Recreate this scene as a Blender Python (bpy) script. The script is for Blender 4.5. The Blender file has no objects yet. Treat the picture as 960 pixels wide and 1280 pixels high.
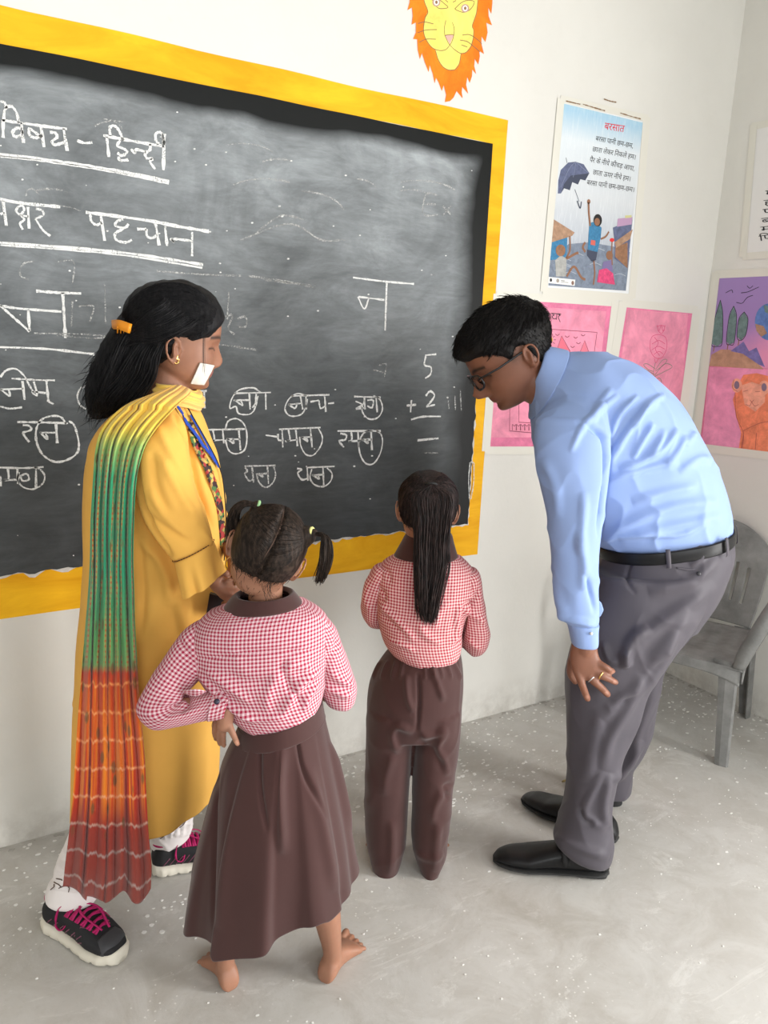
import bpy, bmesh, math, random
import numpy as np
from mathutils import Vector, Matrix, noise as mnoise
random.seed(7); rng = np.random.default_rng(7)
PI = math.pi
scene = bpy.context.scene
col = scene.collection

# ------------------------------------------------------------------ camera
FPX = 974.84
CAM = np.array([-2.95641, -2.25492, 1.5])
CF = np.array([0.50887984, 0.83184092, -0.22154456])
CR = np.array([0.85710222, -0.51355389, 0.0404745])
CU = np.array([0.08010673, 0.21048299, 0.97430992])
cd = bpy.data.cameras.new('camera'); cam = bpy.data.objects.new('camera', cd); col.objects.link(cam)
cd.sensor_fit = 'VERTICAL'; cd.sensor_height = 36.0; cd.lens = 36.0 * FPX / 1280.0
cd.clip_start = 0.05
cam.matrix_world = Matrix(((CR[0], CU[0], -CF[0], CAM[0]), (CR[1], CU[1], -CF[1], CAM[1]), (CR[2], CU[2], -CF[2], CAM[2]), (0, 0, 0, 1)))
scene.camera = cam

# ------------------------------------------------------------------ light
scene.view_settings.view_transform = 'Standard'; scene.view_settings.look = 'None'
scene.view_settings.gamma = 1.0; scene.view_settings.use_curve_mapping = False
scene.view_settings.exposure = -0.50
world = bpy.data.worlds.new('daylight'); scene.world = world; world.use_nodes = True
world.node_tree.nodes['Background'].inputs[0].default_value = (0.80, 0.90, 1.0, 1)
world.node_tree.nodes['Background'].inputs[1].default_value = 1.6

def area(name, loc, target, sx, sy, power, color=(1, 1, 1)):
    ld = bpy.data.lights.new(name, 'AREA'); ld.shape = 'RECTANGLE'; ld.size = sx; ld.size_y = sy
    ld.energy = power; ld.color = color
    o = bpy.data.objects.new(name, ld); col.objects.link(o)
    o.location = loc; o.rotation_euler = (Vector(target) - Vector(loc)).to_track_quat('-Z', 'Y').to_euler()
    return o
# daylight through the door and the window of the right wall and the two windows of the back wall
area('door_daylight', (0.20, -2.75, 1.15), (-3, -2.3, 0.9), 1.2, 2.1, 250, (1.0, 0.985, 0.96))
area('window_daylight_a', (-1.6, -4.72, 1.6), (-1.7, 0, 1.1), 1.5, 1.3, 76, (0.97, 0.985, 1.0))
area('window_daylight_b', (-4.1, -4.72, 1.6), (-3.4, 0, 1.2), 1.5, 1.3, 62, (0.97, 0.985, 1.0))

# ------------------------------------------------------------------ helpers
def pix_ray(x, y):
    return CF * FPX + CR * (x - 480.0) + CU * (640.0 - y)
def on_plane(x, y, ax, v):
    d = pix_ray(x, y); t = (v - CAM[ax]) / d[ax]; return CAM + d * t
def proj(P):
    d = np.asarray(P) - CAM; z = d @ CF
    return np.stack([480 + FPX * (d @ CR) / z, 640 - FPX * (d @ CU) / z], -1), z
FH = np.array([CF[0], CF[1], 0.0]); FH /= np.linalg.norm(FH)      # horizontal, away from the camera
RH = np.array([FH[1], -FH[0], 0.0]); ZU = np.array([0, 0, 1.0])

def prop(o, label=None, cat=None, group=None, kind=None):
    if label: o['label'] = label
    if cat: o['category'] = cat
    if group: o['group'] = group
    if kind: o['kind'] = kind
    return o
def empty(name, loc, label, cat, group=None):
    o = bpy.data.objects.new(name, None); col.objects.link(o); o.location = Vector([float(c) for c in loc]); o.empty_display_size = 0.1
    prop(o, label, cat, group); return o
def link_mesh(name, me, mat, parent=None, smooth=True, **kw):
    o = bpy.data.objects.new(name, me); col.objects.link(o)
    if mat is not None:
        for m_ in (mat if isinstance(mat, (list, tuple)) else [mat]): me.materials.append(m_)
    if smooth: me.polygons.foreach_set('use_smooth', [True] * len(me.polygons))
    if parent is not None:
        o.parent = parent
        o.matrix_parent_inverse = parent_matrix(parent).inverted()
    prop(o, **kw); return o
def parent_matrix(p):
    m = p.matrix_basis.copy()
    if p.parent: m = parent_matrix(p.parent) @ p.matrix_parent_inverse @ m
    return m
def mesh_from(vs, fs, uv=None, name='mesh'):
    me = bpy.data.meshes.new(name); me.from_pydata([tuple(v) for v in np.asarray(vs).tolist()], [], [tuple(f) for f in fs])
    if uv is not None:
        l = me.uv_layers.new(name='UVMap'); li = np.empty(len(me.loops), dtype=np.int32); me.loops.foreach_get('vertex_index', li)
        l.data.foreach_set('uv', np.asarray(uv, dtype=np.float32)[li].ravel())
    me.update(); return me

class MB:
    """collects simple solids into one mesh"""
    def __init__(s): s.v = []; s.f = []; s.mi = []
    def add(s, vs, fs, mi=0):
        n = len(s.v); s.v += [tuple(map(float, q)) for q in vs]; s.f += [tuple(i + n for i in f) for f in fs]; s.mi += [mi] * len(fs)
    def box(s, a, b, mi=0):
        x0, y0, z0 = a; x1, y1, z1 = b
        s.add([(x0, y0, z0), (x1, y0, z0), (x1, y1, z0), (x0, y1, z0), (x0, y0, z1), (x1, y0, z1), (x1, y1, z1), (x0, y1, z1)],
              [(0, 3, 2, 1), (4, 5, 6, 7), (0, 1, 5, 4), (1, 2, 6, 5), (2, 3, 7, 6), (3, 0, 4, 7)], mi)
    def prism(s, pts, n, t, mi=0):
        """polygon pts (3-D, planar) extruded by t along n"""
        k = len(pts); n = np.asarray(n, float); q = [np.asarray(p, float) for p in pts]
        s.add(q + [p + n * t for p in q], [tuple(range(k))[::-1], tuple(range(k, 2 * k))] + [(i, (i + 1) % k, k + (i + 1) % k, k + i) for i in range(k)], mi)
    def tube(s, pts, r, seg=8, mi=0):
        v, f = tube_np(pts, r, seg); s.add(v, f, mi)
    def build(s, name, mat, parent=None, smooth=False, **kw):
        me = bpy.data.meshes.new(name); me.from_pydata(s.v, [], s.f)
        if any(s.mi): me.polygons.foreach_set('material_index', s.mi)
        bm = bmesh.new(); bm.from_mesh(me); bmesh.ops.recalc_face_normals(bm, faces=bm.faces); bm.to_mesh(me); bm.free()
        me.update(); return link_mesh(name, me, mat, parent, smooth, **kw)

def tube_np(pts, r, seg=8, dome=True, flat=1.0, updir=None):
    pts = np.asarray(pts, float); n = len(pts); r = np.broadcast_to(np.asarray(r, float), (n,))
    if dome:
        t0 = pts[0] - pts[1]; t0 /= np.linalg.norm(t0) + 1e-9; t1 = pts[-1] - pts[-2]; t1 /= np.linalg.norm(t1) + 1e-9
        pts = np.vstack([[pts[0] + t0 * r[0] * .85], [pts[0] + t0 * r[0] * .5], pts, [pts[-1] + t1 * r[-1] * .5], [pts[-1] + t1 * r[-1] * .85]])
        r = np.concatenate([[r[0] * .45, r[0] * .85], r, [r[-1] * .85, r[-1] * .45]]); n += 4
    T = np.gradient(pts, axis=0); T /= np.linalg.norm(T, axis=1)[:, None] + 1e-12
    up = np.array([0, 0, 1.0]) if updir is None else np.asarray(updir, float)
    if abs(T[0] @ up) > .9 and updir is None: up = np.array([1.0, 0, 0])
    A = np.cross(T[0], up); A /= np.linalg.norm(A) + 1e-9; V = []
    an = np.arange(seg) * 2 * PI / seg
    for i in range(n):
        A = A - T[i] * (A @ T[i]); A /= np.linalg.norm(A) + 1e-9; B = np.cross(T[i], A)
        V.append(pts[i] + r[i] * (np.cos(an)[:, None] * A + flat * np.sin(an)[:, None] * B))
    V = np.vstack(V); F = []
    for i in range(n - 1):
        for k in range(seg):
            a = i * seg + k; b = i * seg + (k + 1) % seg; F.append((a, b, b + seg, a + seg))
    F.append(tuple(range(seg))[::-1]); F.append(tuple(range((n - 1) * seg, n * seg)))
    return V, F

def catmull(P, n):
    """resample rows of P (k x d) to n rows, smooth"""
    P = np.asarray(P, float); k = len(P)
    if k == 2: return P[0] + (P[1] - P[0]) * np.linspace(0, 1, n)[:, None]
    Q = np.vstack([2 * P[0] - P[1], P, 2 * P[-1] - P[-2]]); out = []
    for t in np.linspace(0, k - 1, n):
        i = min(int(t), k - 2); u = t - i; p0, p1, p2, p3 = Q[i], Q[i + 1], Q[i + 2], Q[i + 3]
        out.append(.5 * (2 * p1 + (p2 - p0) * u + (2 * p0 - 5 * p1 + 4 * p2 - p3) * u * u + (3 * p1 - p0 - 3 * p2 + p3) * u ** 3))
    return np.array(out)

# ------------------------------------------------------------------ materials
def mat(name, rgb=(.5, .5, .5), rough=.6, spec=.4, metal=0.0, **kw):
    m = bpy.data.materials.new(name); m.use_nodes = True
    b = m.node_tree.nodes['Principled BSDF']; b.inputs['Base Color'].default_value = (*rgb, 1)
    b.inputs['Roughness'].default_value = rough; b.inputs['Specular IOR Level'].default_value = spec; b.inputs['Metallic'].default_value = metal
    for k, v in kw.items(): b.inputs[k.replace('_', ' ')].default_value = v
    return m
class NT:
    def __init__(s, m): s.t = m.node_tree; s.b = s.t.nodes['Principled BSDF']; s.L = s.t.links
    def n(s, typ, **kw):
        q = s.t.nodes.new(typ)
        for k, v in kw.items():
            if k.startswith('i_'): q.inputs[int(k[2:]) if k[2:].isdigit() else k[2:]].default_value = v
            else: setattr(q, k, v)
        return q
    def link(s, a, b): s.L.new(a, b)
    def noise(s, scale, detail=4, rough=.5, vec=None, dist=0.0):
        q = s.n('ShaderNodeTexNoise'); q.inputs['Scale'].default_value = scale; q.inputs['Detail'].default_value = detail
        q.inputs['Roughness'].default_value = rough; q.inputs['Distortion'].default_value = dist
        if vec is not None: s.link(vec, q.inputs['Vector'])
        return q.outputs['Fac']
    def geo(s): return s.n('ShaderNodeNewGeometry').outputs['Position']
    def obj(s): return s.n('ShaderNodeTexCoord').outputs['Object']
    def uv(s): return s.n('ShaderNodeTexCoord').outputs['UV']
    def mapv(s, vec, scale=(1, 1, 1), loc=(0, 0, 0), rot=(0, 0, 0)):
        q = s.n('ShaderNodeMapping'); q.inputs['Scale'].default_value = scale; q.inputs['Location'].default_value = loc; q.inputs['Rotation'].default_value = rot
        s.link(vec, q.inputs['Vector']); return q.outputs[0]
    def sep(s, vec):
        q = s.n('ShaderNodeSeparateXYZ'); s.link(vec, q.inputs[0]); return q.outputs
    def val(s, x, node_in):
        if isinstance(x, (int, float)): node_in.default_value = x
        else: s.link(x, node_in)
    def math(s, op, a, b=0.0, c=None, clamp=False):
        q = s.n('ShaderNodeMath', operation=op, use_clamp=clamp); s.val(a, q.inputs[0]); s.val(b, q.inputs[1])
        if c is not None: s.val(c, q.inputs[2])
        return q.outputs[0]
    def ramp(s, fac, stops, interp='LINEAR'):
        q = s.n('ShaderNodeValToRGB'); s.link(fac, q.inputs[0]); e = q.color_ramp.elements; q.color_ramp.interpolation = interp
        while len(e) < len(stops): e.new(0.5)
        for i, (p, c) in enumerate(stops):
            e[i].position = p; e[i].color = (c, c, c, 1) if isinstance(c, (int, float)) else (*c, 1)
        return q.outputs[0]
    def mix(s, fac, a, b, blend='MIX'):
        q = s.n('ShaderNodeMix', data_type='RGBA', blend_type=blend)
        s.val(fac, q.inputs[0])
        for x, i in ((a, 6), (b, 7)):
            if isinstance(x, tuple): q.inputs[i].default_value = (*x, 1)
            else: s.link(x, q.inputs[i])
        return q.outputs[2]
    def bump(s, h, strength=.3, dist=.01, prev=None):
        q = s.n('ShaderNodeBump'); q.inputs['Strength'].default_value = strength; q.inputs['Distance'].default_value = dist
        s.link(h, q.inputs['Height'])
        if prev is not None: s.link(prev, q.inputs['Normal'])
        s.link(q.outputs[0], s.b.inputs['Normal']); return q.outputs[0]
    def color(s, c): s.link(c, s.b.inputs['Base Color'])
    def rough(s, c): s.link(c, s.b.inputs['Roughness'])

# ------------------------------------------------------------------ loft / union / cloth helpers
def loft(rings, nv=40, nu=48, caps=True, uvscale=None):
    """rings: rows (C3, A3, B3, n) -> closed surface. A, B: half axes; n: superellipse exponent"""
    R = np.array([np.concatenate([r[0], r[1], r[2], [r[3]]]) for r in rings]); R = catmull(R, nv)
    t = np.arange(nu) * 2 * PI / nu; c, s_ = np.cos(t), np.sin(t); V = []
    for row in R:
        e = 2.0 / row[9]; cc = np.sign(c) * np.abs(c) ** e; ss = np.sign(s_) * np.abs(s_) ** e
        V.append(row[0:3] + cc[:, None] * row[3:6] + ss[:, None] * row[6:9])
    V = np.vstack(V); F = []
    for i in range(nv - 1):
        for k in range(nu):
            a = i * nu + k; b = i * nu + (k + 1) % nu; F.append((a, b, b + nu, a + nu))
    if caps:
        V = np.vstack([V, [R[0, :3]], [R[-1, :3]]]); n0 = nv * nu
        for k in range(nu):
            F.append(((k + 1) % nu, k, n0)); F.append(((nv - 1) * nu + k, (nv - 1) * nu + (k + 1) % nu, n0 + 1))
    return V, F
def loft_uv(rings, nv, nu, radius, u0=0.0, colw=1.0):
    """metric uv for a loft, measured from the column facing the camera (seam on the far side)"""
    R = np.array([np.concatenate([r[0], r[1], r[2], [r[3]]]) for r in rings]); R = catmull(R, nv)
    t = np.linspace(0, 2 * PI, nu + 1) + u0; c, s_ = np.cos(t), np.sin(t); V = []
    for i, row in enumerate(R):
        e = 2.0 / row[9]; cc = np.sign(c) * np.abs(c) ** e; ss = np.sign(s_) * np.abs(s_) ** e
        V.append(row[0:3] + cc[:, None] * row[3:6] + ss[:, None] * row[6:9])
    V = np.array(V); dv = np.linalg.norm(np.diff(V, axis=0), axis=2); dv = colw * dv + (1 - colw) * dv.mean(1, keepdims=True)
    vv = np.vstack([np.zeros((1, nu + 1)), np.cumsum(dv, 0)]); vv -= vv[nv // 2]
    du = np.linalg.norm(np.diff(V, axis=1), axis=2); uu = np.hstack([np.zeros((nv, 1)), np.cumsum(du, 1)]); uu -= uu[:, nu // 2][:, None]
    if colw < 1: uu = uu / (du.sum(1)[:, None]) * 2 * PI * radius
    UV = np.stack([uu, vv], 2).reshape(-1, 2); V = V.reshape(-1, 3); m = nu + 1; F = []
    for i in range(nv - 1):
        for k in range(nu):
            a = i * m + k; F.append((a, a + 1, a + 1 + m, a + m))
    return V, F, UV
def merge(parts):
    V = []; F = []; n = 0
    for p in parts:
        v, f = p[0], p[1]; V.append(np.asarray(v, float)); F += [tuple(i + n for i in q) for q in f]; n += len(v)
    return np.vstack(V), F
def union(parts, voxel, smooth=3, lam=.5):
    """closed parts -> one continuous surface (numpy verts, faces)"""
    v, f = merge(parts); me = mesh_from(v, f); o = bpy.data.objects.new('tmp', me); col.objects.link(o)
    bm = bmesh.new(); bm.from_mesh(me); bmesh.ops.recalc_face_normals(bm, faces=bm.faces); bm.to_mesh(me); bm.free()
    md = o.modifiers.new('r', 'REMESH'); md.mode = 'VOXEL'; md.voxel_size = voxel; md.adaptivity = 0
    dg = bpy.context.evaluated_depsgraph_get(); e = o.evaluated_get(dg); m2 = bpy.data.meshes.new_from_object(e)
    bpy.data.objects.remove(o); bpy.data.meshes.remove(me)
    if smooth: lap(m2, smooth, lam)
    return m2
def get_co(me):
    a = np.empty(len(me.vertices) * 3); me.vertices.foreach_get('co', a); return a.reshape(-1, 3)
def set_co(me, a):
    me.vertices.foreach_set('co', np.ascontiguousarray(a).ravel()); me.update()
def get_no(me):
    a = np.empty(len(me.vertices) * 3); me.vertices.foreach_get('normal', a); return a.reshape(-1, 3)
def lap_co(co, ed, it, lam=.5, mask=None):
    n = len(co); deg = np.bincount(ed.ravel(), minlength=n).astype(float)[:, None]; deg[deg == 0] = 1
    for _ in range(it):
        s_ = np.stack([np.bincount(ed[:, 0], co[ed[:, 1], k], n) + np.bincount(ed[:, 1], co[ed[:, 0], k], n) for k in range(3)], 1)
        d = s_ / deg - co
        co = co + lam * d * (1 if mask is None else mask[:, None])
    return co
def edges(me):
    a = np.empty(len(me.edges) * 2, dtype=np.int32); me.edges.foreach_get('vertices', a); return a.reshape(-1, 2)
def lap(me, it, lam=.5): set_co(me, lap_co(get_co(me), edges(me), it, lam))

def seg_dist(p, line):
    """distance of 2-D points to a polyline, and the parameter along it 0..1"""
    best = np.full(len(p), 1e9); par = np.zeros(len(p)); L = np.asarray(line, float)
    ln = np.concatenate([[0], np.cumsum(np.linalg.norm(np.diff(L, axis=0), axis=1))])
    for i in range(len(L) - 1):
        a, b = L[i], L[i + 1]; d = b - a; t = np.clip(((p - a) @ d) / (d @ d + 1e-9), 0, 1)
        dist = np.linalg.norm(p - (a + t[:, None] * d), axis=1); m = dist < best
        best[m] = dist[m]; par[m] = (ln[i] + t[m] * (ln[i + 1] - ln[i])) / ln[-1]
    return best, par
def crease(me, folds, front=0.0, gain=1.7):
    """folds: (polyline in photograph pixels, width px, height m): ridges (+) or valleys (-) on the near side of a cloth"""
    co = get_co(me); no = get_no(me); px, dep = proj(co); vd = co - CAM; vd /= np.linalg.norm(vd, axis=1)[:, None]
    facing = -(no * vd).sum(1); w = np.clip((facing - front) * 3, 0, 1); disp = np.zeros(len(co))
    for line, wid, h in folds:
        L = catmull(line, max(8, 3 * len(line))) if len(line) > 2 else np.asarray(line, float)
        lo = L.min(0) - 3 * wid; hi = L.max(0) + 3 * wid
        m = np.where((px > lo).all(1) & (px < hi).all(1) & (w > 0))[0]
        if not len(m): continue
        d, t = seg_dist(px[m], L); q = d / wid
        disp[m] += gain * h * np.exp(-q * q) * np.clip(np.minimum(t, 1 - t) * 5, 0, 1) ** .7
    set_co(me, co + no * (disp * w)[:, None])
def vnoise(co, scale, seed=0):
    co = np.asarray(co) * scale + seed * 13.7
    return np.array([mnoise.noise(Vector(c)) for c in co.tolist()])
def wrinkle(me, amp, scale=(9, 9, 9), seed=0, ridge=True):
    co = get_co(me); no = get_no(me); n = vnoise(co * np.asarray(scale), 1.0, seed)
    if ridge: n = (1 - np.abs(n) * 2.2) ** 3
    set_co(me, co + no * (amp * n)[:, None])
# ------------------------------------------------------------------ room shell
m_wall = mat('cream_distemper', (.80, .785, .74), .75, .25); q = NT(m_wall); g = q.geo()
a_ = q.noise(1.3, 5, .6, g); b_ = q.noise(14, 6, .7, g); c_ = q.mix(q.ramp(a_, [(.35, 0), (.7, 1)]), (.715, .70, .655), (.775, .762, .715))
c_ = q.mix(q.math('MULTIPLY', q.ramp(b_, [(.55, 0), (.8, 1)]), .22), c_, (.66, .64, .59))
z_ = q.sep(g)[2]; foot = q.math('MULTIPLY', q.ramp(z_, [(0.0, 1), (.16, 0)]), q.ramp(b_, [(.35, 0), (.6, 1)]))
c_ = q.mix(q.math('MULTIPLY', foot, .55), c_, (.42, .39, .35))
sc_ = q.noise(3.5, 8, .75, q.mapv(g, (1, 1, 3.2)), 1.5); c_ = q.mix(q.math('MULTIPLY', q.ramp(sc_, [(.66, 0), (.72, 1)]), .25), c_, (.58, .56, .52))
q.color(c_); q.bump(q.math('ADD', q.noise(5, 5, .6, g), q.math('MULTIPLY', q.noise(90, 4, .6, g), .12)), .22, .012)

m_floor = mat('worn_cement', (.5, .49, .47), .55, .35); q = NT(m_floor); g = q.geo()
n1 = q.noise(1.1, 6, .65, g, .6); n2 = q.noise(6, 8, .7, g, 1.0); n3 = q.noise(45, 5, .7, g)
c_ = q.mix(q.ramp(n1, [(.3, 0), (.7, 1)]), (.41, .385, .345), (.57, .56, .535))
c_ = q.mix(q.math('MULTIPLY', q.ramp(n2, [(.42, 0), (.62, 1)]), .55), c_, (.60, .59, .565))
c_ = q.mix(q.math('MULTIPLY', q.ramp(n3, [(.55, 0), (.75, 1)]), .30), c_, (.36, .33, .28))
vo = q.n('ShaderNodeTexVoronoi', feature='DISTANCE_TO_EDGE'); vo.inputs['Scale'].default_value = .55
q.link(q.mapv(g, (1, 1, 1), (0.3, 0.1, 0), (0, 0, .5)), vo.inputs['Vector'])
sp = q.n('ShaderNodeTexVoronoi'); sp.inputs['Scale'].default_value = 55; q.link(g, sp.inputs['Vector'])
spk = q.math('MULTIPLY', q.ramp(sp.outputs['Distance'], [(.10, 1), (.16, 0)]), q.ramp(q.noise(3.0, 4, .6, g), [(.5, 0), (.62, 1)]))
c_ = q.mix(q.math('MULTIPLY', spk, .7), c_, (.82, .81, .78))
sc_ = q.noise(2.2, 9, .8, q.mapv(g, (1, 2.2, 1), (0, 0, 0), (0, 0, .7)), 2.5)
c_ = q.mix(q.math('MULTIPLY', q.ramp(sc_, [(.56, 0), (.62, 1), (.68, 0)]), .38), c_, (.72, .71, .68))
q.color(c_); q.rough(q.ramp(n2, [(.3, .42), (.7, .62)]))
q.bump(q.math('ADD', q.math('MULTIPLY', n2, .6), q.math('MULTIPLY', n3, .35)), .25, .008)

m_ceil = mat('grey_ceiling', (.52, .52, .50), .8); m_back = mat('dull_back_wall', (.50, .48, .43), .8); m_side = mat('dull_side_wall', (.62, .60, .55), .8)  # unseen ceiling and walls, colours lowered to cut the bounced fill light
XL, YB, ZT, TH = -5.6, -4.6, 3.1, .22
def wall_mesh(name, segs, m):
    b = MB()
    for s_ in segs: b.box(*s_)
    return b.build(name, m, kind='structure')
wall_mesh('floor', [((XL - TH, YB - TH, -.12), (TH, TH, 0))], m_floor)
wall_mesh('ceiling', [((XL - TH, YB - TH, ZT), (TH, TH, ZT + .14))], m_ceil)
wall_mesh('wall_front', [((XL - TH, 0, 0), (TH, TH, ZT))], m_wall)
wall_mesh('wall_left', [((XL - TH, YB, 0), (XL, 0, ZT))], m_side)
D0, D1, DH = -3.45, -2.15, 2.15
wall_mesh('wall_right', [((0, D1, 0), (TH, 0, ZT)), ((0, YB, 0), (TH, D0, ZT)), ((0, D0, DH), (TH, D1, ZT))], m_wall)
WZ0, WZ1 = .95, 2.3; wins = [(-2.4, -.8), (-4.9, -3.3)]
wall_mesh('wall_back', [((XL - TH, YB - TH, 0), (TH, YB, WZ0)), ((XL - TH, YB - TH, WZ1), (TH, YB, ZT)), ((wins[0][1], YB - TH, WZ0), (TH, YB, WZ1)),
                        ((wins[1][1], YB - TH, WZ0), (wins[0][0], YB, WZ1)), ((XL - TH, YB - TH, WZ0), (wins[1][0], YB, WZ1))], m_back)
m_blue_frame = mat('painted_frame', (.20, .22, .24), .5)
for i, (x0, x1) in enumerate(wins):
    b = MB(); y0, y1 = YB - .16, YB - .10
    for a, c in (((x0, WZ0), (x0 + .05, WZ1)), ((x1 - .05, WZ0), (x1, WZ1)), ((x0, WZ0), (x1, WZ0 + .05)), ((x0, WZ1 - .05), (x1, WZ1))):
        b.box((a[0], y0, a[1]), (c[0], y1, c[1]))
    fr = b.build('window_%d' % (i + 1), m_blue_frame, kind='structure')
    for k in range(7):
        xx = x0 + (x1 - x0) * (k + 1) / 8; c = MB(); c.tube([(xx, YB - .13, WZ0 + .03), (xx, YB - .13, WZ1 - .03)], .007, 8)
        c.build('window_bar', m_blue_frame, fr, True)
b = MB(); b.box((.06, D0, 0), (.13, D0 + .06, DH)); b.box((.06, D1 - .06, 0), (.13, D1, DH)); b.box((.06, D0, DH - .06), (.13, D1, DH))
b.build('door_1', m_blue_frame, kind='structure')

# ------------------------------------------------------------------ flat print helpers (paint, paper, chalk on a wall)
from mathutils.geometry import tessellate_polygon
class Plane:
    def __init__(s, ax, sign): s.ax = ax; s.n = np.zeros(3); s.n[ax] = sign
    def at(s, x, y, off=0.0): return on_plane(x, y, s.ax, 0.0) + s.n * off
FRONT = Plane(1, -1.0); RIGHT = Plane(0, -1.0)
flat_mats = {}
def flat_mat(rgb, rough=.75, tex=None):
    k = (rgb, rough, tex)
    if k not in flat_mats:
        m = mat('print_%d' % len(flat_mats), rgb, rough, .2)
        if tex:
            q = NT(m); n_ = q.noise(tex, 5, .7, q.geo(), .5)
            q.color(q.mix(q.ramp(n_, [(.35, 0), (.65, 1)]), tuple(c * .80 for c in rgb), tuple(min(1, c * 1.18) for c in rgb)))
        flat_mats[k] = m
    return flat_mats[k]
class Flat:
    """several coloured shapes on a wall collected into one mesh, thin but solid"""
    def __init__(s, plane, crop=(0, 0, 1)): s.p = plane; s.c = crop; s.mb = MB(); s.mats = []
    def px(s, q): return (s.c[0] + q[0] / s.c[2], s.c[1] + q[1] / s.c[2])
    def mi(s, m):
        if m not in s.mats: s.mats.append(m)
        return s.mats.index(m)
    def poly(s, pts, m, off=.001, th=.0004):
        P = [s.p.at(*s.px(q), off) for q in pts]; i0 = s.mi(m)
        tri = tessellate_polygon([[Vector(p) for p in P]]); k = len(P); n = s.p.n
        s.mb.add([p for p in P] + [p - n * th for p in P], [tuple(t) for t in tri] + [tuple(i + k for i in t[::-1]) for t in tri] + [(i, (i + 1) % k, k + (i + 1) % k, k + i) for i in range(k)], i0)
    def stroke(s, pts, w, m, off=.0016, closed=False, sm=True, jit=0.0, th=.0003):
        """w in photograph pixels"""
        pts = [s.px(q) for q in pts]
        if closed: pts = pts + [pts[0]]
        if sm and len(pts) > 2: pts = catmull(pts, max(6, 5 * len(pts)))
        else: pts = catmull(np.array(pts, float), max(2, 3 * len(pts))) if jit else np.array(pts, float)
        P = np.array([s.p.at(x, y, off) for x, y in pts]); i0 = s.mi(m)
        T = np.gradient(P, axis=0); T /= np.linalg.norm(T, axis=1)[:, None] + 1e-12; W = np.cross(T, s.p.n)
        z = (P - CAM) @ CF; hw = w / 2 * z / FPX
        if jit: hw = hw * (1 + rng.uniform(-jit, jit, len(hw)))
        A = P + W * hw[:, None]; B = P - W * hw[:, None]; k = len(P); V = np.vstack([A, B, A - s.p.n * th, B - s.p.n * th]); F = []
        for i in range(k - 1): F += [(i, i + 1, k + i + 1, k + i), (2 * k + i, 3 * k + i, 3 * k + i + 1, 2 * k + i + 1), (i, 2 * k + i, 2 * k + i + 1, i + 1), (k + i, k + i + 1, 3 * k + i + 1, 3 * k + i)]
        s.mb.add(V, F, i0)
    def ell(s, cx, cy, rx, ry, m, off=.001, rot=0, a0=0, a1=360, n=24):
        an = np.radians(np.linspace(a0, a1, n, endpoint=(a1 - a0) < 360)); c, d = math.cos(math.radians(rot)), math.sin(math.radians(rot))
        return s.poly([(cx + rx * math.cos(a) * c - ry * math.sin(a) * d, cy + rx * math.cos(a) * d + ry * math.sin(a) * c) for a in an], m, off)
    def text(s, txt, a, b, h, m, off=.0012):
        """text between baseline points a and b, letter height h (crop pixels)"""
        cu = bpy.data.curves.new('t', 'FONT'); cu.body = txt; cu.size = 1.0; cu.resolution_u = 2
        o = bpy.data.objects.new('t', cu); col.objects.link(o); dg = bpy.context.evaluated_depsgraph_get()
        me = bpy.data.meshes.new_from_object(o.evaluated_get(dg)); bpy.data.objects.remove(o)
        if not len(me.vertices): return
        co = get_co(me); x0, x1 = co[:, 0].min(), co[:, 0].max(); ux = (co[:, 0] - x0) / (x1 - x0)
        a = np.array(a, float); b = np.array(b, float); d = b - a; up = np.array([d[1], -d[0]]); up = up / np.linalg.norm(up) * h
        P = a + ux[:, None] * d + (co[:, 1] / .62)[:, None] * np.array([-abs(up[0]) if up[0] < 0 else up[0], up[1]])
        s.mb.add([s.p.at(*s.px(p), off) for p in P], [tuple(f.vertices) for f in me.polygons], s.mi(m)); bpy.data.meshes.remove(me)
    def build(s, name, parent=None, **kw):
        if not s.mb.v: return None
        me = bpy.data.meshes.new(name); me.from_pydata(s.mb.v, [], s.mb.f); me.polygons.foreach_set('material_index', s.mb.mi); me.update()
        return link_mesh(name, me, s.mats, parent, False, **kw)

# ------------------------------------------------------------------ blackboard
bb = empty('blackboard', (-2.75, 0, .70), 'large black wall board with a mustard yellow border and chalk Hindi words', 'blackboard')
m_yel = mat('yellow_border_paint', (.90, .48, .012), .6, .15); q = NT(m_yel); g = q.geo()
q.color(q.mix(q.ramp(q.noise(3, 6, .65, q.mapv(g, (1, 1, 4)), .8), [(.35, 0), (.7, 1)]), (.78, .36, .008), (.98, .55, .02)))
q.bump(q.noise(30, 5, .6, g), .15, .004)
BX0, BX1, BZ0, BZ1 = -4.45, -1.154, .700, 2.222
def wavy(a, b, n, amp, axis, seed):
    out = []
    for i in range(n + 1):
        t = i / n; p = [a[0] + (b[0] - a[0]) * t, a[1] + (b[1] - a[1]) * t]
        p[axis] += amp * mnoise.noise(Vector((t * n * .22, seed, 0))); out.append(p)
    return out
outer = wavy((BX0, BZ0), (BX1, BZ0), 40, .007, 1, 1)[:-1] + wavy((BX1, BZ0), (BX1 + .002, BZ1), 18, .003, 0, 2)[:-1] + wavy((BX1 + .002, BZ1), (BX0, BZ1), 40, .009, 1, 3)[:-1] + wavy((BX0, BZ1), (BX0, BZ0), 18, .005, 0, 4)[:-1]
def slab(name, pts, y, th, m, parent):
    tri = tessellate_polygon([[Vector((p[0], 0, p[1])) for p in pts]]); k = len(pts)
    V = [(p[0], y, p[1]) for p in pts] + [(p[0], y + th, p[1]) for p in pts]
    b = MB(); b.add(V, [tuple(t) for t in tri] + [tuple(i + k for i in t) for t in tri] + [(i, (i + 1) % k, k + (i + 1) % k, k + i) for i in range(k)])
    return b.build(name, m, parent)
slab('painted_border', outer, -.0022, .0018, m_yel, bb)
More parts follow.
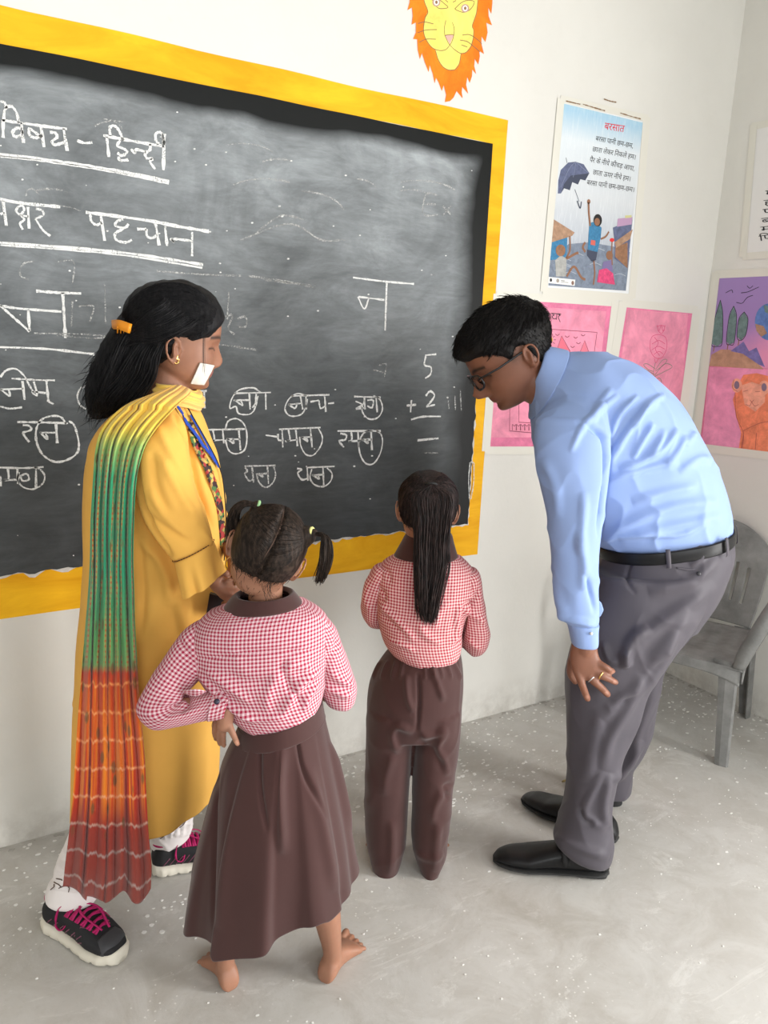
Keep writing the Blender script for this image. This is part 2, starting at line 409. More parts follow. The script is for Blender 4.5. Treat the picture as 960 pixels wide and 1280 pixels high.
IX0, IX1, IZ0, IZ1 = -4.36, -1.213, .824, 2.139
def jag(a, b, n, amp, axis, seed, thr=0.0):
    r_ = random.Random(seed); out = []
    for i in range(n + 1):
        t = i / n; p = [a[0] + (b[0] - a[0]) * t, a[1] + (b[1] - a[1]) * t]
        p[axis] += amp * max(-.25, mnoise.noise(Vector((t * n * .35, seed, 0))) * 1.4 - thr) + r_.uniform(-.15, .15) * amp; out.append(p)
    return out
def ring(e, amp_b, amp_r, s0):
    return jag((IX0 - e, IZ0 - e), (IX1 + e, IZ0 - e), 220, -amp_b, 1, s0)[:-1] + jag((IX1 + e, IZ0 - e), (IX1 + e, IZ0 + .45), 40, amp_r, 0, s0 + 1)[:-1] + jag((IX1 + e * .3, IZ0 + .45), (IX1 + e * .3, IZ1), 30, .0015, 0, s0 + 2)[:-1] + wavy((IX1, IZ1), (IX0, IZ1), 60, .004, 1, s0 + 3)[:-1] + [[IX0, IZ1]]
m_plas = mat('broken_plaster', (.72, .69, .63), .9); q = NT(m_plas); q.color(q.mix(q.noise(60, 4, .6, q.geo()), (.45, .42, .38), (.85, .83, .79)))
slab('chipped_plaster_edge', ring(.0045, .016, .010, 21), -.0035, .0028, m_plas, bb)
m_blk = mat('black_cement', (.03, .032, .033), .5, .14); q = NT(m_blk); g = q.geo(); s_ = q.sep(g)
dz = q.ramp(q.math('SUBTRACT', IZ1, q.math('ADD', s_[2], q.math('MULTIPLY', q.noise(2.3, 3, .5, g), .085))), [(-.0, 0), (.035, 1)])
dx = q.ramp(q.math('SUBTRACT', IX1, q.math('ADD', s_[0], q.math('MULTIPLY', q.noise(4, 3, .5, g), .10))), [(.0, 0), (.09, 1)])
inner = q.math('MULTIPLY', dz, dx)
hi = q.ramp(s_[2], [(.8, .16), (1.35, .32), (2.1, .95)])      # the wiped chalk tone gets paler towards the top
hi.node.color_ramp.elements[0].position = 0; zz = q.math('DIVIDE', q.math('SUBTRACT', s_[2], .8), 1.35)
hi = q.ramp(zz, [(0, .10), (.35, .26), (.65, .70), (1, 1.0)])
st = q.noise(2.2, 7, .62, q.mapv(g, (1, 1, 1.4), (0, 0, 0), (0, .5, 0)), 1.6); st2 = q.noise(1.0, 3, .5, g, .4); st3 = q.noise(26, 4, .6, q.mapv(g, (.25, 1, 2.2)), .3)
dust = q.math('MULTIPLY', q.math('MULTIPLY', q.math('ADD', q.math('MULTIPLY', q.ramp(st, [(.30, .25), (.72, 1)]), .65), q.math('MULTIPLY', q.ramp(st2, [(.3, .1), (.75, 1)]), .55)), hi), inner)
rub = q.noise(3.2, 9, .72, q.mapv(g, (1, 1, 2.4), (3, 0, 1), (0, .35, 0)), 2.4)
dust = q.math('MULTIPLY', dust, q.math('ADD', .84, q.math('MULTIPLY', q.ramp(rub, [(.40, 0), (.66, 1)]), .36)))
fine = q.noise(60, 4, .7, q.mapv(g, (.35, 1, 1.6)), .3); dust = q.math('MULTIPLY', dust, q.math('ADD', .75, q.math('MULTIPLY', fine, .5)))
dust = q.math('ADD', dust, q.math('MULTIPLY', q.math('MULTIPLY', st3, inner), .09))
q.color(q.mix(dust, (.010, .011, .011), (.40, .43, .45)))
q.rough(q.ramp(dust, [(0, .38), (.5, .6)])); q.bump(q.noise(70, 5, .6, g), .12, .003)
slab('black_panel', ring(0, .008, .007, 41), -.0062, .005, m_blk, bb)

# chalk: strokes traced word by word
def chalk_mat(name, c, lo):
    m = mat(name, (c, c, c * .98), .9, .1); q = NT(m); n_ = q.noise(330, 3, .7, q.geo()); n2 = q.noise(38, 3, .6, q.geo())
    a = q.ramp(q.math('ADD', q.math('MULTIPLY', n_, .7), q.math('MULTIPLY', n2, .3)), [(lo - .06, 0), (lo + .06, 1)])
    q.link(a, q.b.inputs['Alpha']); return m
mc = chalk_mat('chalk', .80, .41); mc2 = chalk_mat('thin_chalk', .66, .46); mc3 = chalk_mat('rubbed_chalk', .55, .53)
def chalk(name, crop, strokes, w=3.0, m=None, label=None):
    f = Flat(FRONT, crop)
    for s_ in strokes:
        ww = w
        if isinstance(s_, tuple): ww, s_ = s_
        f.stroke(s_, ww, m or mc, off=.0072, jit=.35)
    return f.build(name, bb, label=label, kind='stuff' if name == 'rubbed_chalk_mark' else None)
A = (0, 100, 3.4286)
chalk('chalk_word', A, [(3.4, [(12, 175), (12, 250)]), [(14, 180), (20, 130), (45, 115), (68, 140), (80, 188)], [(0, 95), (18, 100), (26, 125)], [(8, 175), (100, 188), (200, 202), (285, 212)],
    [(92, 212), (70, 208), (52, 228), (65, 246), (90, 236), (94, 216)], (3.4, [(90, 185), (99, 272)]), [(124, 206), (124, 236), (150, 250), (180, 240)], [(128, 212), (150, 228), (178, 248)], (3.4, [(174, 204), (187, 290)]),
    [(212, 226), (236, 230), (242, 248), (222, 264), (232, 280), (272, 270)], (3.6, [(270, 210), (286, 306)])], 3.2)
chalk('chalk_dash', A, [[(328, 262), (360, 272), (393, 270)]], 3.2)
chalk('chalk_word', A, [(3.4, [(455, 245), (464, 332)]), [(470, 242), (468, 208), (486, 198), (508, 220), (525, 262)], (3.4, [(440, 240), (520, 255), (610, 272), (700, 286)]),
    [(512, 262), (500, 284), (530, 298), (542, 312), (520, 326), (500, 314)], [(505, 330), (512, 346), (548, 344)], [(558, 298), (574, 312), (582, 300), (622, 310)],
    [(640, 276), (640, 300), (620, 316), (626, 336), (650, 340), (640, 352), (662, 384)], [(700, 280), (694, 240), (682, 226), (664, 234), (666, 262), (678, 278)], (4.0, [(700, 232), (697, 388)])], 3.2)
chalk('chalk_underline', A, [(3.2, [(-40, 316), (0, 322), (140, 336), (300, 358), (450, 382), (600, 410), (722, 436)]), (2.2, [(0, 330), (140, 344), (300, 366), (450, 390), (600, 420), (720, 446)])])
chalk('chalk_word', A, [(3.6, [(-30, 508), (0, 513), (100, 530), (256, 545)]), [(0, 576), (18, 570)], (3.2, [(12, 520), (26, 626)]), [(76, 545), (94, 540), (102, 558), (84, 578), (68, 562), (76, 545)],
    [(85, 578), (102, 600), (84, 616), (96, 642)], [(92, 582), (120, 586)], (3.2, [(118, 545), (123, 638)]), [(152, 552), (178, 560), (184, 580), (150, 596)], [(150, 596), (182, 644), (214, 670)]], 2.6)
chalk('chalk_arc', A, [[(110, 500), (116, 476), (140, 468), (166, 492)]], 1.6, mc3)
chalk('chalk_word', A, [(3.8, [(365, 568), (500, 585), (640, 605), (770, 630), (892, 650)]), [(385, 575), (388, 604), (410, 622), (434, 612)], (3.2, [(430, 585), (446, 690)]),
    [(525, 598), (500, 606), (492, 626), (532, 634), (548, 618)], [(528, 638), (492, 658), (496, 686), (536, 697), (562, 686)], [(585, 640), (624, 640)], [(624, 640), (628, 670), (650, 678), (670, 664)],
    (3.4, [(664, 618), (679, 710)]), (3.4, [(704, 628), (713, 712)]), [(726, 680), (744, 696), (738, 682), (816, 690)], (3.2, [(820, 652), (820, 756)])], 3.0)
chalk('chalk_underline', (0, 0, 1), [(3.0, [(-12, 302), (0, 303.5), (125, 313), (190, 321), (253, 331)]), (2.2, [(0, 306.5), (125, 316), (190, 324.5), (252, 335)])])
B = (0, 320, 4.264)
chalk('chalk_letter', B, [(3.0, [(190, 187), (300, 195), (430, 200)]), [(0, 264), (100, 280), (326, 297)], [(-40, 235), (0, 265), (60, 318), (156, 402)], (3.0, [(148, 286), (156, 400)]), (3.8, [(332, 195), (338, 300), (346, 437)])], 3.0)
chalk('chalk_underline', B, [(3.0, [(-40, 482), (0, 485), (250, 495), (500, 523)])])
chalk('rubbed_chalk_mark', B, [[(176, 30), (130, 38), (104, 75), (112, 110), (152, 126)], [(305, 32), (390, 32), (383, 150)], [(383, 240), (378, 375)], [(418, 268), (495, 270), (475, 352)], [(180, 412), (400, 415), (590, 428)], [(300, 420), (480, 438), (590, 430)], [(555, 150), (560, 360)]], 1.8, mc3)
chalk('chalk_word', B, [[(0, 645), (30, 610), (80, 600), (125, 635), (150, 680)], [(0, 800), (50, 812), (116, 805)], [(60, 652), (200, 660), (290, 662)], [(0, 708), (50, 745), (45, 712)], [(0, 710), (120, 706)], (2.8, [(118, 665), (129, 765)]),
    [(178, 668), (196, 740), (170, 722), (246, 730)], (2.8, [(245, 665), (256, 775)]), [(256, 775), (284, 788)], [(150, 680), (180, 730)]], 2.2, mc)
chalk('chalk_word', B, [[(90, 883), (220, 885), (360, 890)], [(120, 900), (152, 903), (164, 924), (118, 940)], [(118, 940), (132, 962), (154, 990)], [(210, 936), (250, 975), (240, 940)], [(210, 940), (296, 940)], (2.8, [(296, 895), (303, 996)])], 2.4)
chalk('chalk_ring', B, [[(365, 878), (395, 905), (418, 1000), (402, 1055), (340, 1090), (280, 1092), (222, 1052), (192, 985), (192, 920), (218, 872), (268, 852), (320, 856), (350, 892)]], 2.4)
chalk('chalk_word', B, [[(-30, 1124), (120, 1128), (230, 1122)], [(40, 1130), (44, 1185), (16, 1192), (90, 1190)], (2.6, [(90, 1130), (96, 1212)]), [(104, 1172), (140, 1158), (152, 1188), (120, 1196), (106, 1172)], (2.4, [(190, 1130), (190, 1232)]), [(0, 1170), (4, 1225)]], 2.2)
chalk('chalk_ring', B, [[(100, 1150), (92, 1190), (120, 1228), (175, 1240), (224, 1212), (236, 1170), (212, 1135), (180, 1122)]], 2.0)
chalk('chalk_arc', B, [[(460, 690), (424, 708), (410, 750), (424, 792), (456, 815)]], 2.0, mc2)
C_ = (250, 440, 2.743)
chalk('chalk_numeral', C_, [[(768, 11), (806, 7)], [(770, 14), (766, 44), (788, 52), (786, 76), (768, 90)]], 2.0)
chalk('chalk_plus', C_, [[(705, 183), (737, 180)], [(721, 164), (718, 206)]], 2.4)
chalk('chalk_numeral', C_, [[(770, 150), (785, 134), (800, 148), (786, 172), (774, 186), (802, 180)]], 2.4)
chalk('chalk_underline', C_, [[(720, 231), (760, 221), (822, 220)]], 2.2)
chalk('chalk_dash', C_, [[(742, 302), (814, 295)]], 2.4)
chalk('rubbed_chalk_mark', C_, [[(765, 345), (812, 345)], [(845, 150), (850, 195)], [(870, 150), (872, 198)], [(888, 128), (892, 200)], [(610, 45), (635, 42), (628, 85)], [(590, 60), (625, 70)]], 1.6, mc3)
def word(st, ring_=None, w=2.1, m=None, crop=C_):
    chalk('chalk_word', crop, st, w, m)
    if ring_: chalk('chalk_ring', crop, [ring_], 1.8, m)
word([[(115, 141), (240, 138)], [(115, 163), (142, 182), (138, 166)], [(112, 165), (166, 164)], [(166, 140), (169, 196)], [(190, 143), (186, 178), (176, 190)], [(222, 139), (223, 197)]],
     [(204, 137), (178, 122), (130, 130), (106, 160), (100, 192), (120, 186), (130, 210), (168, 212), (186, 190), (196, 150)])
word([[(310, 150), (440, 146)], [(300, 178), (322, 192), (330, 176)], [(300, 180), (346, 175)], [(341, 150), (349, 196)], [(360, 148), (361, 196)], [(375, 170), (404, 165)], [(404, 166), (410, 192), (427, 184)], [(424, 150), (428, 205)], [(436, 176), (456, 174)]],
     [(358, 148), (330, 142), (302, 160), (288, 195), (306, 218), (342, 214), (360, 188), (364, 160)])
word([[(525, 152), (615, 155)], [(530, 168), (552, 180), (532, 194), (562, 190)], [(560, 155), (562, 196)], [(570, 165), (590, 165), (586, 190), (570, 184)], [(600, 155), (604, 206)]],
     [(560, 165), (552, 200), (574, 228), (606, 224), (622, 194), (612, 160), (590, 150)])
word([[(-8, 266), (60, 265), (156, 263)], [(42, 268), (46, 300), (28, 303), (76, 300)], [(75, 266), (79, 312)], [(90, 296), (112, 312), (110, 296)], [(88, 298), (136, 298)], [(130, 264), (136, 336)]],
     [(84, 265), (94, 236), (124, 228), (150, 250), (158, 290), (150, 334), (120, 348), (96, 336), (84, 300)])
word([[(268, 264), (410, 258)], [(222, 284), (264, 290)], [(264, 280), (266, 300), (280, 302)], [(278, 262), (281, 326)], [(300, 264), (305, 300), (290, 304), (330, 300)], [(325, 262), (331, 322)], [(345, 290), (366, 306), (360, 290)], [(345, 292), (380, 290)], [(375, 260), (381, 326)]],
     [(402, 260), (416, 290), (410, 322), (386, 352), (360, 350), (343, 322), (338, 290)])
word([[(468, 270), (616, 270)], [(478, 278), (498, 284), (494, 300), (474, 304), (490, 326)], [(515, 273), (517, 300), (506, 305), (546, 303)], [(538, 271), (541, 326)], [(552, 298), (572, 312), (568, 298)], [(550, 300), (586, 299)], [(583, 270), (586, 336)]],
     [(592, 267), (560, 275), (542, 310), (546, 350), (564, 380), (590, 382), (612, 352), (622, 312), (618, 284), (602, 268)], 2.3)
word([[(150, 390), (256, 388)], [(152, 395), (160, 408), (150, 416), (165, 440), (180, 434)], [(175, 391), (181, 446)], [(195, 416), (214, 428), (208, 416)], [(193, 417), (231, 415)], [(228, 389), (232, 451)]],
     [(250, 391), (256, 420), (246, 448), (222, 463), (200, 446), (190, 415)], 1.9, mc2)
word([[(365, 395), (458, 391)], [(330, 398), (346, 402), (332, 414), (346, 436), (366, 432)], [(364, 394), (367, 440)], [(382, 420), (406, 434), (400, 420)], [(380, 421), (421, 419)], [(418, 392), (421, 456)]],
     [(380, 400), (374, 430), (390, 454), (420, 460), (444, 442), (449, 415), (432, 396)])
W_ = (0, 340, 2.781)
word([[(640, 412), (716, 413)], [(648, 420), (664, 428), (660, 442), (646, 450), (668, 466)], [(682, 426), (700, 438), (692, 460), (672, 456), (680, 444)], [(707, 414), (709, 473)]], None, 2.2, None, W_)
chalk('chalk_letter', (0, 0, 1), [(2.2, [(440, 347), (480, 352), (516, 355)]), (2.2, [(482, 353), (480, 413)]), [(446, 371), (454, 386), (460, 372)], [(447, 371), (479, 375)]], 2.0)
chalk('rubbed_chalk_mark', (0, 0, 1), [[(545, 244), (531, 243), (528, 268), (546, 269)], [(530, 255), (543, 256)], [(552, 258), (562, 268)], [(562, 257), (552, 270)], [(280, 396), (290, 394), (284, 410), (292, 418)], [(296, 398), (306, 396), (306, 408), (297, 408)],
    [(195, 339), (250, 343), (300, 345)], [(310, 345), (350, 351), (393, 358)], [(330, 350), (360, 354), (393, 359)], [(270, 430), (320, 437)], [(285, 365), (283, 400)], [(300, 300), (360, 280), (400, 300), (430, 300)], [(320, 290), (350, 270), (380, 275)]], 2.2, mc3)
chalk('rubbed_chalk_mark', (440, 560, 4.57), [[(668, 80), (660, 180), (664, 288)], [(690, 82), (672, 78)], [(690, 85), (688, 200), (672, 290)]], 1.5, mc2)
# wiped swirls of chalk dust, upper middle
f = Flat(FRONT)
r_ = random.Random(5)
for k in range(14):
    cx, cy = r_.uniform(60, 560), r_.uniform(90, 330); cy = max(cy, 135 + cx * .23); a0 = r_.uniform(-2.6, -1.2); rr = r_.uniform(20, 60); n_ = 7
    if cx > 540: continue
    f.stroke([(cx + rr * math.cos(a0 + .22 * i), cy + .5 * rr * math.sin(a0 + .22 * i)) for i in range(n_)], r_.uniform(1, 2.2), mc3, off=.0068, jit=.6)
f.build('wiped_chalk_swirls', bb, kind='stuff')
f = Flat(FRONT)
for k in range(90):
    cx, cy = r_.uniform(0, 590), r_.uniform(120, 700)
    if cy < 90 + cx * .2 or cy > 720 - cx * .12: continue
    s_ = r_.uniform(.7, 1.7); f.ell(cx, cy, s_, s_ * .7, mc, .0073, 0, 0, 360, 7)
f.build('chalk_specks', bb, kind='stuff')

# ------------------------------------------------------------------ papers on the walls
ink = flat_mat((.03, .03, .035)); m_tape = mat('yellowed_tape', (.74, .72, .645), .4, .3)
def tapes(plane, c4, w, parent, crop=(0, 0, 1)):
    """clear tape strips around the four edges; c4 = corners TL TR BR BL in photograph px"""
    c = [np.array(p, float) for p in c4]; mid = sum(c) / 4
    for i in range(4):
        a, b = c[i], c[(i + 1) % 4]; d = (b - a) / np.linalg.norm(b - a); n_ = np.array([d[1], -d[0]])
        if n_ @ (mid - a) > 0: n_ = -n_
        f = Flat(plane); e = d * w * .55
        f.poly([tuple(a - e - n_ * w * .25), tuple(b + e - n_ * w * .25), tuple(b + e + n_ * w), tuple(a - e + n_ * w)], m_tape, .0022 + .0003 * i); f.build('tape_strip', parent)
def sheet(plane, c4, m, parent, name='paper', off=.0012):
    f = Flat(plane); f.poly(c4, m, off, .0008); return f.build(name, parent)

# lion cut-out
ln = empty('paper_lion', on_plane(562, 124, 1, 0), 'orange and yellow cut-out lion face high on the wall above the board corner', 'wall decoration')
L = (490, 0, 6.4); m_or = flat_mat((.93, .23, .015), .7, 12); m_ye = flat_mat((.96, .80, .18), .7, 9); m_edge = flat_mat((.80, .20, .12))
right = [(800, -60), (800, 30), (792, 108), (768, 60), (770, 130), (797, 202), (752, 182), (762, 260), (745, 335), (715, 290), (712, 350), (733, 432), (695, 405), (700, 450), (688, 515), (660, 470), (655, 530), (670, 590), (640, 555), (637, 610), (620, 662), (600, 615), (590, 680), (607, 748), (560, 695), (555, 740), (563, 785), (515, 728), (490, 780), (462, 808)]
left = [(422, 817), (432, 760), (412, 680), (398, 728), (372, 660), (350, 620), (340, 665), (325, 590), (300, 520), (292, 575), (262, 500), (238, 425), (222, 472), (205, 400), (200, 315), (168, 312), (190, 260), (190, 180), (156, 197), (165, 130), (158, 60), (122, 82), (140, 20), (140, -60)]
f = Flat(FRONT, L); pts = right + left
top = [(150, -120), (190, -90), (200, -170), (260, -130), (290, -220), (350, -160), (400, -240), (450, -170), (520, -245), (560, -170), (630, -220), (660, -140), (730, -170), (740, -100), (790, -110)]
f.poly(pts + top, m_or, .0012, .0008); f.build('mane', ln)
f = Flat(FRONT, L); f.stroke(pts + top, .55, m_edge, .0014, closed=True, sm=False); f.build('mane_outline', ln)
f = Flat(FRONT, L)
f.poly([(345, 400), (365, 470), (400, 530), (450, 560), (500, 555), (535, 510), (550, 420), (460, 340)], m_ye, .0015)
f.poly([(255, -80), (252, 0), (285, 95), (258, 150), (250, 240), (262, 300), (290, 350), (330, 390), (385, 406), (425, 400), (458, 362), (490, 395), (545, 427), (590, 420), (628, 370), (648, 300), (650, 250), (640, 205), (675, 110), (685, 0), (660, -90), (560, -140), (380, -140)], m_ye, .0016)
f.build('lion_face', ln)
m_br = flat_mat((.30, .16, .08)); m_pk = flat_mat((.75, .45, .38)); f = Flat(FRONT, L)
f.poly([(420, 285), (450, 280), (490, 285), (460, 355)], m_pk, .0019)
for s_ in [[(420, 285), (450, 280), (490, 285), (460, 358), (420, 285)], [(460, 362), (430, 396), (385, 406), (330, 390), (290, 350), (258, 290), (250, 230), (262, 145), (285, 95), (255, 10), (258, -60)], [(460, 362), (500, 400), (555, 430), (600, 412), (630, 370), (648, 300), (650, 240), (640, 205), (672, 110), (685, 0)],
           [(345, 405), (368, 480), (410, 540), (460, 562), (505, 555), (535, 510), (550, 430)], [(428, 165), (416, 230), (420, 285)], [(480, 180), (495, 230), (492, 285)], [(205, 190), (260, 178), (328, 192)], [(200, 265), (270, 242), (356, 238)], [(215, 340), (270, 315), (348, 315)],
           [(560, 282), (620, 280), (690, 325), (715, 355)], [(542, 322), (600, 335), (660, 380), (700, 415)], [(552, 360), (600, 378)], [(320, 0), (345, 45), (380, 70), (445, 62), (415, 30), (380, 0)], [(500, 72), (550, 25), (600, 5), (655, 15), (630, 70), (575, 100), (520, 85), (500, 72)], [(425, 0), (445, 20)], [(485, 20), (510, 5)]]:
    f.stroke(s_, .8, m_br, .002)
for cx, cy in ((352, 20), (582, 68)):
    f.ell(cx, cy, 32, 34, flat_mat((.55, .35, .28)), .0021); f.ell(cx, cy, 20, 24, flat_mat((.92, .88, .80)), .0023); f.ell(cx, cy, 10, 14, m_br, .0025)
f.build('drawn_features', ln)

# rain poem poster
rp = empty('rain_poster', on_plane(735, 365, 1, 0), 'printed poem poster with an umbrella over children in the rain, above the pink sheets', 'poster')
c4 = [(703, 127), (805, 150), (787, 369), (682, 361)]
sheet(FRONT, c4, flat_mat((.80, .82, .83)), rp); tapes(FRONT, c4, 7, rp)
S = (670, 120, 4.92)
f = Flat(FRONT, S); m_tear = flat_mat((.25, .15, .08))
for s_ in ([(180, 32), (230, 44), (268, 52)], [(285, 52), (350, 72), (420, 92)], [(515, 106), (580, 126), (640, 142)], [(415, 20), (450, 32), (490, 40)]): f.stroke(s_, 1.2, m_tear, .0036, jit=.5)
f.build('torn_tape_edge', rp, kind='stuff')
m_sky = mat('poster_sky', (.6, .72, .8), .6); q = NT(m_sky); g = q.geo(); zz = q.sep(g)[2]
t_ = q.ramp(q.math('DIVIDE', q.math('SUBTRACT', zz, 1.68), .62), [(0, (.34, .38, .46)), (.3, (.48, .52, .58)), (.55, (.66, .69, .72)), (.85, (.72, .78, .82)), (1, (.38, .60, .76))])
rn = q.noise(60, 4, .7, q.mapv(g, (3, 1, .25), (0, 0, 0), (0, .35, 0))); q.color(q.mix(q.math('MULTIPLY', q.ramp(rn, [(.5, 0), (.65, 1)]), .3), t_, (.85, .88, .9)))
f = Flat(FRONT, S); f.poly([(158, 45), (655, 165), (550, 1198), (75, 1165)], m_sky, .0018); f.build('printed_sky', rp)
f = Flat(FRONT, S); red = flat_mat((.75, .03, .05))
f.text('बरसात', (415, 205), (538, 224), 40, red, .0024); f.build('poem_title', rp)
for tx, a, b in (('बरसा पानी छम-छम,', (362, 275), (592, 322)), ('छाता लेकर िनकले हम।', (342, 340), (606, 392)), ('पैर के नीचे कीचड़ आया,', (325, 405), (600, 462)), ('छाता ऊपर नीचे हम।', (345, 482), (574, 525)), ('बरसा पानी छम-छम-छम।', (308, 545), (598, 592))):
    f = Flat(FRONT, S); f.text(tx, a, b, 28, ink, .0024); f.build('poem_line', rp)
dk = flat_mat((.07, .08, .12)); um = flat_mat((.13, .15, .25), .7, 60); um2 = flat_mat((.22, .25, .36)); f = Flat(FRONT, S)
f.poly([(132, 600), (135, 520), (150, 455), (195, 410), (240, 405), (290, 420), (325, 475), (300, 520), (270, 500), (255, 540), (220, 520), (205, 575), (170, 560), (150, 600)], um, .0024)
f.poly([(150, 600), (170, 540), (210, 490), (325, 475), (300, 520), (270, 512), (255, 545), (220, 530), (205, 580), (170, 568)], dk, .0027)
f.stroke([(240, 405), (200, 450), (150, 560)], .7, um2, .003); f.stroke([(240, 405), (280, 440), (320, 475)], .7, um2, .003); f.stroke([(240, 405), (235, 460), (225, 500)], .7, um2, .003)
f.stroke([(182, 380), (188, 412)], .8, dk, .0026); f.stroke([(236, 575), (262, 650)], .7, dk, .0026); f.stroke([(250, 645), (268, 690), (276, 650)], 1.6, dk, .0028); f.build('umbrella_picture', rp)
brn = flat_mat((.32, .17, .10), .7, 60); brn2 = flat_mat((.42, .26, .17), .7, 60); blu = flat_mat((.06, .22, .40), .7, 80); wat = flat_mat((.22, .26, .33), .8, 45); skn = flat_mat((.30, .15, .09)); hr = flat_mat((.03, .03, .03)); pkk = flat_mat((.70, .08, .20), .7, 70)
f = Flat(FRONT, S); f.poly([(80, 1000), (200, 910), (330, 900), (470, 925), (575, 960), (550, 1198), (75, 1165)], wat, .0021)
for k in range(22):
    x0 = r_.uniform(90, 480); y0 = r_.uniform(940, 1170); f.stroke([(x0, y0), (x0 + 35, y0 - 8), (x0 + 70, y0 + 6)], .55, um2 if k % 2 else flat_mat((.5, .54, .6)), .0023)
f.build('printed_water', rp)
f = Flat(FRONT, S); f.poly([(100, 755), (235, 840), (220, 860), (95, 900)], brn2, .0026); f.poly([(90, 900), (190, 870), (185, 1000), (80, 1010)], blu, .0025)
f.build('printed_hut', rp); f = Flat(FRONT, S); f.poly([(470, 810), (590, 760), (575, 900), (560, 1060), (480, 1000), (480, 900)], um, .0025); f.poly([(480, 900), (592, 820), (575, 880), (490, 935)], brn2, .0028); f.poly([(485, 930), (560, 900), (560, 1060), (484, 990)], brn, .0027); f.poly([(500, 755), (590, 745), (585, 790), (495, 805)], flat_mat((.50, .32, .48)), .0028)
f.poly([(545, 735), (585, 733), (584, 748), (545, 752)], flat_mat((.62, .60, .30)), .0029)
f.build('printed_hut', rp)
f = Flat(FRONT, S)
f.poly([(325, 785), (345, 775), (375, 790), (400, 810), (395, 870), (375, 960), (315, 945), (320, 850)], blu, .0030); f.poly([(335, 885), (362, 890), (360, 920), (332, 915)], flat_mat((.65, .15, .12)), .0032)
f.stroke([(330, 800), (322, 720), (320, 655)], 3.0, skn, .0031); f.ell(321, 650, 10, 15, skn, .0031); f.ell(376, 765, 26, 38, hr, .0031); f.ell(372, 775, 17, 24, skn, .0033)
f.stroke([(395, 880), (425, 865), (445, 835)], 2.4, skn, .0031); f.poly([(310, 945), (375, 960), (365, 1010), (340, 1020), (310, 980)], dk, .0030); f.stroke([(352, 1010), (358, 1090), (350, 1160)], 2.4, skn, .0030); f.stroke([(300, 900), (285, 930), (300, 960)], 3, skn, .0029)
f.poly([(385, 1070), (430, 1060), (470, 1090), (482, 1160), (440, 1155), (372, 1145)], pkk, .0031); f.poly([(410, 1020), (460, 1010), (470, 1080), (400, 1080)], flat_mat((.22, .18, .35)), .0030); f.ell(448, 980, 20, 28, skn, .0032); f.stroke([(465, 1040), (462, 960), (465, 890)], 2.0, skn, .0031); f.ell(464, 886, 14, 12, flat_mat((.7, .05, .05)), .0032)
f.ell(148, 950, 30, 36, brn, .0031); f.poly([(115, 1010), (150, 980), (185, 1000), (180, 1110), (120, 1110)], flat_mat((.42, .42, .40), .7, 50), .0030); f.stroke([(180, 1000), (205, 950), (205, 860)], 2.4, skn, .0031); f.stroke([(185, 1000), (240, 970), (258, 965)], 3, skn, .0031)
f.stroke([(185, 1110), (230, 1050), (275, 1115), (300, 1130)], 3, skn, .0031); f.build('printed_children', rp)
f = Flat(FRONT, S); f.poly([(72, 1112), (238, 1130), (234, 1168), (70, 1150)], flat_mat((.85, .85, .83)), .0031); f.ell(88, 1132, 7, 11, ink, .0034); f.ell(130, 1136, 9, 12, flat_mat((.4, .35, .3)), .0034); f.ell(222, 1150, 8, 13, flat_mat((.25, .15, .12)), .0034); f.stroke([(150, 1135), (172, 1137)], .6, ink, .0034); f.stroke([(150, 1143), (195, 1148)], .4, ink, .0034)
f.build('printed_emblems', rp)

# pink house sheet
m_pink = flat_mat((.83, .30, .42), .75, 7); m_pinkd = flat_mat((.78, .22, .37), .75, 9)
hp = empty('house_drawing', on_plane(680, 560, 1, 0), 'pink sheet with a drawn house, sun and hills behind the man\'s head', 'poster')
c4 = [(624, 372), (766, 381), (745, 560), (610, 560)]; T_ = (600, 360, 3.4286)
sheet(FRONT, c4, m_pinkd, hp); tapes(FRONT, c4, 8, hp)
f = Flat(FRONT, T_); f.poly([(78, 70), (540, 100), (480, 640), (42, 640)], m_pink, .0017); f.build('inner_sheet', hp)
f = Flat(FRONT, T_); f.text('मेरा', (95, 118), (195, 128), 26, ink, .0024)
for s_ in [[(203, 98), (290, 107)], [(212, 99), (213, 130)], [(228, 103), (229, 118), (240, 120)], [(240, 104), (238, 126)], [(243, 106), (240, 116), (256, 120)], [(258, 104), (256, 130)], [(266, 106), (264, 130)], [(272, 108), (280, 112), (270, 120), (280, 134)], [(288, 107), (285, 134)], [(302, 108), (346, 112)], [(308, 112), (316, 116), (308, 122), (314, 132), (326, 130)], [(328, 111), (325, 136)], [(334, 113), (342, 117), (334, 124), (342, 146)]]: f.stroke(s_, .9, ink, .0024)
f.build('written_title', hp)
f = Flat(FRONT, T_); ml = flat_mat((.30, .08, .12))
f.stroke([(130, 165), (500, 190)], .7, ml, .0022); f.stroke([(500, 190), (440, 620)], .7, ml, .0022); f.stroke([(440, 640), (125, 612)], .9, ml, .0022); f.stroke([(125, 612), (130, 165)], .7, ml, .0022)
f.poly([(325, 275), (348, 205), (385, 272)], flat_mat((.80, .18, .25)), .0021); f.stroke([(325, 275), (348, 205), (385, 272)], .8, ml, .0024, sm=False); f.poly([(425, 280), (447, 225), (470, 290)], flat_mat((.80, .22, .30)), .0021); f.stroke([(425, 280), (447, 225), (470, 290)], .7, ml, .0024, sm=False)
f.ell(297, 222, 13, 15, flat_mat((.85, .45, .05)), .0024)
for k in range(10): a = k * PI / 5; f.stroke([(297 + 17 * math.cos(a), 222 + 18 * math.sin(a)), (297 + 27 * math.cos(a), 222 + 28 * math.sin(a))], .7, ml, .0024)
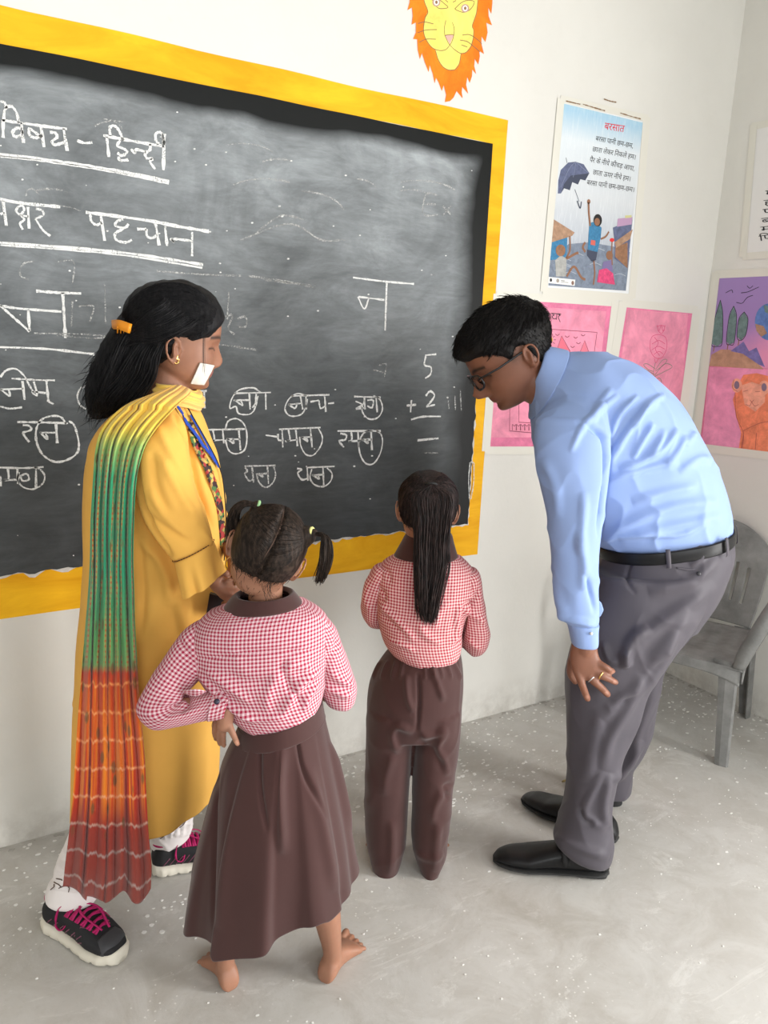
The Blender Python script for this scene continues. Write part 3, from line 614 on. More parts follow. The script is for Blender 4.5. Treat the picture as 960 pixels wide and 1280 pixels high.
for bx, by in ((270, 190), (330, 200), (372, 208), (408, 212), (440, 202), (420, 236), (395, 252)): f.stroke([(bx - 9, by - 3), (bx, by + 3), (bx + 9, by - 3)], .9, ml, .0024)
f.stroke([(165, 480), (165, 575), (440, 590)], .8, ml, .0024, sm=False)
for k in range(8): cx = 145 + k * 18; f.stroke([(cx - 8, 610), (cx - 8, 585), (cx, 592), (cx + 8, 585), (cx + 8, 610)], .7, ml, .0024)
f.build('pencil_drawing', hp)
# pink flower sheet
fp = empty('flower_drawing', on_plane(815, 500, 1, 0), 'pink sheet with a faint drawn rose, left of the room corner', 'poster')
c4 = [(781, 382), (867, 390), (844, 560), (752, 560)]
sheet(FRONT, c4, m_pinkd, fp); tapes(FRONT, c4, 8, fp)
f = Flat(FRONT, T_); f.poly([(632, 92), (890, 110), (850, 640), (560, 640)], m_pink, .0017); f.build('inner_sheet', fp)
rs = flat_mat((.72, .10, .22)); gr_ = flat_mat((.28, .26, .22)); f = Flat(FRONT, T_)
for s_ in [[(728, 225), (740, 205), (770, 200), (795, 215), (798, 260), (775, 300), (745, 295), (728, 262), (728, 225)], [(735, 240), (765, 225), (792, 240)], [(735, 265), (762, 250), (790, 262)], [(742, 285), (765, 272), (782, 282)], [(745, 210), (762, 235), (750, 262), (768, 290)], [(755, 165), (775, 160), (792, 165)], [(760, 180), (775, 195), (790, 178)], [(758, 160), (765, 185), (775, 160), (783, 185), (792, 160)], [(745, 300), (752, 320), (765, 300)]]: f.stroke(s_, .7, rs, .0023)
for s_ in [[(750, 320), (742, 360), (735, 420), (730, 470)], [(748, 345), (715, 325), (700, 330), (720, 350), (742, 358)], [(745, 370), (700, 345), (675, 338), (690, 365), (742, 375)], [(750, 350), (780, 310), (800, 308), (785, 330), (750, 356)], [(745, 375), (790, 325), (822, 338), (785, 360), (745, 380)], [(740, 400), (712, 385), (722, 410), (738, 414)], [(740, 410), (765, 385), (775, 405), (742, 418)]]: f.stroke(s_, .8, gr_, .0023)
f.build('pencil_drawing', fp)
# right wall: landscape and lion sheet
V_ = (860, 200, 3.37)
lp = empty('landscape_drawing', on_plane(925, 560, 0, 0), 'pink and purple sheet with trees, hills and a lion on the right wall', 'poster')
c4 = [(898, 346), (990, 342), (980, 569), (873, 556)]
sheet(RIGHT, c4, m_pinkd, lp); tapes(RIGHT, c4, 8, lp)
m_pur = mat('sheet_purple_wash', (.55, .3, .5), .75); q = NT(m_pur); g = q.geo(); s_ = q.sep(g)
mx = q.math('ADD', q.math('MULTIPLY', q.math('SUBTRACT', s_[2], 1.44), 2.2), q.math('MULTIPLY', q.math('ADD', s_[1], .35), 1.6)); mx = q.math('ADD', mx, q.math('MULTIPLY', q.noise(9, 5, .7, g), .35))
q.color(q.mix(q.ramp(mx, [(.30, 0), (.75, 1)]), (.78, .32, .50), (.36, .24, .52)))
f = Flat(RIGHT, V_); f.poly([(135, 495), (430, 482), (420, 882), (85, 868)], m_pur, .0018); f.build('coloured_sky', lp)
f = Flat(RIGHT, V_); f.poly([(92, 872), (420, 884), (400, 1235), (60, 1195)], flat_mat((.83, .32, .50), .75, 8), .0017); f.build('inner_sheet', lp)
grn = flat_mat((.16, .25, .24), .75, 40); pl = flat_mat((.20, .18, .42), .75, 40); og = flat_mat((.85, .26, .14), .75, 25); og2 = flat_mat((.88, .40, .28), .75, 25)
f = Flat(RIGHT, V_); f.poly([(90, 868), (100, 820), (140, 798), (200, 800), (260, 820), (320, 882)], flat_mat((.50, .30, .20), .75, 20), .0021); f.poly([(180, 805), (235, 765), (262, 812), (240, 818)], pl, .0023); f.poly([(235, 818), (290, 790), (325, 872), (300, 862)], pl, .0024); f.build('drawn_hills', lp)
for pts in ([(138, 590), (148, 650), (145, 770), (125, 785), (100, 775), (112, 680)], [(194, 615), (206, 660), (196, 768), (178, 778), (163, 765), (175, 660)], [(238, 640), (254, 670), (245, 735), (225, 760), (208, 745), (216, 670)]):
    f = Flat(RIGHT, V_); f.poly(pts, grn, .0023); f.stroke(pts, .7, ink, .0025, closed=True); bx = (pts[3][0] + pts[4][0]) / 2; f.stroke([(bx, pts[3][1] - 4), (bx - 4, pts[3][1] + 22)], 1.2, brn, .0024); f.build('drawn_tree', lp)
f = Flat(RIGHT, V_); f.ell(345, 682, 62, 78, flat_mat((.12, .22, .50), .75, 30), .0023); f.poly([(285, 690), (320, 700), (335, 730), (310, 745), (290, 720)], brn2, .0025); f.poly([(320, 610), (350, 620), (345, 650), (325, 640)], grn, .0025); f.build('drawn_globe', lp)
f = Flat(RIGHT, V_)
for s_ in [[(160, 560), (185, 548), (190, 560)], [(225, 560), (255, 555), (300, 535)], [(205, 600), (230, 603), (250, 580), (275, 570)], [(250, 530), (262, 540), (275, 530)]]: f.stroke(s_, .7, ink, .0025)
f.build('drawn_birds', lp)
f = Flat(RIGHT, V_)
f.poly([(215, 940), (235, 905), (290, 898), (340, 910), (380, 960), (380, 1235), (215, 1215), (225, 1150), (205, 1080), (190, 1010)], og, .0021); f.poly([(225, 950), (270, 935), (330, 955), (325, 1020), (285, 1060), (240, 1030)], og2, .0024)
for ex in (207, 322): f.ell(ex, 950 + (ex - 207) * .08, 22, 30, og2, .0025); f.ell(ex, 948 + (ex - 207) * .08, 11, 17, flat_mat((.25, .18, .25)), .0027)
for s_ in [[(235, 975), (255, 970)], [(285, 975), (305, 975)], [(262, 1010), (270, 1018), (280, 1010)], [(270, 1018), (262, 1035), (245, 1030)], [(270, 1018), (282, 1036), (300, 1030)], [(195, 925), (190, 960), (210, 975)], [(200, 980), (205, 1080), (235, 1150), (230, 1215)], [(235, 1140), (300, 1110), (350, 1100)], [(290, 1150), (285, 1220)], [(235, 1160), (225, 1215)]]: f.stroke(s_, .6, flat_mat((.45, .12, .10)), .0028)
f.build('drawn_lion', lp)
# white poem sheet, mostly outside the frame
wp = empty('poem_sheet', on_plane(975, 320, 0, 0), 'white printed verse sheet at the right edge above the landscape drawing', 'poster')
c4 = [(945, 160), (1100, 128), (1080, 306), (932, 318)]
sheet(RIGHT, c4, flat_mat((.80, .79, .77)), wp); tapes(RIGHT, c4, 7, wp)
f = Flat(RIGHT, V_)
for tx, a, b in (('माली', (330, 152), (420, 138)), ('हमने', (322, 192), (450, 178)), ('पानी', (318, 230), (450, 214)), ('बाग में', (312, 268), (470, 250)), ('मोती', (308, 304), (450, 288)), ('िफर', (302, 342), (400, 328))): f = Flat(RIGHT, V_); f.text(tx, a, b, 22, ink, .0022); f.build('poem_line', wp)

# ------------------------------------------------------------------ floor debris
m_chip = mat('plaster_chip', (.80, .79, .76), .9)
b = MB(); r_ = random.Random(3)
def chip(x, y, s):
    n_ = r_.randint(4, 6); a0 = r_.uniform(0, 6); st = r_.uniform(.4, 1)
    pts = [(x + s * math.cos(a0 + 2 * PI * i / n_) * r_.uniform(.6, 1.1), y + st * s * math.sin(a0 + 2 * PI * i / n_) * r_.uniform(.6, 1.1), .0002) for i in range(n_)]
    b.prism(pts, (0, 0, 1), r_.uniform(.0006, .0022))
for k in range(700):
    x = r_.uniform(-3.9, -.05); y = -abs(r_.expovariate(5.5)) - .01
    if y > -1.3: chip(x, y, r_.uniform(.002, .008) * (1.3 if r_.random() < .15 else 1))
for k in range(420):
    x = -abs(r_.expovariate(3.5)) - .01; chip(x, r_.uniform(-1.6, -.02), r_.uniform(.002, .008))
for k in range(420): chip(r_.uniform(-3.2, -.3), r_.uniform(-2.2, -.3), r_.uniform(.001, .004))
for k in range(170): chip(r_.gauss(-1.45, .22), r_.gauss(-.28, .13), r_.uniform(.003, .011))
for k in range(40): chip(r_.gauss(-2.45, .09), r_.gauss(-.50, .08), r_.uniform(.003, .008))
b.v = [(x, min(y, -.004), z) for x, y, z in b.v]
b.build('plaster_chips', m_chip, label='white plaster chips and crumbs scattered over the floor by the walls', cat='debris', kind='stuff')
b = MB()
for k in range(260):
    x = r_.uniform(-4.5, -.02); chip(x, -.008 - abs(r_.gauss(0, .012)), r_.uniform(.004, .014))
for k in range(120): chip(-.008 - abs(r_.gauss(0, .012)), r_.uniform(-1.8, -.02), r_.uniform(.004, .014))
b.v = [(min(x, -.003), min(y, -.003), z) for x, y, z in b.v]
b.build('wall_foot_crumbs', mat('grey_crumbs', (.42, .40, .37), .9), label='grey crumbled mortar along the foot of both walls', cat='debris', kind='stuff')
# dried leaf scrap behind the shoe
P0 = on_plane(712, 982, 2, 0); b = MB(); ax_ = RH * .9 + FH * -.4; ax_ /= np.linalg.norm(ax_); bx_ = np.cross(ZU, ax_); pts = []
V = []; F = []
for i in range(9):
    t = i / 8; w = .010 * math.sin(PI * min(1, t * 1.05 + .02)) + .0012
    for j in range(5):
        u = (j - 2) / 2; V.append(P0 + ax_ * (t - .5) * .055 + bx_ * w * u + ZU * (.004 + .006 * abs(u) + .014 * math.sin(t * PI) * .6))
for i in range(8):
    for j in range(4): a = i * 5 + j; F.append((a, a + 1, a + 6, a + 5))
me = mesh_from(V, F); o = link_mesh('dry_leaf', me, mat('dry_leaf_skin', (.45, .36, .16), .7)); md = o.modifiers.new('t', 'SOLIDIFY'); md.thickness = .0012
prop(o, 'small curled dry leaf on the floor behind the near black shoe', 'leaf')
# ------------------------------------------------------------------ people: shared tools
class Fr:
    """a person's frame: vertical plane through the body that faces the camera; o = metres behind (+) or before (-) it"""
    def __init__(s, dist): s.s = dist
    def P(s, x, y, o=0.0):
        d = pix_ray(x, y); t = (s.s + o - CAM @ FH) / (d @ FH); return CAM + d * t
    def ppm(s, x, y, o=0.0):
        """metres per photograph pixel there"""
        return float((s.P(x, y, o) - CAM) @ CF) / FPX
    def ring(s, l, r, th, o=0.0, n=2.2, tilt=0.0):
        """l, r: photograph pixels of the two silhouette points; th: half depth in metres; tilt: forward edge lower/higher"""
        a, b = s.P(l[0], l[1], o), s.P(r[0], r[1], o)
        return ((a + b) / 2, (b - a) / 2, FH * th + ZU * tilt, n)
    def path(s, pts):
        return np.array([s.P(*p) for p in pts])
    def limb(s, pts, seg=16, dome=True):
        """pts: (x, y, o, radius px)"""
        P = np.array([s.P(p[0], p[1], p[2]) for p in pts]); r = np.array([p[3] * s.ppm(p[0], p[1], p[2]) for p in pts])
        Q = catmull(np.column_stack([P, r]), max(4 * len(pts), 8)); return tube_np(Q[:, :3], Q[:, 3], seg, dome)
def I(x, xs, ys): return np.interp(x, xs, ys)
def smoothI(x, xs, ys):
    c = catmull(np.column_stack([xs, ys]), 200); return np.interp(x, c[:, 0], c[:, 1])
def head_mesh(H, fy=1.0, by=1.0, wx=1.0, child=False, nz=80, nt=84, nose=1.0):
    """closed head surface in head space: x right of the face, y forward, z up, chin at 0, crown at H"""
    zs = np.concatenate([[0.0], 1 - (1 - np.linspace(0.0, 1, nz)) ** 1.0]); zs = np.sort(np.unique(np.clip(zs, 0.004, .9985)))
    yF = smoothI(zs, [0, .04, .10, .16, .22, .30, .40, .50, .58, .68, .78, .87, .94, 1.0], [.24, .375, .40, .385, .40, .40, .405, .405, .43, .43, .405, .34, .24, .04])
    yB = smoothI(zs, [0, .06, .14, .22, .30, .40, .50, .62, .74, .84, .93, 1.0], [.02, -.06, -.13, -.22, -.31, -.41, -.47, -.50, -.47, -.40, -.27, -.04])
    w = smoothI(zs, [0, .03, .08, .16, .25, .35, .45, .55, .68, .80, .90, .96, 1.0], [.07, .14, .20, .265, .30, .325, .34, .35, .355, .32, .23, .15, .03])
    if child: w = w * 1.04; yF = yF * .95
    t = np.linspace(0, 2 * PI, nt, endpoint=False); V = []
    for z, a, b, c in zip(zs, yF, yB, w):
        sx, cy = np.sin(t), np.cos(t); e = 2 / 2.25
        x = c * np.sign(sx) * np.abs(sx) ** e; m = (a + b) / 2; h = (a - b) / 2; y = m + h * np.sign(cy) * np.abs(cy) ** e
        f = np.clip(cy * 1.6, 0, 1); G = lambda x0, s_: np.exp(-((x - x0) / s_) ** 2)
        na = I(z, [.25, .275, .30, .36, .45, .55, .60], [0, .05, .105, .135, .075, .02, 0]) * nose; ns = I(z, [.25, .30, .36, .45, .6], [.085, .075, .058, .045, .05])
        y = y + f * na * G(0, ns) + f * .035 * nose * math.exp(-((z - .305) / .035) ** 2) * (G(.055, .03) + G(-.055, .03))
        y = y + f * (.030 * math.exp(-((z - .225) / .020) ** 2) + .032 * math.exp(-((z - .180) / .022) ** 2) - .012 * math.exp(-((z - .203) / .008) ** 2)) * G(0, .10)
        y = y - f * .050 * math.exp(-((z - .49) / .050) ** 2) * (G(.145, .075) + G(-.145, .075)) + f * .022 * math.exp(-((z - .565) / .03) ** 2) * (G(.14, .10) + G(-.14, .10))
        y = y + f * .030 * math.exp(-((z - .49) / .030) ** 2) * (G(.148, .05) + G(-.148, .05))
        y = y + f * .018 * math.exp(-((z - .36) / .07) ** 2) * (G(.2, .08) + G(-.2, .08)) - f * .012 * math.exp(-((z - .14) / .025) ** 2) * G(0, .12)
        V.append(np.stack([x * wx, np.where(y > 0, y * fy, y * by), np.full(nt, z)], 1))
    n = len(V); V = np.vstack(V) * H; F = []
    for i in range(n - 1):
        for k in range(nt): a = i * nt + k; b = i * nt + (k + 1) % nt; F.append((a, b, b + nt, a + nt))
    F.append(tuple(range(nt))[::-1]); F.append(tuple(range((n - 1) * nt, n * nt))); return V, F
def ear_parts(H, side, wx=1.0, y0=-.03, sc=1.0, dz=0.0):
    """ear as plate, rim and lobe; side +1/-1"""
    out = []; cx = side * .342 * wx; S = lambda y, z, dx: np.array([cx + side * dx, y0 + y, z + dz]) * H
    rim = [S(.045, .40, .0), S(.055, .47, .03), S(.045, .535, .05), S(.0, .575, .065), S(-.055, .56, .08), S(-.08, .50, .085), S(-.07, .43, .075), S(-.035, .37, .055), S(.01, .335, .03), S(.035, .355, .01)]
    c = np.mean(rim, 0); rim = [c + (p - c) * sc for p in rim]
    out.append(tube_np(catmull(rim, 30), .0165 * H * sc, 8))
    pl = [S(.035, .36, -.01), S(.01, .42, .02), S(-.005, .49, .03), S(.0, .54, .03)]
    out.append(tube_np(catmull(pl, 12), np.array([.035, .045, .05, .05, .05, .05, .05, .05, .05, .045, .04, .035]) * H * sc, 10, True, .45, (0, 1, 0)))
    out.append(tube_np([S(.005, .36, .012), S(.012, .345, .012)], .028 * H, 8)); return out
def xf(parts, M):
    """head-space parts to world, M = (origin, X, Y, Z)"""
    o, X, Y, Z = M; return [(o + np.asarray(p[0])[:, :1] * X + np.asarray(p[0])[:, 1:2] * Y + np.asarray(p[0])[:, 2:3] * Z, p[1]) for p in parts]
def basis(fwd, up, org):
    """fwd, up given as (right, up, away) mixes of the view's horizontal frame"""
    g_ = lambda v: RH * v[0] + ZU * v[1] + FH * v[2]
    Y = g_(fwd); Y /= np.linalg.norm(Y); Z = g_(up); Z = Z - Y * (Z @ Y); Z /= np.linalg.norm(Z); return (np.asarray(org, float), np.cross(Y, Z), Y, Z)
def to_local(M, co):
    d = co - M[0]; return np.stack([d @ M[1], d @ M[2], d @ M[3]], 1)
def skin_mat(name, rgb, lip):
    m = mat(name, rgb, .48, .35); q = NT(m); b = m.node_tree.nodes['Principled BSDF']
    b.inputs['Subsurface Weight'].default_value = .18; b.inputs['Subsurface Radius'].default_value = (.9, .35, .2); b.inputs['Subsurface Scale'].default_value = .01
    at = q.n('ShaderNodeAttribute', attribute_name='tint'); g = q.geo()
    c = q.mix(q.ramp(q.noise(14, 4, .6, g), [(.3, 0), (.7, 1)]), tuple(k * .88 for k in rgb), tuple(k * 1.1 for k in rgb))
    s_ = q.sep(at.outputs['Color']); c = q.mix(s_[0], c, lip); c = q.mix(s_[1], c, (.018, .012, .010)); c = q.mix(s_[2], c, tuple(min(1, k * 1.5 + .04) for k in rgb))
    q.color(c); q.bump(q.noise(420, 3, .5, g), .10, .002); return m
def tint(me, rgb):
    a = me.color_attributes.new('tint', 'FLOAT_COLOR', 'POINT'); n = len(me.vertices); c = np.zeros((n, 4)); c[:, :3] = rgb; c[:, 3] = 1
    a.data.foreach_set('color', c.ravel())
def face_tint(co, M, H, c, brow=True, lips=True):
    L = to_local(M, co) / H; fr = L[:, 1] > .2
    if lips: c[:, 0] = np.maximum(c[:, 0], np.where(fr & (np.abs(L[:, 2] - .203) < .045 * (1 - (L[:, 0] / .13) ** 2)) & (np.abs(L[:, 0]) < .12), .8, 0))
    if brow:
        for sx in (-1, 1):
            xe = L[:, 0] * sx - .148; c[:, 1] = np.maximum(c[:, 1], np.where(fr, np.exp(-((L[:, 2] - .474 + 3 * xe * xe) / .009) ** 2) * (np.abs(xe) < .075), 0))
            x = L[:, 0] * sx; zc = .575 + .02 * np.sin(np.clip((x - .05) / .2, 0, 1) * PI); c[:, 1] = np.maximum(c[:, 1], np.where(fr & (x > .05) & (x < .25), np.exp(-((L[:, 2] - zc) / .02) ** 2), 0))
def finger(fr, pts, r0, r1, seg=10):
    return fr.limb([(p[0], p[1], p[2], r0 + (r1 - r0) * i / (len(pts) - 1)) for i, p in enumerate(pts)], seg)
hair_mats = {}
def hair_mat(name, rgb, hi):
    m = mat(name, rgb, .5, .14); q = NT(m); g = q.geo()
    c = q.mix(q.ramp(q.noise(160, 3, .6, q.mapv(g, (1, 1, .25))), [(.4, 0), (.75, 1)]), rgb, hi); q.color(c)
    q.bump(q.noise(300, 2, .5, q.mapv(g, (1, 1, .15))), .25, .003); m.node_tree.nodes['Principled BSDF'].inputs['Anisotropic'].default_value = .5; return m
def strands(guides, n, spread, r, seg=4, nv=14, seed=1, taper=.4, jit=.0):
    """guides: list of point paths (k x 3); each strand blends two neighbouring guides with an offset"""
    R_ = np.random.default_rng(seed); G = [catmull(g_, nv) for g_ in guides]; V = []; F = []; nn = 0
    for i in range(n):
        k = R_.integers(0, len(G)); a = G[k]; b = G[min(k + 1, len(G) - 1)]; u = R_.random(); p = a + (b - a) * u
        off = R_.normal(0, 1, 3) * spread; sp = np.linspace(.35, 1, nv)[:, None]; p = p + off * sp
        if jit: p = p + np.cumsum(R_.normal(0, jit, (nv, 3)), 0)
        cut = R_.uniform(.78, 1.0); p = catmull(p[:max(4, int(nv * cut))], nv)
        rr = r * np.concatenate([np.ones(nv - 4), np.linspace(1, taper, 4)]) * R_.uniform(.6, 1.3)
        v, f = tube_np(p, rr, seg, False); V.append(v); F += [tuple(j + nn for j in q_) for q_ in f]; nn += len(v)
    return np.vstack(V), F
def shoe(heel, toe, L, W, hgt, parts, style='dress', mats=None, name='shoe', parent=None, label=None):
    """heel, toe: ground points; returns the shoe built along them"""
    d = np.array(toe) - np.array(heel); d[2] = 0; d /= np.linalg.norm(d); sd = np.cross(ZU, d); o = np.array([heel[0], heel[1], 0.0])
    def body(z0, prof, wid, exp=2.6, nu=28, nv=44, grow=0.0):
        t = np.linspace(0, 1, nv); R = []
        for u in t:
            w = wid(u) + grow; zt = prof(u); R.append((o + d * L * u + ZU * ((z0 + zt) / 2), sd * w, ZU * ((zt - z0) / 2), exp))
        return loft(R, nv, nu)
    if style == 'dress':
        wid = lambda u: W / 2 * I(u, [0, .04, .12, .3, .5, .7, .85, .95, 1], [.25, .55, .74, .76, .84, 1.0, .86, .58, .20])
        prof = lambda u: I(u, [0, .04, .15, .30, .42, .55, .72, .88, .97, 1], [.035, .062, hgt, hgt, hgt * .95, hgt * .80, hgt * .58, hgt * .50, hgt * .38, .022])
        up = union([body(.012, prof, wid)], .0035, 4); up = link_mesh(name, up, mats[0], parent, label=label)
        sole = body(.006, lambda u: .017, lambda u: wid(u) + .003); hl = loft([(o + d * L * .015 + ZU * .009, sd * W * .18, ZU * .009, 3), (o + d * L * .06 + ZU * .009, sd * W * .34, ZU * .009, 3), (o + d * L * .27 + ZU * .009, sd * W * .36, ZU * .009, 3), (o + d * L * .30 + ZU * .009, sd * W * .30, ZU * .009, 3)], 12, 20)
        v, f = merge([sole, hl]); link_mesh('sole', mesh_from(v, f), mats[1], up)
        return up, o, d, sd
    wid = lambda u: W / 2 * I(u, [0, .04, .12, .3, .5, .7, .85, .95, 1], [.35, .62, .80, .76, .84, 1.0, .90, .62, .26])
    prof = lambda u: I(u, [0, .05, .16, .32, .45, .6, .75, .9, .98, 1], [.055, .085, hgt, hgt * .98, hgt * .95, hgt * .82, hgt * .64, hgt * .52, hgt * .40, .03])
    up = union([body(.02, prof, wid)], .0035, 3); up = link_mesh(name, up, mats[0], parent, label=label)
    b = MB(); nv = 60; nu = 24
    V, F = body(.0, lambda u: .030 + .010 * (1 - min(1, u * 2.2)) + .008 * max(0, (u - .8) / .2), lambda u: wid(u) + .006 + .0006 * math.sin(u * 60), 3.4, nu, nv)
    V = np.asarray(V); uu = (V - o) @ d / L; V[:, 2] = np.where(V[:, 2] < .012, np.maximum(.0008, V[:, 2] + .004 * (np.sin(uu * 42) > .8)), V[:, 2])
    link_mesh('sole', mesh_from(V, F), mats[1], up)
    return up, o, d, sd
def gingham(name, c1, c2, per=.0082):
    m = mat(name, c1, .8, .2); q = NT(m); s_ = q.sep(q.uv())
    def stripe(x): return q.math('GREATER_THAN', q.math('FRACT', q.math('DIVIDE', x, per)), .5)
    a, b = stripe(s_[0]), stripe(s_[1]); f = q.math('MULTIPLY', q.math('ADD', a, b), .5)
    c = q.ramp(f, [(0, c2), (.5, tuple((x * .55 + y * .45) for x, y in zip(c1, c2))), (1, c1)])
    n_ = q.noise(900, 2, .5, q.uv()); q.color(c); q.bump(n_, .1, .001); return m
def cloth_mat(name, rgb, rough=.85, weave=700, var=.12, spec=.12, sheen=.03):
    m = mat(name, rgb, rough, spec); q = NT(m); g = q.geo(); b = m.node_tree.nodes['Principled BSDF']; b.inputs['Sheen Weight'].default_value = sheen; b.inputs['Sheen Roughness'].default_value = .5
    n_ = q.noise(5, 5, .6, g); c = q.mix(q.ramp(n_, [(.3, 0), (.7, 1)]), tuple(k * (1 - var) for k in rgb), tuple(min(1, k * (1 + var)) for k in rgb)); q.color(c)
    q.bump(q.math('ADD', q.math('MULTIPLY', q.noise(weave, 2, .5, g), .4), q.math('MULTIPLY', q.noise(28, 4, .6, g), .6)), .12, .004); return m
def grid_mesh(V, nv, nu, closed=False, uv=None):
    F = []; m = nu
    for i in range(nv - 1):
        for k in range(nu if closed else nu - 1): a = i * m + k; b = i * m + (k + 1) % m; F.append((a, b, b + m, a + m))
    return mesh_from(V, F, uv)
def thick(o, t, off=-1.0):
    md = o.modifiers.new('thickness', 'SOLIDIFY'); md.thickness = t; md.offset = off; return o
def strip(fr_pts, w, nrm, t=.0012):
    """flat band along points, width w, facing nrm"""
    P = np.asarray(fr_pts, float); T = np.gradient(P, axis=0); T /= np.linalg.norm(T, axis=1)[:, None]; nrm = np.asarray(nrm, float); W = np.cross(T, nrm); W /= np.linalg.norm(W, axis=1)[:, None]
    N = np.cross(W, T); k = len(P); V = np.vstack([P + W * w / 2 + N * t, P - W * w / 2 + N * t, P + W * w / 2, P - W * w / 2]); F = []
    for i in range(k - 1): F += [(i, i + 1, k + i + 1, k + i), (2 * k + i, 3 * k + i, 3 * k + i + 1, 2 * k + i + 1), (i, 2 * k + i, 2 * k + i + 1, i + 1), (k + i, k + i + 1, 3 * k + i + 1, 3 * k + i)]
    F += [(0, k, 3 * k, 2 * k), (k - 1, 3 * k - 1, 4 * k - 1, 2 * k - 1)]; return V, F

from mathutils.bvhtree import BVHTree
def bvh_of(me): return BVHTree.FromPolygons([v.co[:] for v in me.vertices], [p.vertices[:] for p in me.polygons])
def snap(bv, pts, off, default=None):
    """photograph points thrown onto a built surface; returns points and normals"""
    out = []; nn = []
    for x, y in pts:
        d = Vector(pix_ray(x, y)).normalized(); h = bv.ray_cast(Vector(CAM), d)
        if h[0] is None:
            if out: out.append(out[-1]); nn.append(nn[-1])
            continue
        n = h[1] if h[1].dot(d) < 0 else -h[1]; out.append(np.array(h[0] + n * off)); nn.append(np.array(n))
    return np.array(out), np.array(nn)
def combpx(bv, pa, pb, n, seed, off=.0012, r=.0008, nv=16, cut=(.75, 1), wob=1.0):
    """strands lying on the near side of a hair shell, between two paths given in photograph pixels"""
    R_ = np.random.default_rng(seed); A_, B_ = catmull(pa, nv), catmull(pb, nv); V = []; F = []; k0 = 0
    for i in range(n):
        t = R_.random(); p = A_ * (1 - t) + B_ * t + R_.normal(0, wob, 2) + np.cumsum(R_.normal(0, .25, (nv, 2)), 0); k = int(nv * R_.uniform(*cut)); s0 = R_.integers(0, max(1, nv // 5)); P, _ = snap(bv, p[s0:k], off + R_.uniform(0, .001))
        if len(P) < 5 or np.linalg.norm(np.diff(P, axis=0), axis=1).max() > .05: continue
        v, f = tube_np(P, np.linspace(r, r * .6, len(P)), 3, False); V.append(v); F += [tuple(j + k0 for j in q_) for q_ in f]; k0 += len(v)
    return np.vstack(V), F
m_eye = mat('eye_white', (.75, .72, .68), .2, .5); m_iris = mat('dark_iris', (.03, .015, .01), .15, .5)
m_gold = mat('gold', (.85, .58, .20), .25, .5, 1.0); m_silver = mat('silver', (.65, .65, .66), .3, .5, 1.0)
def ring_band(name, c, axis, r, w, m, parent, label):
    axis = np.asarray(axis, float); axis /= np.linalg.norm(axis); u = np.cross(axis, [.3, .2, 1]); u /= np.linalg.norm(u); v = np.cross(axis, u); n_ = 28; V = []
    for i in range(n_):
        a = 2 * PI * i / n_; q = u * math.cos(a) + v * math.sin(a)
        for rr, h in ((r, -w), (r + .0014, -w * .8), (r + .0014, w * .8), (r, w)): V.append(np.asarray(c) + q * rr + axis * h)
    F = [(i * 4 + k, i * 4 + (k + 1) % 4, ((i + 1) % n_) * 4 + (k + 1) % 4, ((i + 1) % n_) * 4 + k) for i in range(n_) for k in range(4)]
    return link_mesh(name, mesh_from(V, F), m, parent, label=label)
# ------------------------------------------------------------------ the man
ST = -CAM @ FH
M_ = Fr(-1.28); fr = M_
man = empty('person', fr.P(735, 1075, 0) * [1, 1, 0], 'man in light blue shirt and grey trousers bending forward, hand on his thigh', 'person')
sk_man = skin_mat('brown_skin_of_man', (.21, .088, .053), (.20, .07, .055))
# head
HM = .252
Mh = basis((-.80, -.60, -.10), (-.60, .80, .0), fr.P(640, 511, 0)); Mh = (Mh[0] - Mh[2] * HM * .33, Mh[1], Mh[2], Mh[3])
head = [head_mesh(HM, 1.12, 1.02, 1.04, nose=1.15)] + ear_parts(HM, 1, 1.03, -.06, 1.0, -.045) + ear_parts(HM, -1, 1.03, -.06, 1.0, -.045)
parts = xf(head, Mh)
neck = tube_np(catmull([fr.P(655, 470, 0), fr.P(672, 478, 0), fr.P(700, 495, 0), fr.P(735, 520, 0)], 12), [.062] * 6 + [.068] * 6, 24)
torso = loft([fr.ring((690, 545), (725, 455), .10, 0), fr.ring((700, 585), (810, 492), .17, 0), fr.ring((720, 620), (860, 560), .155, 0), fr.ring((752, 660), (893, 625), .145, 0), fr.ring((762, 700), (898, 690), .15, 0), fr.ring((765, 740), (870, 745), .13, 0)], 24, 32)
legL = fr.limb([(820, 700, -.08, 34), (790, 775, -.12, 30), (765, 850, -.14, 24), (752, 910, -.15, 20), (742, 980, -.17, 19), (735, 1035, -.19, 13), (738, 1062, -.195, 12)])
GG = lambda x, y, z: on_plane(x, y, 2, 0) + ZU * z
footL = tube_np([GG(742, 1089, .050), GG(700, 1084, .036), GG(660, 1080, .026)], [.024, .017, .010], 12)
legR = fr.limb([(840, 700, .08, 34), (815, 800, .13, 26), (795, 870, .16, 22), (785, 920, .17, 19), (764, 975, .165, 10), (763, 1020, .165, 10)])
footR = tube_np([GG(757, 1047, .05), GG(725, 1033, .036), GG(695, 1019, .026)], [.024, .017, .010], 12)
armL = fr.limb([(716, 535, -.10, 20), (713, 585, -.20, 18), (714, 660, -.25, 17), (718, 720, -.255, 15), (729, 790, -.25, 13), (731, 810, -.25, 14)])
armR = fr.limb([(722, 540, .10, 20), (732, 590, .22, 18), (735, 670, .24, 15), (750, 740, .22, 13), (765, 790, .20, 12)])
OH = -.262
palm = loft([fr.ring((717, 798), (745, 798), .019, OH + .01), fr.ring((712, 818), (748, 818), .019, OH + .008), fr.ring((714, 834), (754, 830), .016, OH + .002), fr.ring((719, 846), (757, 838), .013, OH - .002), fr.ring((723, 851), (756, 845), .008, OH - .001)], 16, 28)
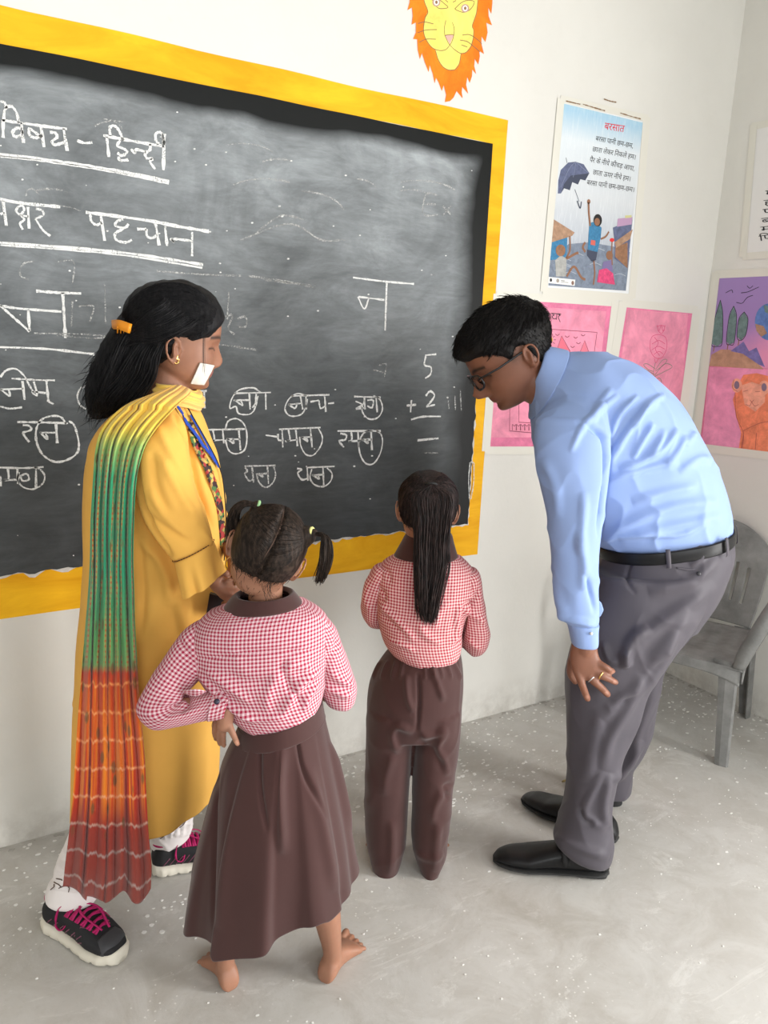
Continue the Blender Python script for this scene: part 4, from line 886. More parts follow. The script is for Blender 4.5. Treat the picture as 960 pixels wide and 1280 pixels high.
fing = [finger(fr, [(721, 838, OH), (727, 854, OH - .010), (731, 865, OH - .004), (734.5, 873.5, OH + .004)], 5.6, 4.2),
        finger(fr, [(733, 842, OH), (743, 852, OH - .012), (752, 860, OH - .006), (759.5, 868, OH + .003)], 5.7, 4.4),
        finger(fr, [(742, 838, OH), (753, 845, OH - .012), (762, 849, OH - .006), (769.5, 853, OH + .003)], 5.3, 4.1),
        finger(fr, [(746, 828, OH), (757, 834, OH - .008), (763, 838, OH - .003), (766, 839, OH + .003)], 4.9, 3.7),
        finger(fr, [(719, 814, OH + .015), (714, 828, OH + .035), (713, 842, OH + .055), (719, 852, OH + .07)], 5.6, 4.2)]
palmR = [fr.limb([(765, 790, .20, 12), (772, 815, .21, 14)]), finger(fr, [(770, 815, .22), (776, 835, .24), (780, 850, .24)], 4, 3), finger(fr, [(775, 812, .215), (786, 828, .22), (792, 842, .22)], 4, 3), finger(fr, [(778, 808, .21), (792, 820, .21), (800, 830, .21)], 4, 3), finger(fr, [(779, 804, .20), (792, 810, .20), (800, 818, .2)], 3.6, 3), finger(fr, [(765, 805, .19), (764, 822, .17), (768, 834, .16)], 4.4, 3.4)]
me = union(parts + [neck, torso, legL, footL, legR, footR, armL, armR, palm] + fing + palmR, .0034, 3, .5)
co = get_co(me); c = np.zeros((len(co), 3)); face_tint(co, Mh, HM, c)
for tx, ty, tr in ((733.6, 871.5, 2.6), (758, 866.3, 2.7), (768.3, 852.4, 2.5), (766, 841, 2.2)):      # finger nails
    px, _ = proj(co); dd = np.linalg.norm(px - np.array([tx, ty]), axis=1); near = np.abs((co - fr.P(tx, ty, OH)) @ FH) < .012; c[:, 2] = np.maximum(c[:, 2], np.where(near & (dd < tr * 1.25), np.clip(1.4 - dd / tr, 0, .9), 0))
L = to_local(Mh, co) / HM; c[:, 1] = np.maximum(c[:, 1], .7 * (np.abs(L[:, 0]) > .26) * np.exp(-((L[:, 1] - .10) / .035) ** 2) * np.clip((L[:, 2] - .40) / .12, 0, 1) * (L[:, 2] < .66)); c[:, 1] = np.maximum(c[:, 1], .22 * np.exp(-((L[:, 2] - .10) / .10) ** 2) * (L[:, 1] > .0))
tint(me, c); body_man = link_mesh('body', me, sk_man, man)
def eyes(M, H, parent, closed=.7, fy=1.0):
    for sx in (-1, 1):
        ctr = np.array([sx * .148, .280 * fy, .488]) * H; r = .058 * H
        bm = bmesh.new(); bmesh.ops.create_uvsphere(bm, u_segments=24, v_segments=16, radius=r); vs = np.array([v.co[:] for v in bm.verts]); F = [tuple(v.index for v in f.verts) for f in bm.faces]; bm.free()
        v2 = xf([(vs + ctr, F)], M)[0]; mi = []
        me = mesh_from(v2[0], F); o = link_mesh('eye', me, [m_eye, m_iris], parent)
        L = to_local(M, get_co(me)) / H - np.array([sx * .148, .318 * fy, .488])
        me.polygons.foreach_set('material_index', [1 if np.mean([L[i][1] for i in p.vertices]) > .052 and abs(np.mean([L[i][2] for i in p.vertices]) + .012) < .032 else 0 for p in me.polygons])
eyes(Mh, HM, man, fy=1.12)
# hair: short, fuller on top; built over the skull
def cap(M, H, fn, n=20000, fy=1, by=1, wx=1):
    """hair shell: sample of the head grown by fn(local) (metres / H), negative = no hair"""
    V, F = head_mesh(1.0, fy, by, wx, nz=110, nt=130, nose=0); g_ = np.array([fn(*v) for v in V.tolist()])
    c_ = np.array([0, -.03, .55]); d = V - c_; d /= np.linalg.norm(d, axis=1)[:, None]; V2 = V + d * g_[:, None]
    return V2 * H, F
def hair_man(x, y, z):
    # hairline: forehead at z .74, temple, round the ear, nape at z .2
    line = I(y, [-.6, -.25, -.13, -.06, .02, .12, .17, .28, .40, .5], [.15, .18, .28, .54, .56, .46, .55, .66, .70, .71]); e = z - line
    top = I(z, [.3, .6, .8, 1.0], [.012, .03, .075, .095]) + .03 * max(0, y) * (z > .7)
    n_ = mnoise.noise(Vector((x * 9, y * 9, z * 9))) * .012 + mnoise.noise(Vector((x * 25, y * 25, z * 9))) * .006
    return np.clip(e / .05, -1, 1) * (top + n_) if e > 0 else -.03
hv = cap(Mh, HM, hair_man, fy=1.12, by=.98, wx=1.02); hv = xf([hv], Mh)
hm = union(hv, .003, 2); m_hair_man = hair_mat('short_black_hair', (.006, .005, .005), (.014, .013, .013))
ho = link_mesh('hair', hm, m_hair_man, man)
def fuzz(me, n, length, lean, r, seed, H, M, cond=None, name='hair_strands', m=None, parent=None, curl=.15):
    """short strands standing on a hair shell"""
    R_ = np.random.default_rng(seed); co = get_co(me); no = get_no(me); L = to_local(M, co) / H; ok = np.where(cond(L))[0]; V = []; F = []; k0 = 0
    for i in R_.choice(ok, n):
        g_ = lean(L[i]); d = M[1] * g_[0] + M[2] * g_[1] + M[3] * g_[2]; d = d / (np.linalg.norm(d) + 1e-9); nn = no[i]; t_ = d - nn * (d @ nn); t_ /= np.linalg.norm(t_) + 1e-9
        t_ = t_ + R_.normal(0, curl, 3); ln = length * R_.uniform(.6, 1.2); P = [co[i] - nn * .002 + t_ * ln * u + nn * (.0042 * math.sin(u * 2.6)) for u in (0, .3, .6, 1)]
        v, f = tube_np(P, [r, r, r * .8, r * .25], 3, False); V.append(v); F += [tuple(j + k0 for j in q_) for q_ in f]; k0 += len(v)
    return link_mesh(name, mesh_from(np.vstack(V), F), m, parent)
fuzz(hm, 2600, .030, lambda l: (l[0] * .5, .9, -.45 if l[1] < .25 else .25), .0010, 3, HM, Mh, lambda L: (L[:, 2] > .66 + .16 * (L[:, 1] > .25)) & (L[:, 1] < .5), m=m_hair_man, parent=ho)
fuzz(hm, 3200, .011, lambda l: (0, -.3, -1), .0007, 4, HM, Mh, lambda L: (L[:, 2] < .72) & (L[:, 1] < .35), m=m_hair_man, parent=ho, name='cropped_sides')
# glasses
m_frame = mat('black_glasses_frame', (.012, .012, .014), .25, .5); m_lens = mat('lens_glass', (.9, .9, .9), .02, .5, Transmission_Weight=1.0, IOR=1.05)
gl = []; hl = lambda x, y, z: Mh[0] + (Mh[1] * x + Mh[2] * y * 1.12 + Mh[3] * z) * HM
b = MB()
for sx in (-1, 1):
    ringp = [hl(sx * (.155 + .115 * np.sign(math.cos(a)) * abs(math.cos(a)) ** .7), .475 - .05 * abs(math.cos(a)) * (math.cos(a) > 0), .475 + .085 * np.sign(math.sin(a)) * abs(math.sin(a)) ** .75) for a in np.linspace(0, 2 * PI, 33)]
    b.tube(ringp, .0030, 8); b.tube([hl(sx * .27, .43, .505), hl(sx * .345, .40, .51), hl(sx * .375, .25, .495), hl(sx * .385, .0, .495), hl(sx * .39, -.07, .46)], .0028, 8)
b.tube([hl(-.05, .485, .49), hl(0, .50, .50), hl(.05, .485, .49)], .0022, 8)
gf = b.build('glasses', m_frame, man, True, label='black-framed glasses')
for sx in (-1, 1):
    pr = [hl(sx * (.155 + .112 * np.sign(math.cos(a)) * abs(math.cos(a)) ** .7), .475 - .05 * abs(math.cos(a)) * (math.cos(a) > 0), .475 + .082 * np.sign(math.sin(a)) * abs(math.sin(a)) ** .75) for a in np.linspace(0, 2 * PI, 33)[:-1]]
    b = MB(); ce = np.mean(pr, 0); b.add([ce] + pr + [ce - Mh[2] * .001] + [p - Mh[2] * .001 for p in pr], [(0, 1 + i, 1 + (i + 1) % 32) for i in range(32)] + [(33, 34 + (i + 1) % 32, 34 + i) for i in range(32)] + [(1 + i, 34 + i, 34 + (i + 1) % 32, 1 + (i + 1) % 32) for i in range(32)])
    b.build('lens', m_lens, gf, True)
# shirt
m_blue = cloth_mat('light_blue_shirt', (.27, .375, .66), .7, 900, .03, .2, .03)
T_s = loft([fr.ring((664, 500), (694, 444), .068, 0), fr.ring((663, 515), (718, 441), .11, 0, 2.1), fr.ring((668, 548), (756, 441), .175, 0, 2.2), fr.ring((676, 585), (806, 464), .198, 0, 2.3), fr.ring((692, 620), (846, 505), .195, 0, 2.3), fr.ring((712, 648), (873, 548), .185, 0, 2.3), fr.ring((728, 668), (893, 588), .178, 0, 2.3), fr.ring((741, 678), (905, 625), .172, 0, 2.3), fr.ring((748, 681), (908, 652), .165, 0, 2.3), fr.ring((752, 683), (905, 660), .158, 0, 2.3)], 60, 64)
def sleeve_arm(rings): return loft(rings, 50, 40)
S_l = loft([fr.ring((690, 500), (742, 480), .05, -.10), fr.ring((672, 528), (757, 516), .075, -.17, 2.2), fr.ring((668, 560), (760, 556), .078, -.20, 2.2), fr.ring((674, 600), (759, 600), .075, -.22, 2.2), fr.ring((684, 645), (753, 645), .066, -.24, 2.2), fr.ring((689, 690), (748, 690), .060, -.25, 2.2), fr.ring((693, 730), (747, 730), .056, -.255, 2.2), fr.ring((697, 758), (748, 756), .052, -.255, 2.3), fr.ring((704, 772), (748, 772), .048, -.253, 2.3), fr.ring((710, 778), (747, 779), .042, -.252, 2.3)], 60, 44)
S_r = fr.limb([(712, 510, .12, 36), (722, 560, .19, 36), (732, 620, .22, 30), (740, 690, .22, 24), (758, 765, .21, 22)], 24)
ms = union([T_s, S_l, S_r], .0040, 6, .5)
fold = []
Z5 = lambda p: [(540 + x / 2.4, 340 + y / 2.4) for x, y in p]
for p, w, h in (([(415, 540), (450, 470), (520, 400), (560, 370)], 3.5, .006), ([(530, 500), (560, 430), (620, 370)], 3.5, .006), ([(530, 570), (570, 500), (630, 420), (680, 390)], 4, .008), ([(600, 560), (640, 490), (665, 450)], 3.5, .006),
                ([(560, 590), (640, 560), (680, 510), (700, 470)], 4, .006), ([(650, 560), (690, 530), (735, 470)], 3.5, .006), ([(700, 580), (735, 540), (760, 490)], 3.5, .005), ([(530, 620), (600, 600), (680, 580), (740, 570)], 4, .005),
                ([(430, 450), (500, 480), (522, 520), (522, 600), (508, 700), (500, 800)], 3.0, -.011), ([(505, 800), (620, 740), (740, 700), (860, 690)], 7, .006), ([(560, 800), (680, 770), (800, 745), (870, 730)], 6, .005), ([(600, 690), (700, 660), (800, 640)], 6, .005), ([(740, 600), (800, 560), (840, 570)], 5, .004),
                ([(455, 660), (450, 760), (440, 850)], 5, .005), ([(330, 560), (370, 640), (380, 740)], 6, .004), ([(300, 450), (420, 450), (500, 470)], 4, .003), ([(760, 520), (790, 480)], 4, .004), ([(600, 470), (640, 400), (700, 370)], 3.5, .005), ([(480, 460), (500, 400), (540, 350)], 4, .004)):
    fold.append((Z5(p), w, h))
Z6 = lambda p: [(600 + x / 2.667, 640 + y / 2.667) for x, y in p]
for p, w, h in (([(250, 330), (300, 355), (385, 375)], 4, .006), ([(330, 60), (345, 180), (340, 260)], 6, .006), ([(345, 200), (375, 290), (385, 340)], 3, -.006), ([(235, 200), (260, 290), (290, 350)], 6, .005), ([(400, 90), (520, 70), (660, 75), (760, 30)], 4, .005)): fold.append((Z6(p), w, h))
crease(ms, fold, 0, 2.0); wrinkle(ms, .0045, (10, 10, 7), 4); lap(ms, 2, .3)
sh = link_mesh('shirt', ms, m_blue, man)
cuff = loft([fr.ring((708, 776), (748, 778), .046, -.252, 2.6), fr.ring((711, 786), (747, 788), .044, -.252, 2.6), fr.ring((714, 800), (747, 802), .041, -.252, 2.6), fr.ring((715, 805), (746, 807), .037, -.252, 2.6)], 16, 40)
link_mesh('cuff', union([cuff], .003, 2), m_blue, sh)
b = MB(); b.prism([fr.P(743, 746, -.275), fr.P(752, 754, -.275), fr.P(755, 763, -.275), fr.P(751, 771, -.275), fr.P(743, 774, -.275)], FH, .012); pm = b.build('sleeve_placket', m_blue, sh); md = pm.modifiers.new('b', 'BEVEL'); md.width = .003; md.segments = 3
v, f = tube_np([fr.P(739, 792, -.296), fr.P(739, 792, -.299)], .0042, 12); link_mesh('cuff_button', mesh_from(v, f), mat('pale_button', (.75, .74, .68), .3), sh)
# collar: standing band with a folded outer leaf
def collar_man():
    V = []; nu = 40
    rows = [((664, 500), (690, 448), .074), ((661, 486), (680, 436), .072), ((662, 490), (684, 434), .078), ((664, 512), (701, 437), .096), ((663, 524), (709, 439), .106)]
    for l, r, th in rows:
        c_, A_, B_, _ = fr.ring(l, r, th, 0); t = np.linspace(0, 2 * PI, nu, endpoint=False); V.append(c_ + np.cos(t)[:, None] * A_ + np.sin(t)[:, None] * B_)
    return grid_mesh(catmull(np.array([x.ravel() for x in V]), 20).reshape(-1, 3), 20, nu, True)
o = link_mesh('collar', collar_man(), m_blue, sh); thick(o, .003)
# trousers
m_grey = cloth_mat('grey_trouser_cloth', (.078, .070, .084), .5, 900, .06, .2, .08)
hips = loft([fr.ring((749, 679), (905, 654), .163, 0, 2.3), fr.ring((747, 694), (910, 682), .172, 0, 2.3), fr.ring((744, 712), (904, 708), .178, 0, 2.3), fr.ring((738, 740), (888, 742), .175, 0, 2.3), fr.ring((735, 775), (866, 778), .15, 0, 2.3)], 30, 60)
tl = loft([fr.ring((746, 715), (898, 715), .10, -.085, 2.3), fr.ring((738, 745), (885, 745), .105, -.09, 2.3), fr.ring((724, 785), (861, 785), .108, -.11, 2.3), fr.ring((712, 822), (834, 822), .102, -.125, 2.3), fr.ring((708, 856), (809, 856), .092, -.135, 2.3), fr.ring((709, 895), (796, 895), .086, -.14, 2.3), fr.ring((711, 935), (779, 935), .080, -.15, 2.3), fr.ring((711, 970), (769, 970), .076, -.16, 2.3), fr.ring((706, 1000), (763, 1000), .074, -.17, 2.3), fr.ring((698, 1030), (763, 1030), .074, -.18, 2.3), fr.ring((692, 1046), (765, 1050), .076, -.19, 2.3), fr.ring((696, 1054), (762, 1068), .076, -.19, 2.3), fr.ring((704, 1060), (758, 1076), .070, -.19, 2.3)], 80, 48)
tr = loft([fr.ring((760, 715), (900, 715), .10, .085, 2.3), fr.ring((752, 780), (868, 780), .10, .11, 2.3), fr.ring((748, 822), (833, 822), .095, .135, 2.3), fr.ring((748, 868), (821, 868), .085, .15, 2.3), fr.ring((742, 910), (814, 910), .078, .16, 2.3), fr.ring((736, 940), (803, 938), .074, .16, 2.3), fr.ring((732, 965), (790, 958), .070, .165, 2.3), fr.ring((732, 988), (787, 988), .068, .17, 2.3)], 60, 44)
mt = union([hips, tl, tr], .0040, 6, .5)
fold = [(Z6(p), w, h) for p, w, h in (([(545, 125), (500, 180), (490, 230), (520, 272)], 2.2, -.004), ([(820, 110), (760, 130), (700, 180)], 4, .006), ([(800, 150), (700, 230), (560, 265)], 8, .007), ([(780, 240), (660, 330), (540, 420), (480, 480)], 9, .009),
    ([(700, 330), (620, 430), (560, 520)], 8, .007), ([(560, 380), (500, 430), (470, 520)], 6, .010), ([(480, 460), (490, 520)], 5, .010), ([(410, 430), (430, 490), (460, 500)], 4, .006), ([(660, 400), (560, 560), (470, 620), (410, 690)], 7, .010), ([(620, 470), (520, 600), (430, 650)], 5, -.008), ([(540, 540), (500, 640), (430, 760), (410, 860)], 7, .008),
    ([(410, 860), (370, 940), (350, 1010), (420, 1060)], 5, .006), ([(430, 870), (410, 980), (420, 1050)], 5, .008), ([(250, 1075), (330, 1120), (430, 1150)], 5, .006), ([(335, 985), (345, 1020), (380, 1040)], 3.5, -.008), ([(600, 560), (560, 650), (520, 760), (500, 860)], 6, .007), ([(540, 760), (480, 860), (440, 900)], 5, .008), ([(400, 650), (380, 760), (350, 900)], 8, .005), ([(300, 640), (300, 800), (290, 950)], 6, .004))]
crease(mt, fold, -.1, 1.5); wrinkle(mt, .004, (8, 8, 5), 9); lap(mt, 2, .3)
to = link_mesh('trousers', mt, m_grey, man)
# hem bands, pocket welt and button
for nm, pth, w in (('pocket_welt', [(847, 710, -.176), (862, 712, -.176), (880, 710, -.165), (896, 705, -.14)], .003),):
    v, f = tube_np(catmull([fr.P(*p) for p in pth], 14), w, 8); link_mesh(nm, mesh_from(v, f), m_grey, to)
v, f = tube_np([fr.P(873.5, 717, -.178), fr.P(873.5, 717, -.184)], .0058, 14); link_mesh('pocket_button', mesh_from(v, f), mat('dark_button', (.05, .05, .055), .25), to)
# belt and loops
m_belt = mat('black_belt_leather', (.008, .008, .009), .4, .25)
def belt_ring(l, r, th, w, m, parent, name='belt'):
    c_, A_, B_, _ = fr.ring(l, r, th, 0); t = np.linspace(0, 2 * PI, 72, endpoint=False); up = np.cross(A_, B_); up /= np.linalg.norm(up); up = up * (1 if up[2] > 0 else -1); V = []
    e = 2 / 2.3; cc = np.sign(np.cos(t)) * np.abs(np.cos(t)) ** e; ss = np.sign(np.sin(t)) * np.abs(np.sin(t)) ** e; base = c_ + cc[:, None] * A_ + ss[:, None] * B_
    for s_ in (-.5, -.42, 0, .42, .5): V.append(base + up * w * s_ + (base - c_) * (.010 if abs(s_) < .45 else .002))
    o = link_mesh(name, grid_mesh(np.vstack(V), 5, 72, True), m, parent); thick(o, .004); return o, c_, A_, B_, up
bo, bc, bA, bB, bup = belt_ring((745, 686), (910, 662), .178, .034, m_belt, man)
for a in (-.25, -.95, -1.75):
    e = 2 / 2.3; p0 = bc + np.sign(math.cos(a)) * abs(math.cos(a)) ** e * bA * 1.02 + np.sign(math.sin(a)) * abs(math.sin(a)) ** e * bB * 1.03
    out = p0 - bc; out /= np.linalg.norm(out); tg = np.cross(bup, out)
    v, f = strip([p0 - bup * .026, p0 - bup * .022 + out * .003, p0 + out * .004, p0 + bup * .022 + out * .003, p0 + bup * .026], .012, out); link_mesh('belt_loop', mesh_from(v, f), m_grey, bo)
v, f = tube_np([bc + bA * -.93 + bB * .2 + bup * .014, bc + bA * -1.02 + bup * .014, bc + bA * -1.02 - bup * .014, bc + bA * -.93 + bB * .2 - bup * .014], .0025, 8); link_mesh('belt_buckle', mesh_from(v, f), m_silver, bo)
# shoes
m_leather = mat('black_shoe_leather', (.007, .007, .008), .33, .3); q = NT(m_leather); q.rough(q.ramp(q.noise(18, 4, .6, q.geo()), [(.3, .28), (.7, .5)])); q.bump(q.noise(40, 4, .6, q.geo()), .08, .004)
m_sole = mat('black_rubber_sole', (.02, .02, .02), .7)
G = lambda x, y: on_plane(x, y, 2, 0)
he, te = G(760, 1092), G(616, 1077)
s1, o_, d_, sd_ = shoe(he, te, float(np.linalg.norm(te - he)) * 1.0, .104, .088, None, 'dress', (m_leather, m_sole), 'shoe', man)
V, F = strip(catmull([o_ + d_ * .13 + sd_ * .050 + ZU * .045, o_ + d_ * .135 + sd_ * .036 + ZU * .088, o_ + d_ * .14 + ZU * .096, o_ + d_ * .135 - sd_ * .036 + ZU * .088, o_ + d_ * .13 - sd_ * .050 + ZU * .045], 16), .022, ZU, .002); link_mesh('shoe_strap', mesh_from(V, F), m_leather, s1)
he, te = G(771, 1054), G(653, 1001)
s2, o_, d_, sd_ = shoe(he, te, float(np.linalg.norm(te - he)) * 1.0, .104, .088, None, 'dress', (m_leather, m_sole), 'shoe', man)
V, F = strip(catmull([o_ + d_ * .13 + sd_ * .050 + ZU * .045, o_ + d_ * .135 + sd_ * .036 + ZU * .088, o_ + d_ * .14 + ZU * .096, o_ + d_ * .135 - sd_ * .036 + ZU * .088, o_ + d_ * .13 - sd_ * .050 + ZU * .045], 16), .022, ZU, .002); link_mesh('shoe_strap', mesh_from(V, F), m_leather, s2)
for a, b_, n_ in (((764, 985, .17, 13), (765, 1025, .165, 13), 'sock'), ((735, 1045, -.19, 15), (738, 1078, -.195, 15), 'sock')):
    v, f = fr.limb([a, ((a[0] + b_[0]) / 2, (a[1] + b_[1]) / 2, (a[2] + b_[2]) / 2, a[3]), b_], 24); link_mesh(n_, mesh_from(v, f), mat('black_sock', (.015, .015, .016), .85), man)
a, b_ = fr.P(742, 838, OH), fr.P(753, 845, OH - .012); ring_band('ring', a * .15 + b_ * .85, b_ - a, .0108, .0022, m_gold, man, 'gold ring on the ring finger')
a, b_ = fr.P(733, 842, OH), fr.P(743, 852, OH - .012); ring_band('ring', a * .35 + b_ * .65, b_ - a, .0115, .0016, m_silver, man, 'silver ring on the middle finger')
# ------------------------------------------------------------------ the woman
def snap_strip(bv, pts, w, off=.002, t=.0012, n=30):
    P, N = snap(bv, catmull(pts, n), off); k = len(P); N = N.mean(0); return strip(P, w, N, t)
fr = Fr(-1.655)
woman = empty('person', fr.P(150, 1120, 0) * [1, 1, 0], 'woman in yellow kurta with long tie-dyed scarf, facing right beside the board', 'person')
sk_w = skin_mat('brown_skin_of_woman', (.29, .135, .082), (.33, .11, .10))
HW = .218
Mw = basis((.92, -.17, .36), (.18, .98, .05), fr.P(250, 489, .02)); Mw = (Mw[0] - Mw[2] * HW * .32, Mw[1], Mw[2], Mw[3])
parts = xf([head_mesh(HW, 1.0, 1.0, .95, nose=.82)] + ear_parts(HW, 1, .97, -.05, 1.05, -.075) + ear_parts(HW, -1, .97, -.05, 1.05, -.075), Mw)
neck = tube_np(catmull([fr.P(214, 455, .01), fr.P(210, 485, .0), fr.P(200, 520, .0)], 10), .052, 24)
torso = loft([fr.ring((180, 505), (232, 505), .06, 0), fr.ring((135, 540), (245, 540), .11, 0), fr.ring((122, 600), (262, 600), .11, 0), fr.ring((122, 680), (264, 680), .11, 0), fr.ring((115, 760), (260, 760), .12, 0), fr.ring((112, 830), (255, 830), .12, 0)], 24, 30)
legN = fr.limb([(170, 830, -.06, 40), (155, 930, -.08, 32), (130, 1020, -.10, 22), (98, 1090, -.12, 14), (86, 1122, -.14, 11)])
legF = fr.limb([(200, 830, .07, 38), (210, 930, .09, 30), (212, 1000, .11, 22), (208, 1050, .13, 14)])
gN0, gN1 = on_plane(62, 1152, 2, 0), on_plane(153, 1202, 2, 0); gF0, gF1 = on_plane(190, 1090, 2, 0), on_plane(283, 1072, 2, 0)
footN = tube_np([gN0 + (gN1 - gN0) * t + ZU * z for t, z in ((.18, .055), (.45, .045), (.72, .034))], [.024, .020, .013], 12)
footF = tube_np([gF0 + (gF1 - gF0) * t + ZU * z for t, z in ((.18, .055), (.45, .045), (.72, .034))], [.024, .020, .013], 12)
armN = fr.limb([(190, 545, -.12, 24), (200, 590, -.16, 25), (212, 640, -.17, 22), (238, 680, -.175, 18), (258, 712, -.165, 12), (268, 726, -.15, 9)])
armF = fr.limb([(215, 545, .12, 22), (235, 600, .15, 22), (262, 650, .12, 19), (284, 676, .02, 14), (292, 694, -.05, 10), (294, 708, -.09, 9)])
OW = -.13
palmN = fr.limb([(265, 723, OW - .01, 9), (276, 732, OW - .01, 12), (284, 735, OW, 12)])
fN = [finger(fr, [(284, 727, OW - .02), (293, 726, OW - .01), (298, 731, OW + .02), (295, 738, OW + .04)], 5.2, 4.2), finger(fr, [(284, 733, OW - .02), (293, 734, OW - .012), (297, 740, OW + .015), (292, 745, OW + .03)], 5.2, 4.2),
      finger(fr, [(282, 740, OW - .02), (289, 742, OW - .015), (292, 747, OW + .01), (286, 751, OW + .025)], 5.0, 4.0), finger(fr, [(277, 744, OW - .015), (283, 748, OW - .012), (284, 753, OW + .01), (279, 755, OW + .02)], 4.6, 3.8), finger(fr, [(270, 722, OW - .02), (277, 716, OW - .03), (283, 717, OW - .035)], 5.4, 4.6)]
palmF = fr.limb([(294, 706, -.09, 9), (295, 718, -.085, 10), (293, 728, -.075, 10)])
fF = [finger(fr, [(292, 722, -.09), (287, 734, -.085), (282, 744, -.08)], 4.8, 3.6), finger(fr, [(296, 724, -.085), (294, 738, -.075), (289, 750, -.07)], 4.8, 3.6), finger(fr, [(299, 722, -.075), (299, 736, -.065), (295, 748, -.06)], 4.8, 3.6), finger(fr, [(302, 718, -.07), (304, 731, -.06), (301, 742, -.055)], 4.6, 3.6), finger(fr, [(289, 712, -.09), (284, 720, -.10), (283, 727, -.105)], 5, 4.2)]
me = union(parts + [neck, torso, legN, legF, footN, footF, armN, armF, palmN, palmF] + fN + fF, .0034, 3)
co = get_co(me); c = np.zeros((len(co), 3)); face_tint(co, Mw, HW, c); tint(me, c); body_w = link_mesh('body', me, sk_w, woman); eyes(Mw, HW, woman)
hlw = lambda x, y, z: Mw[0] + (Mw[1] * x + Mw[2] * y + Mw[3] * z) * HW
# bandage on the cheek
bvw = bvh_of(me); m_gauze = mat('white_gauze', (.70, .66, .60), .9, .1); q = NT(m_gauze); q.bump(q.noise(500, 2, .5, q.geo()), .3, .002)
V = []; nr = 16
for i in range(nr):
    for j in range(nr):
        u, v_ = i / (nr - 1), j / (nr - 1); a = np.array([237, 479]) * (1 - u) + np.array([249, 452]) * u; b2 = np.array([254, 481]) * (1 - u) + np.array([267, 455]) * u; V.append(a + (b2 - a) * v_)
P, N = snap(bvw, V, .0035)
if len(P) == nr * nr:
    P = P + N * .0035 * np.array([mnoise.noise(Vector((i * .37, 0, 0))) for i in range(nr * nr)])[:, None]
    me2 = grid_mesh(P, nr, nr); lap(me2, 4); o = link_mesh('cheek_bandage', me2, m_gauze, woman, label='white gauze bandage taped on the cheek'); thick(o, .003, 0)
# earring, hair clip
v, f = tube_np([hlw(.355, -.01, .335), hlw(.36, -.01, .30)], .0026, 10); v2, f2 = tube_np([hlw(.36, -.01 + .022 * math.cos(a), .285 + .03 * math.sin(a)) for a in np.linspace(0, 2 * PI, 20)], .0016, 6, False)
v, f = merge([(v, f), (v2, f2)]); link_mesh('earring', mesh_from(v, f), m_gold, woman)
# hair
m_hair_w = hair_mat('long_black_hair', (.006, .006, .007), (.018, .017, .018))
def hair_w(x, y, z):
    line = I(y, [-.6, -.2, -.08, -.02, .08, .18, .28, .38, .5], [.10, .16, .28, .53, .53, .53, .58, .70, .78]); e = z - line
    top = I(z, [.3, .6, .85, 1.0], [.04, .065, .085, .09]) * I(y, [-.5, .2, .45], [1, 1, .55])
    return min(1, e / .06) * top if e > 0 else -.03
hc = xf([cap(Mw, HW, hair_w, wx=.95)], Mw)[0]
bulk = loft([fr.ring((186, 372), (232, 372), .05, .0), fr.ring((160, 388), (238, 385), .075, .0), fr.ring((147, 405), (226, 405), .085, .0), fr.ring((134, 425), (203, 425), .09, .0), fr.ring((122, 450), (197, 450), .088, .0), fr.ring((112, 475), (197, 475), .082, .0), fr.ring((109, 495), (182, 490), .07, .0), fr.ring((112, 512), (160, 505), .05, .0), fr.ring((118, 524), (143, 520), .03, .0)], 40, 40)
hmw = union([hc, bulk], .0042, 5); wrinkle(hmw, .002, (30, 30, 6), 2); how = link_mesh('hair', hmw, m_hair_w, woman)
gd = []
for k in range(7):      # near side: from the parting over the ear to the clip and down
    a = k / 6; gd.append([fr.P(262 - 50 * a, 392 - 34 * a, -.03 + .02 * a), fr.P(235 - 30 * a, 412 - 36 * a, -.095), fr.P(195 - 12 * a, 428 - 36 * a, -.105), fr.P(160, 428 - 14 * a, -.09), fr.P(140 + 6 * a, 455 - 10 * a, -.095), fr.P(124 + 8 * a, 490, -.085), fr.P(118 + 12 * a, 524, -.04)])
for k in range(6):
    a = k / 5; gd.append([fr.P(206 - 20 * a, 425 - 10 * a, -.09), fr.P(197 - 32 * a, 445, -.097), fr.P(192 - 42 * a, 470, -.093), fr.P(175 - 48 * a, 495, -.08), fr.P(140 - 22 * a, 522, -.045)])
v, f = strands(gd, 520, .0045, .0011, 4, 14, 5, jit=.0006); link_mesh('hair_strands', mesh_from(v, f), m_hair_w, how)
v, f = strands([[fr.P(256, 378, -.02), fr.P(258, 400, -.07), fr.P(257, 430, -.075), fr.P(258, 460, -.075), fr.P(262, 482, -.07)], [fr.P(254, 378, -.02), fr.P(255, 400, -.07), fr.P(254, 430, -.075), fr.P(254, 460, -.075), fr.P(257, 482, -.07)]], 5, .0010, .0005, 4, 16, 8); link_mesh('loose_lock', mesh_from(v, f), m_hair_w, how)
bvh_w = bvh_of(hmw)
fuzz(hmw, 420, .034, lambda l: (0, -.35, -1), .0007, 41, HW, Mw, lambda L: (L[:, 2] < .25) & (L[:, 1] < -.1), m=m_hair_w, parent=how, name='hair_ends', curl=.35)
v, f = merge([combpx(bvh_w, [(270, 386), (240, 360), (200, 356), (168, 374), (150, 402)], [(263, 404), (245, 418), (220, 418), (185, 412), (156, 410)], 420, 31), combpx(bvh_w, [(262, 410), (238, 424), (214, 428), (180, 420), (156, 412)], [(245, 424), (222, 430), (200, 430), (175, 424), (156, 414)], 120, 32),
    combpx(bvh_w, [(150, 412), (132, 440), (118, 475), (112, 500), (118, 522)], [(160, 414), (196, 436), (194, 462), (180, 488), (150, 515)], 420, 33, wob=2.0)])
link_mesh('combed_strands', mesh_from(v, f), m_hair_w, how)
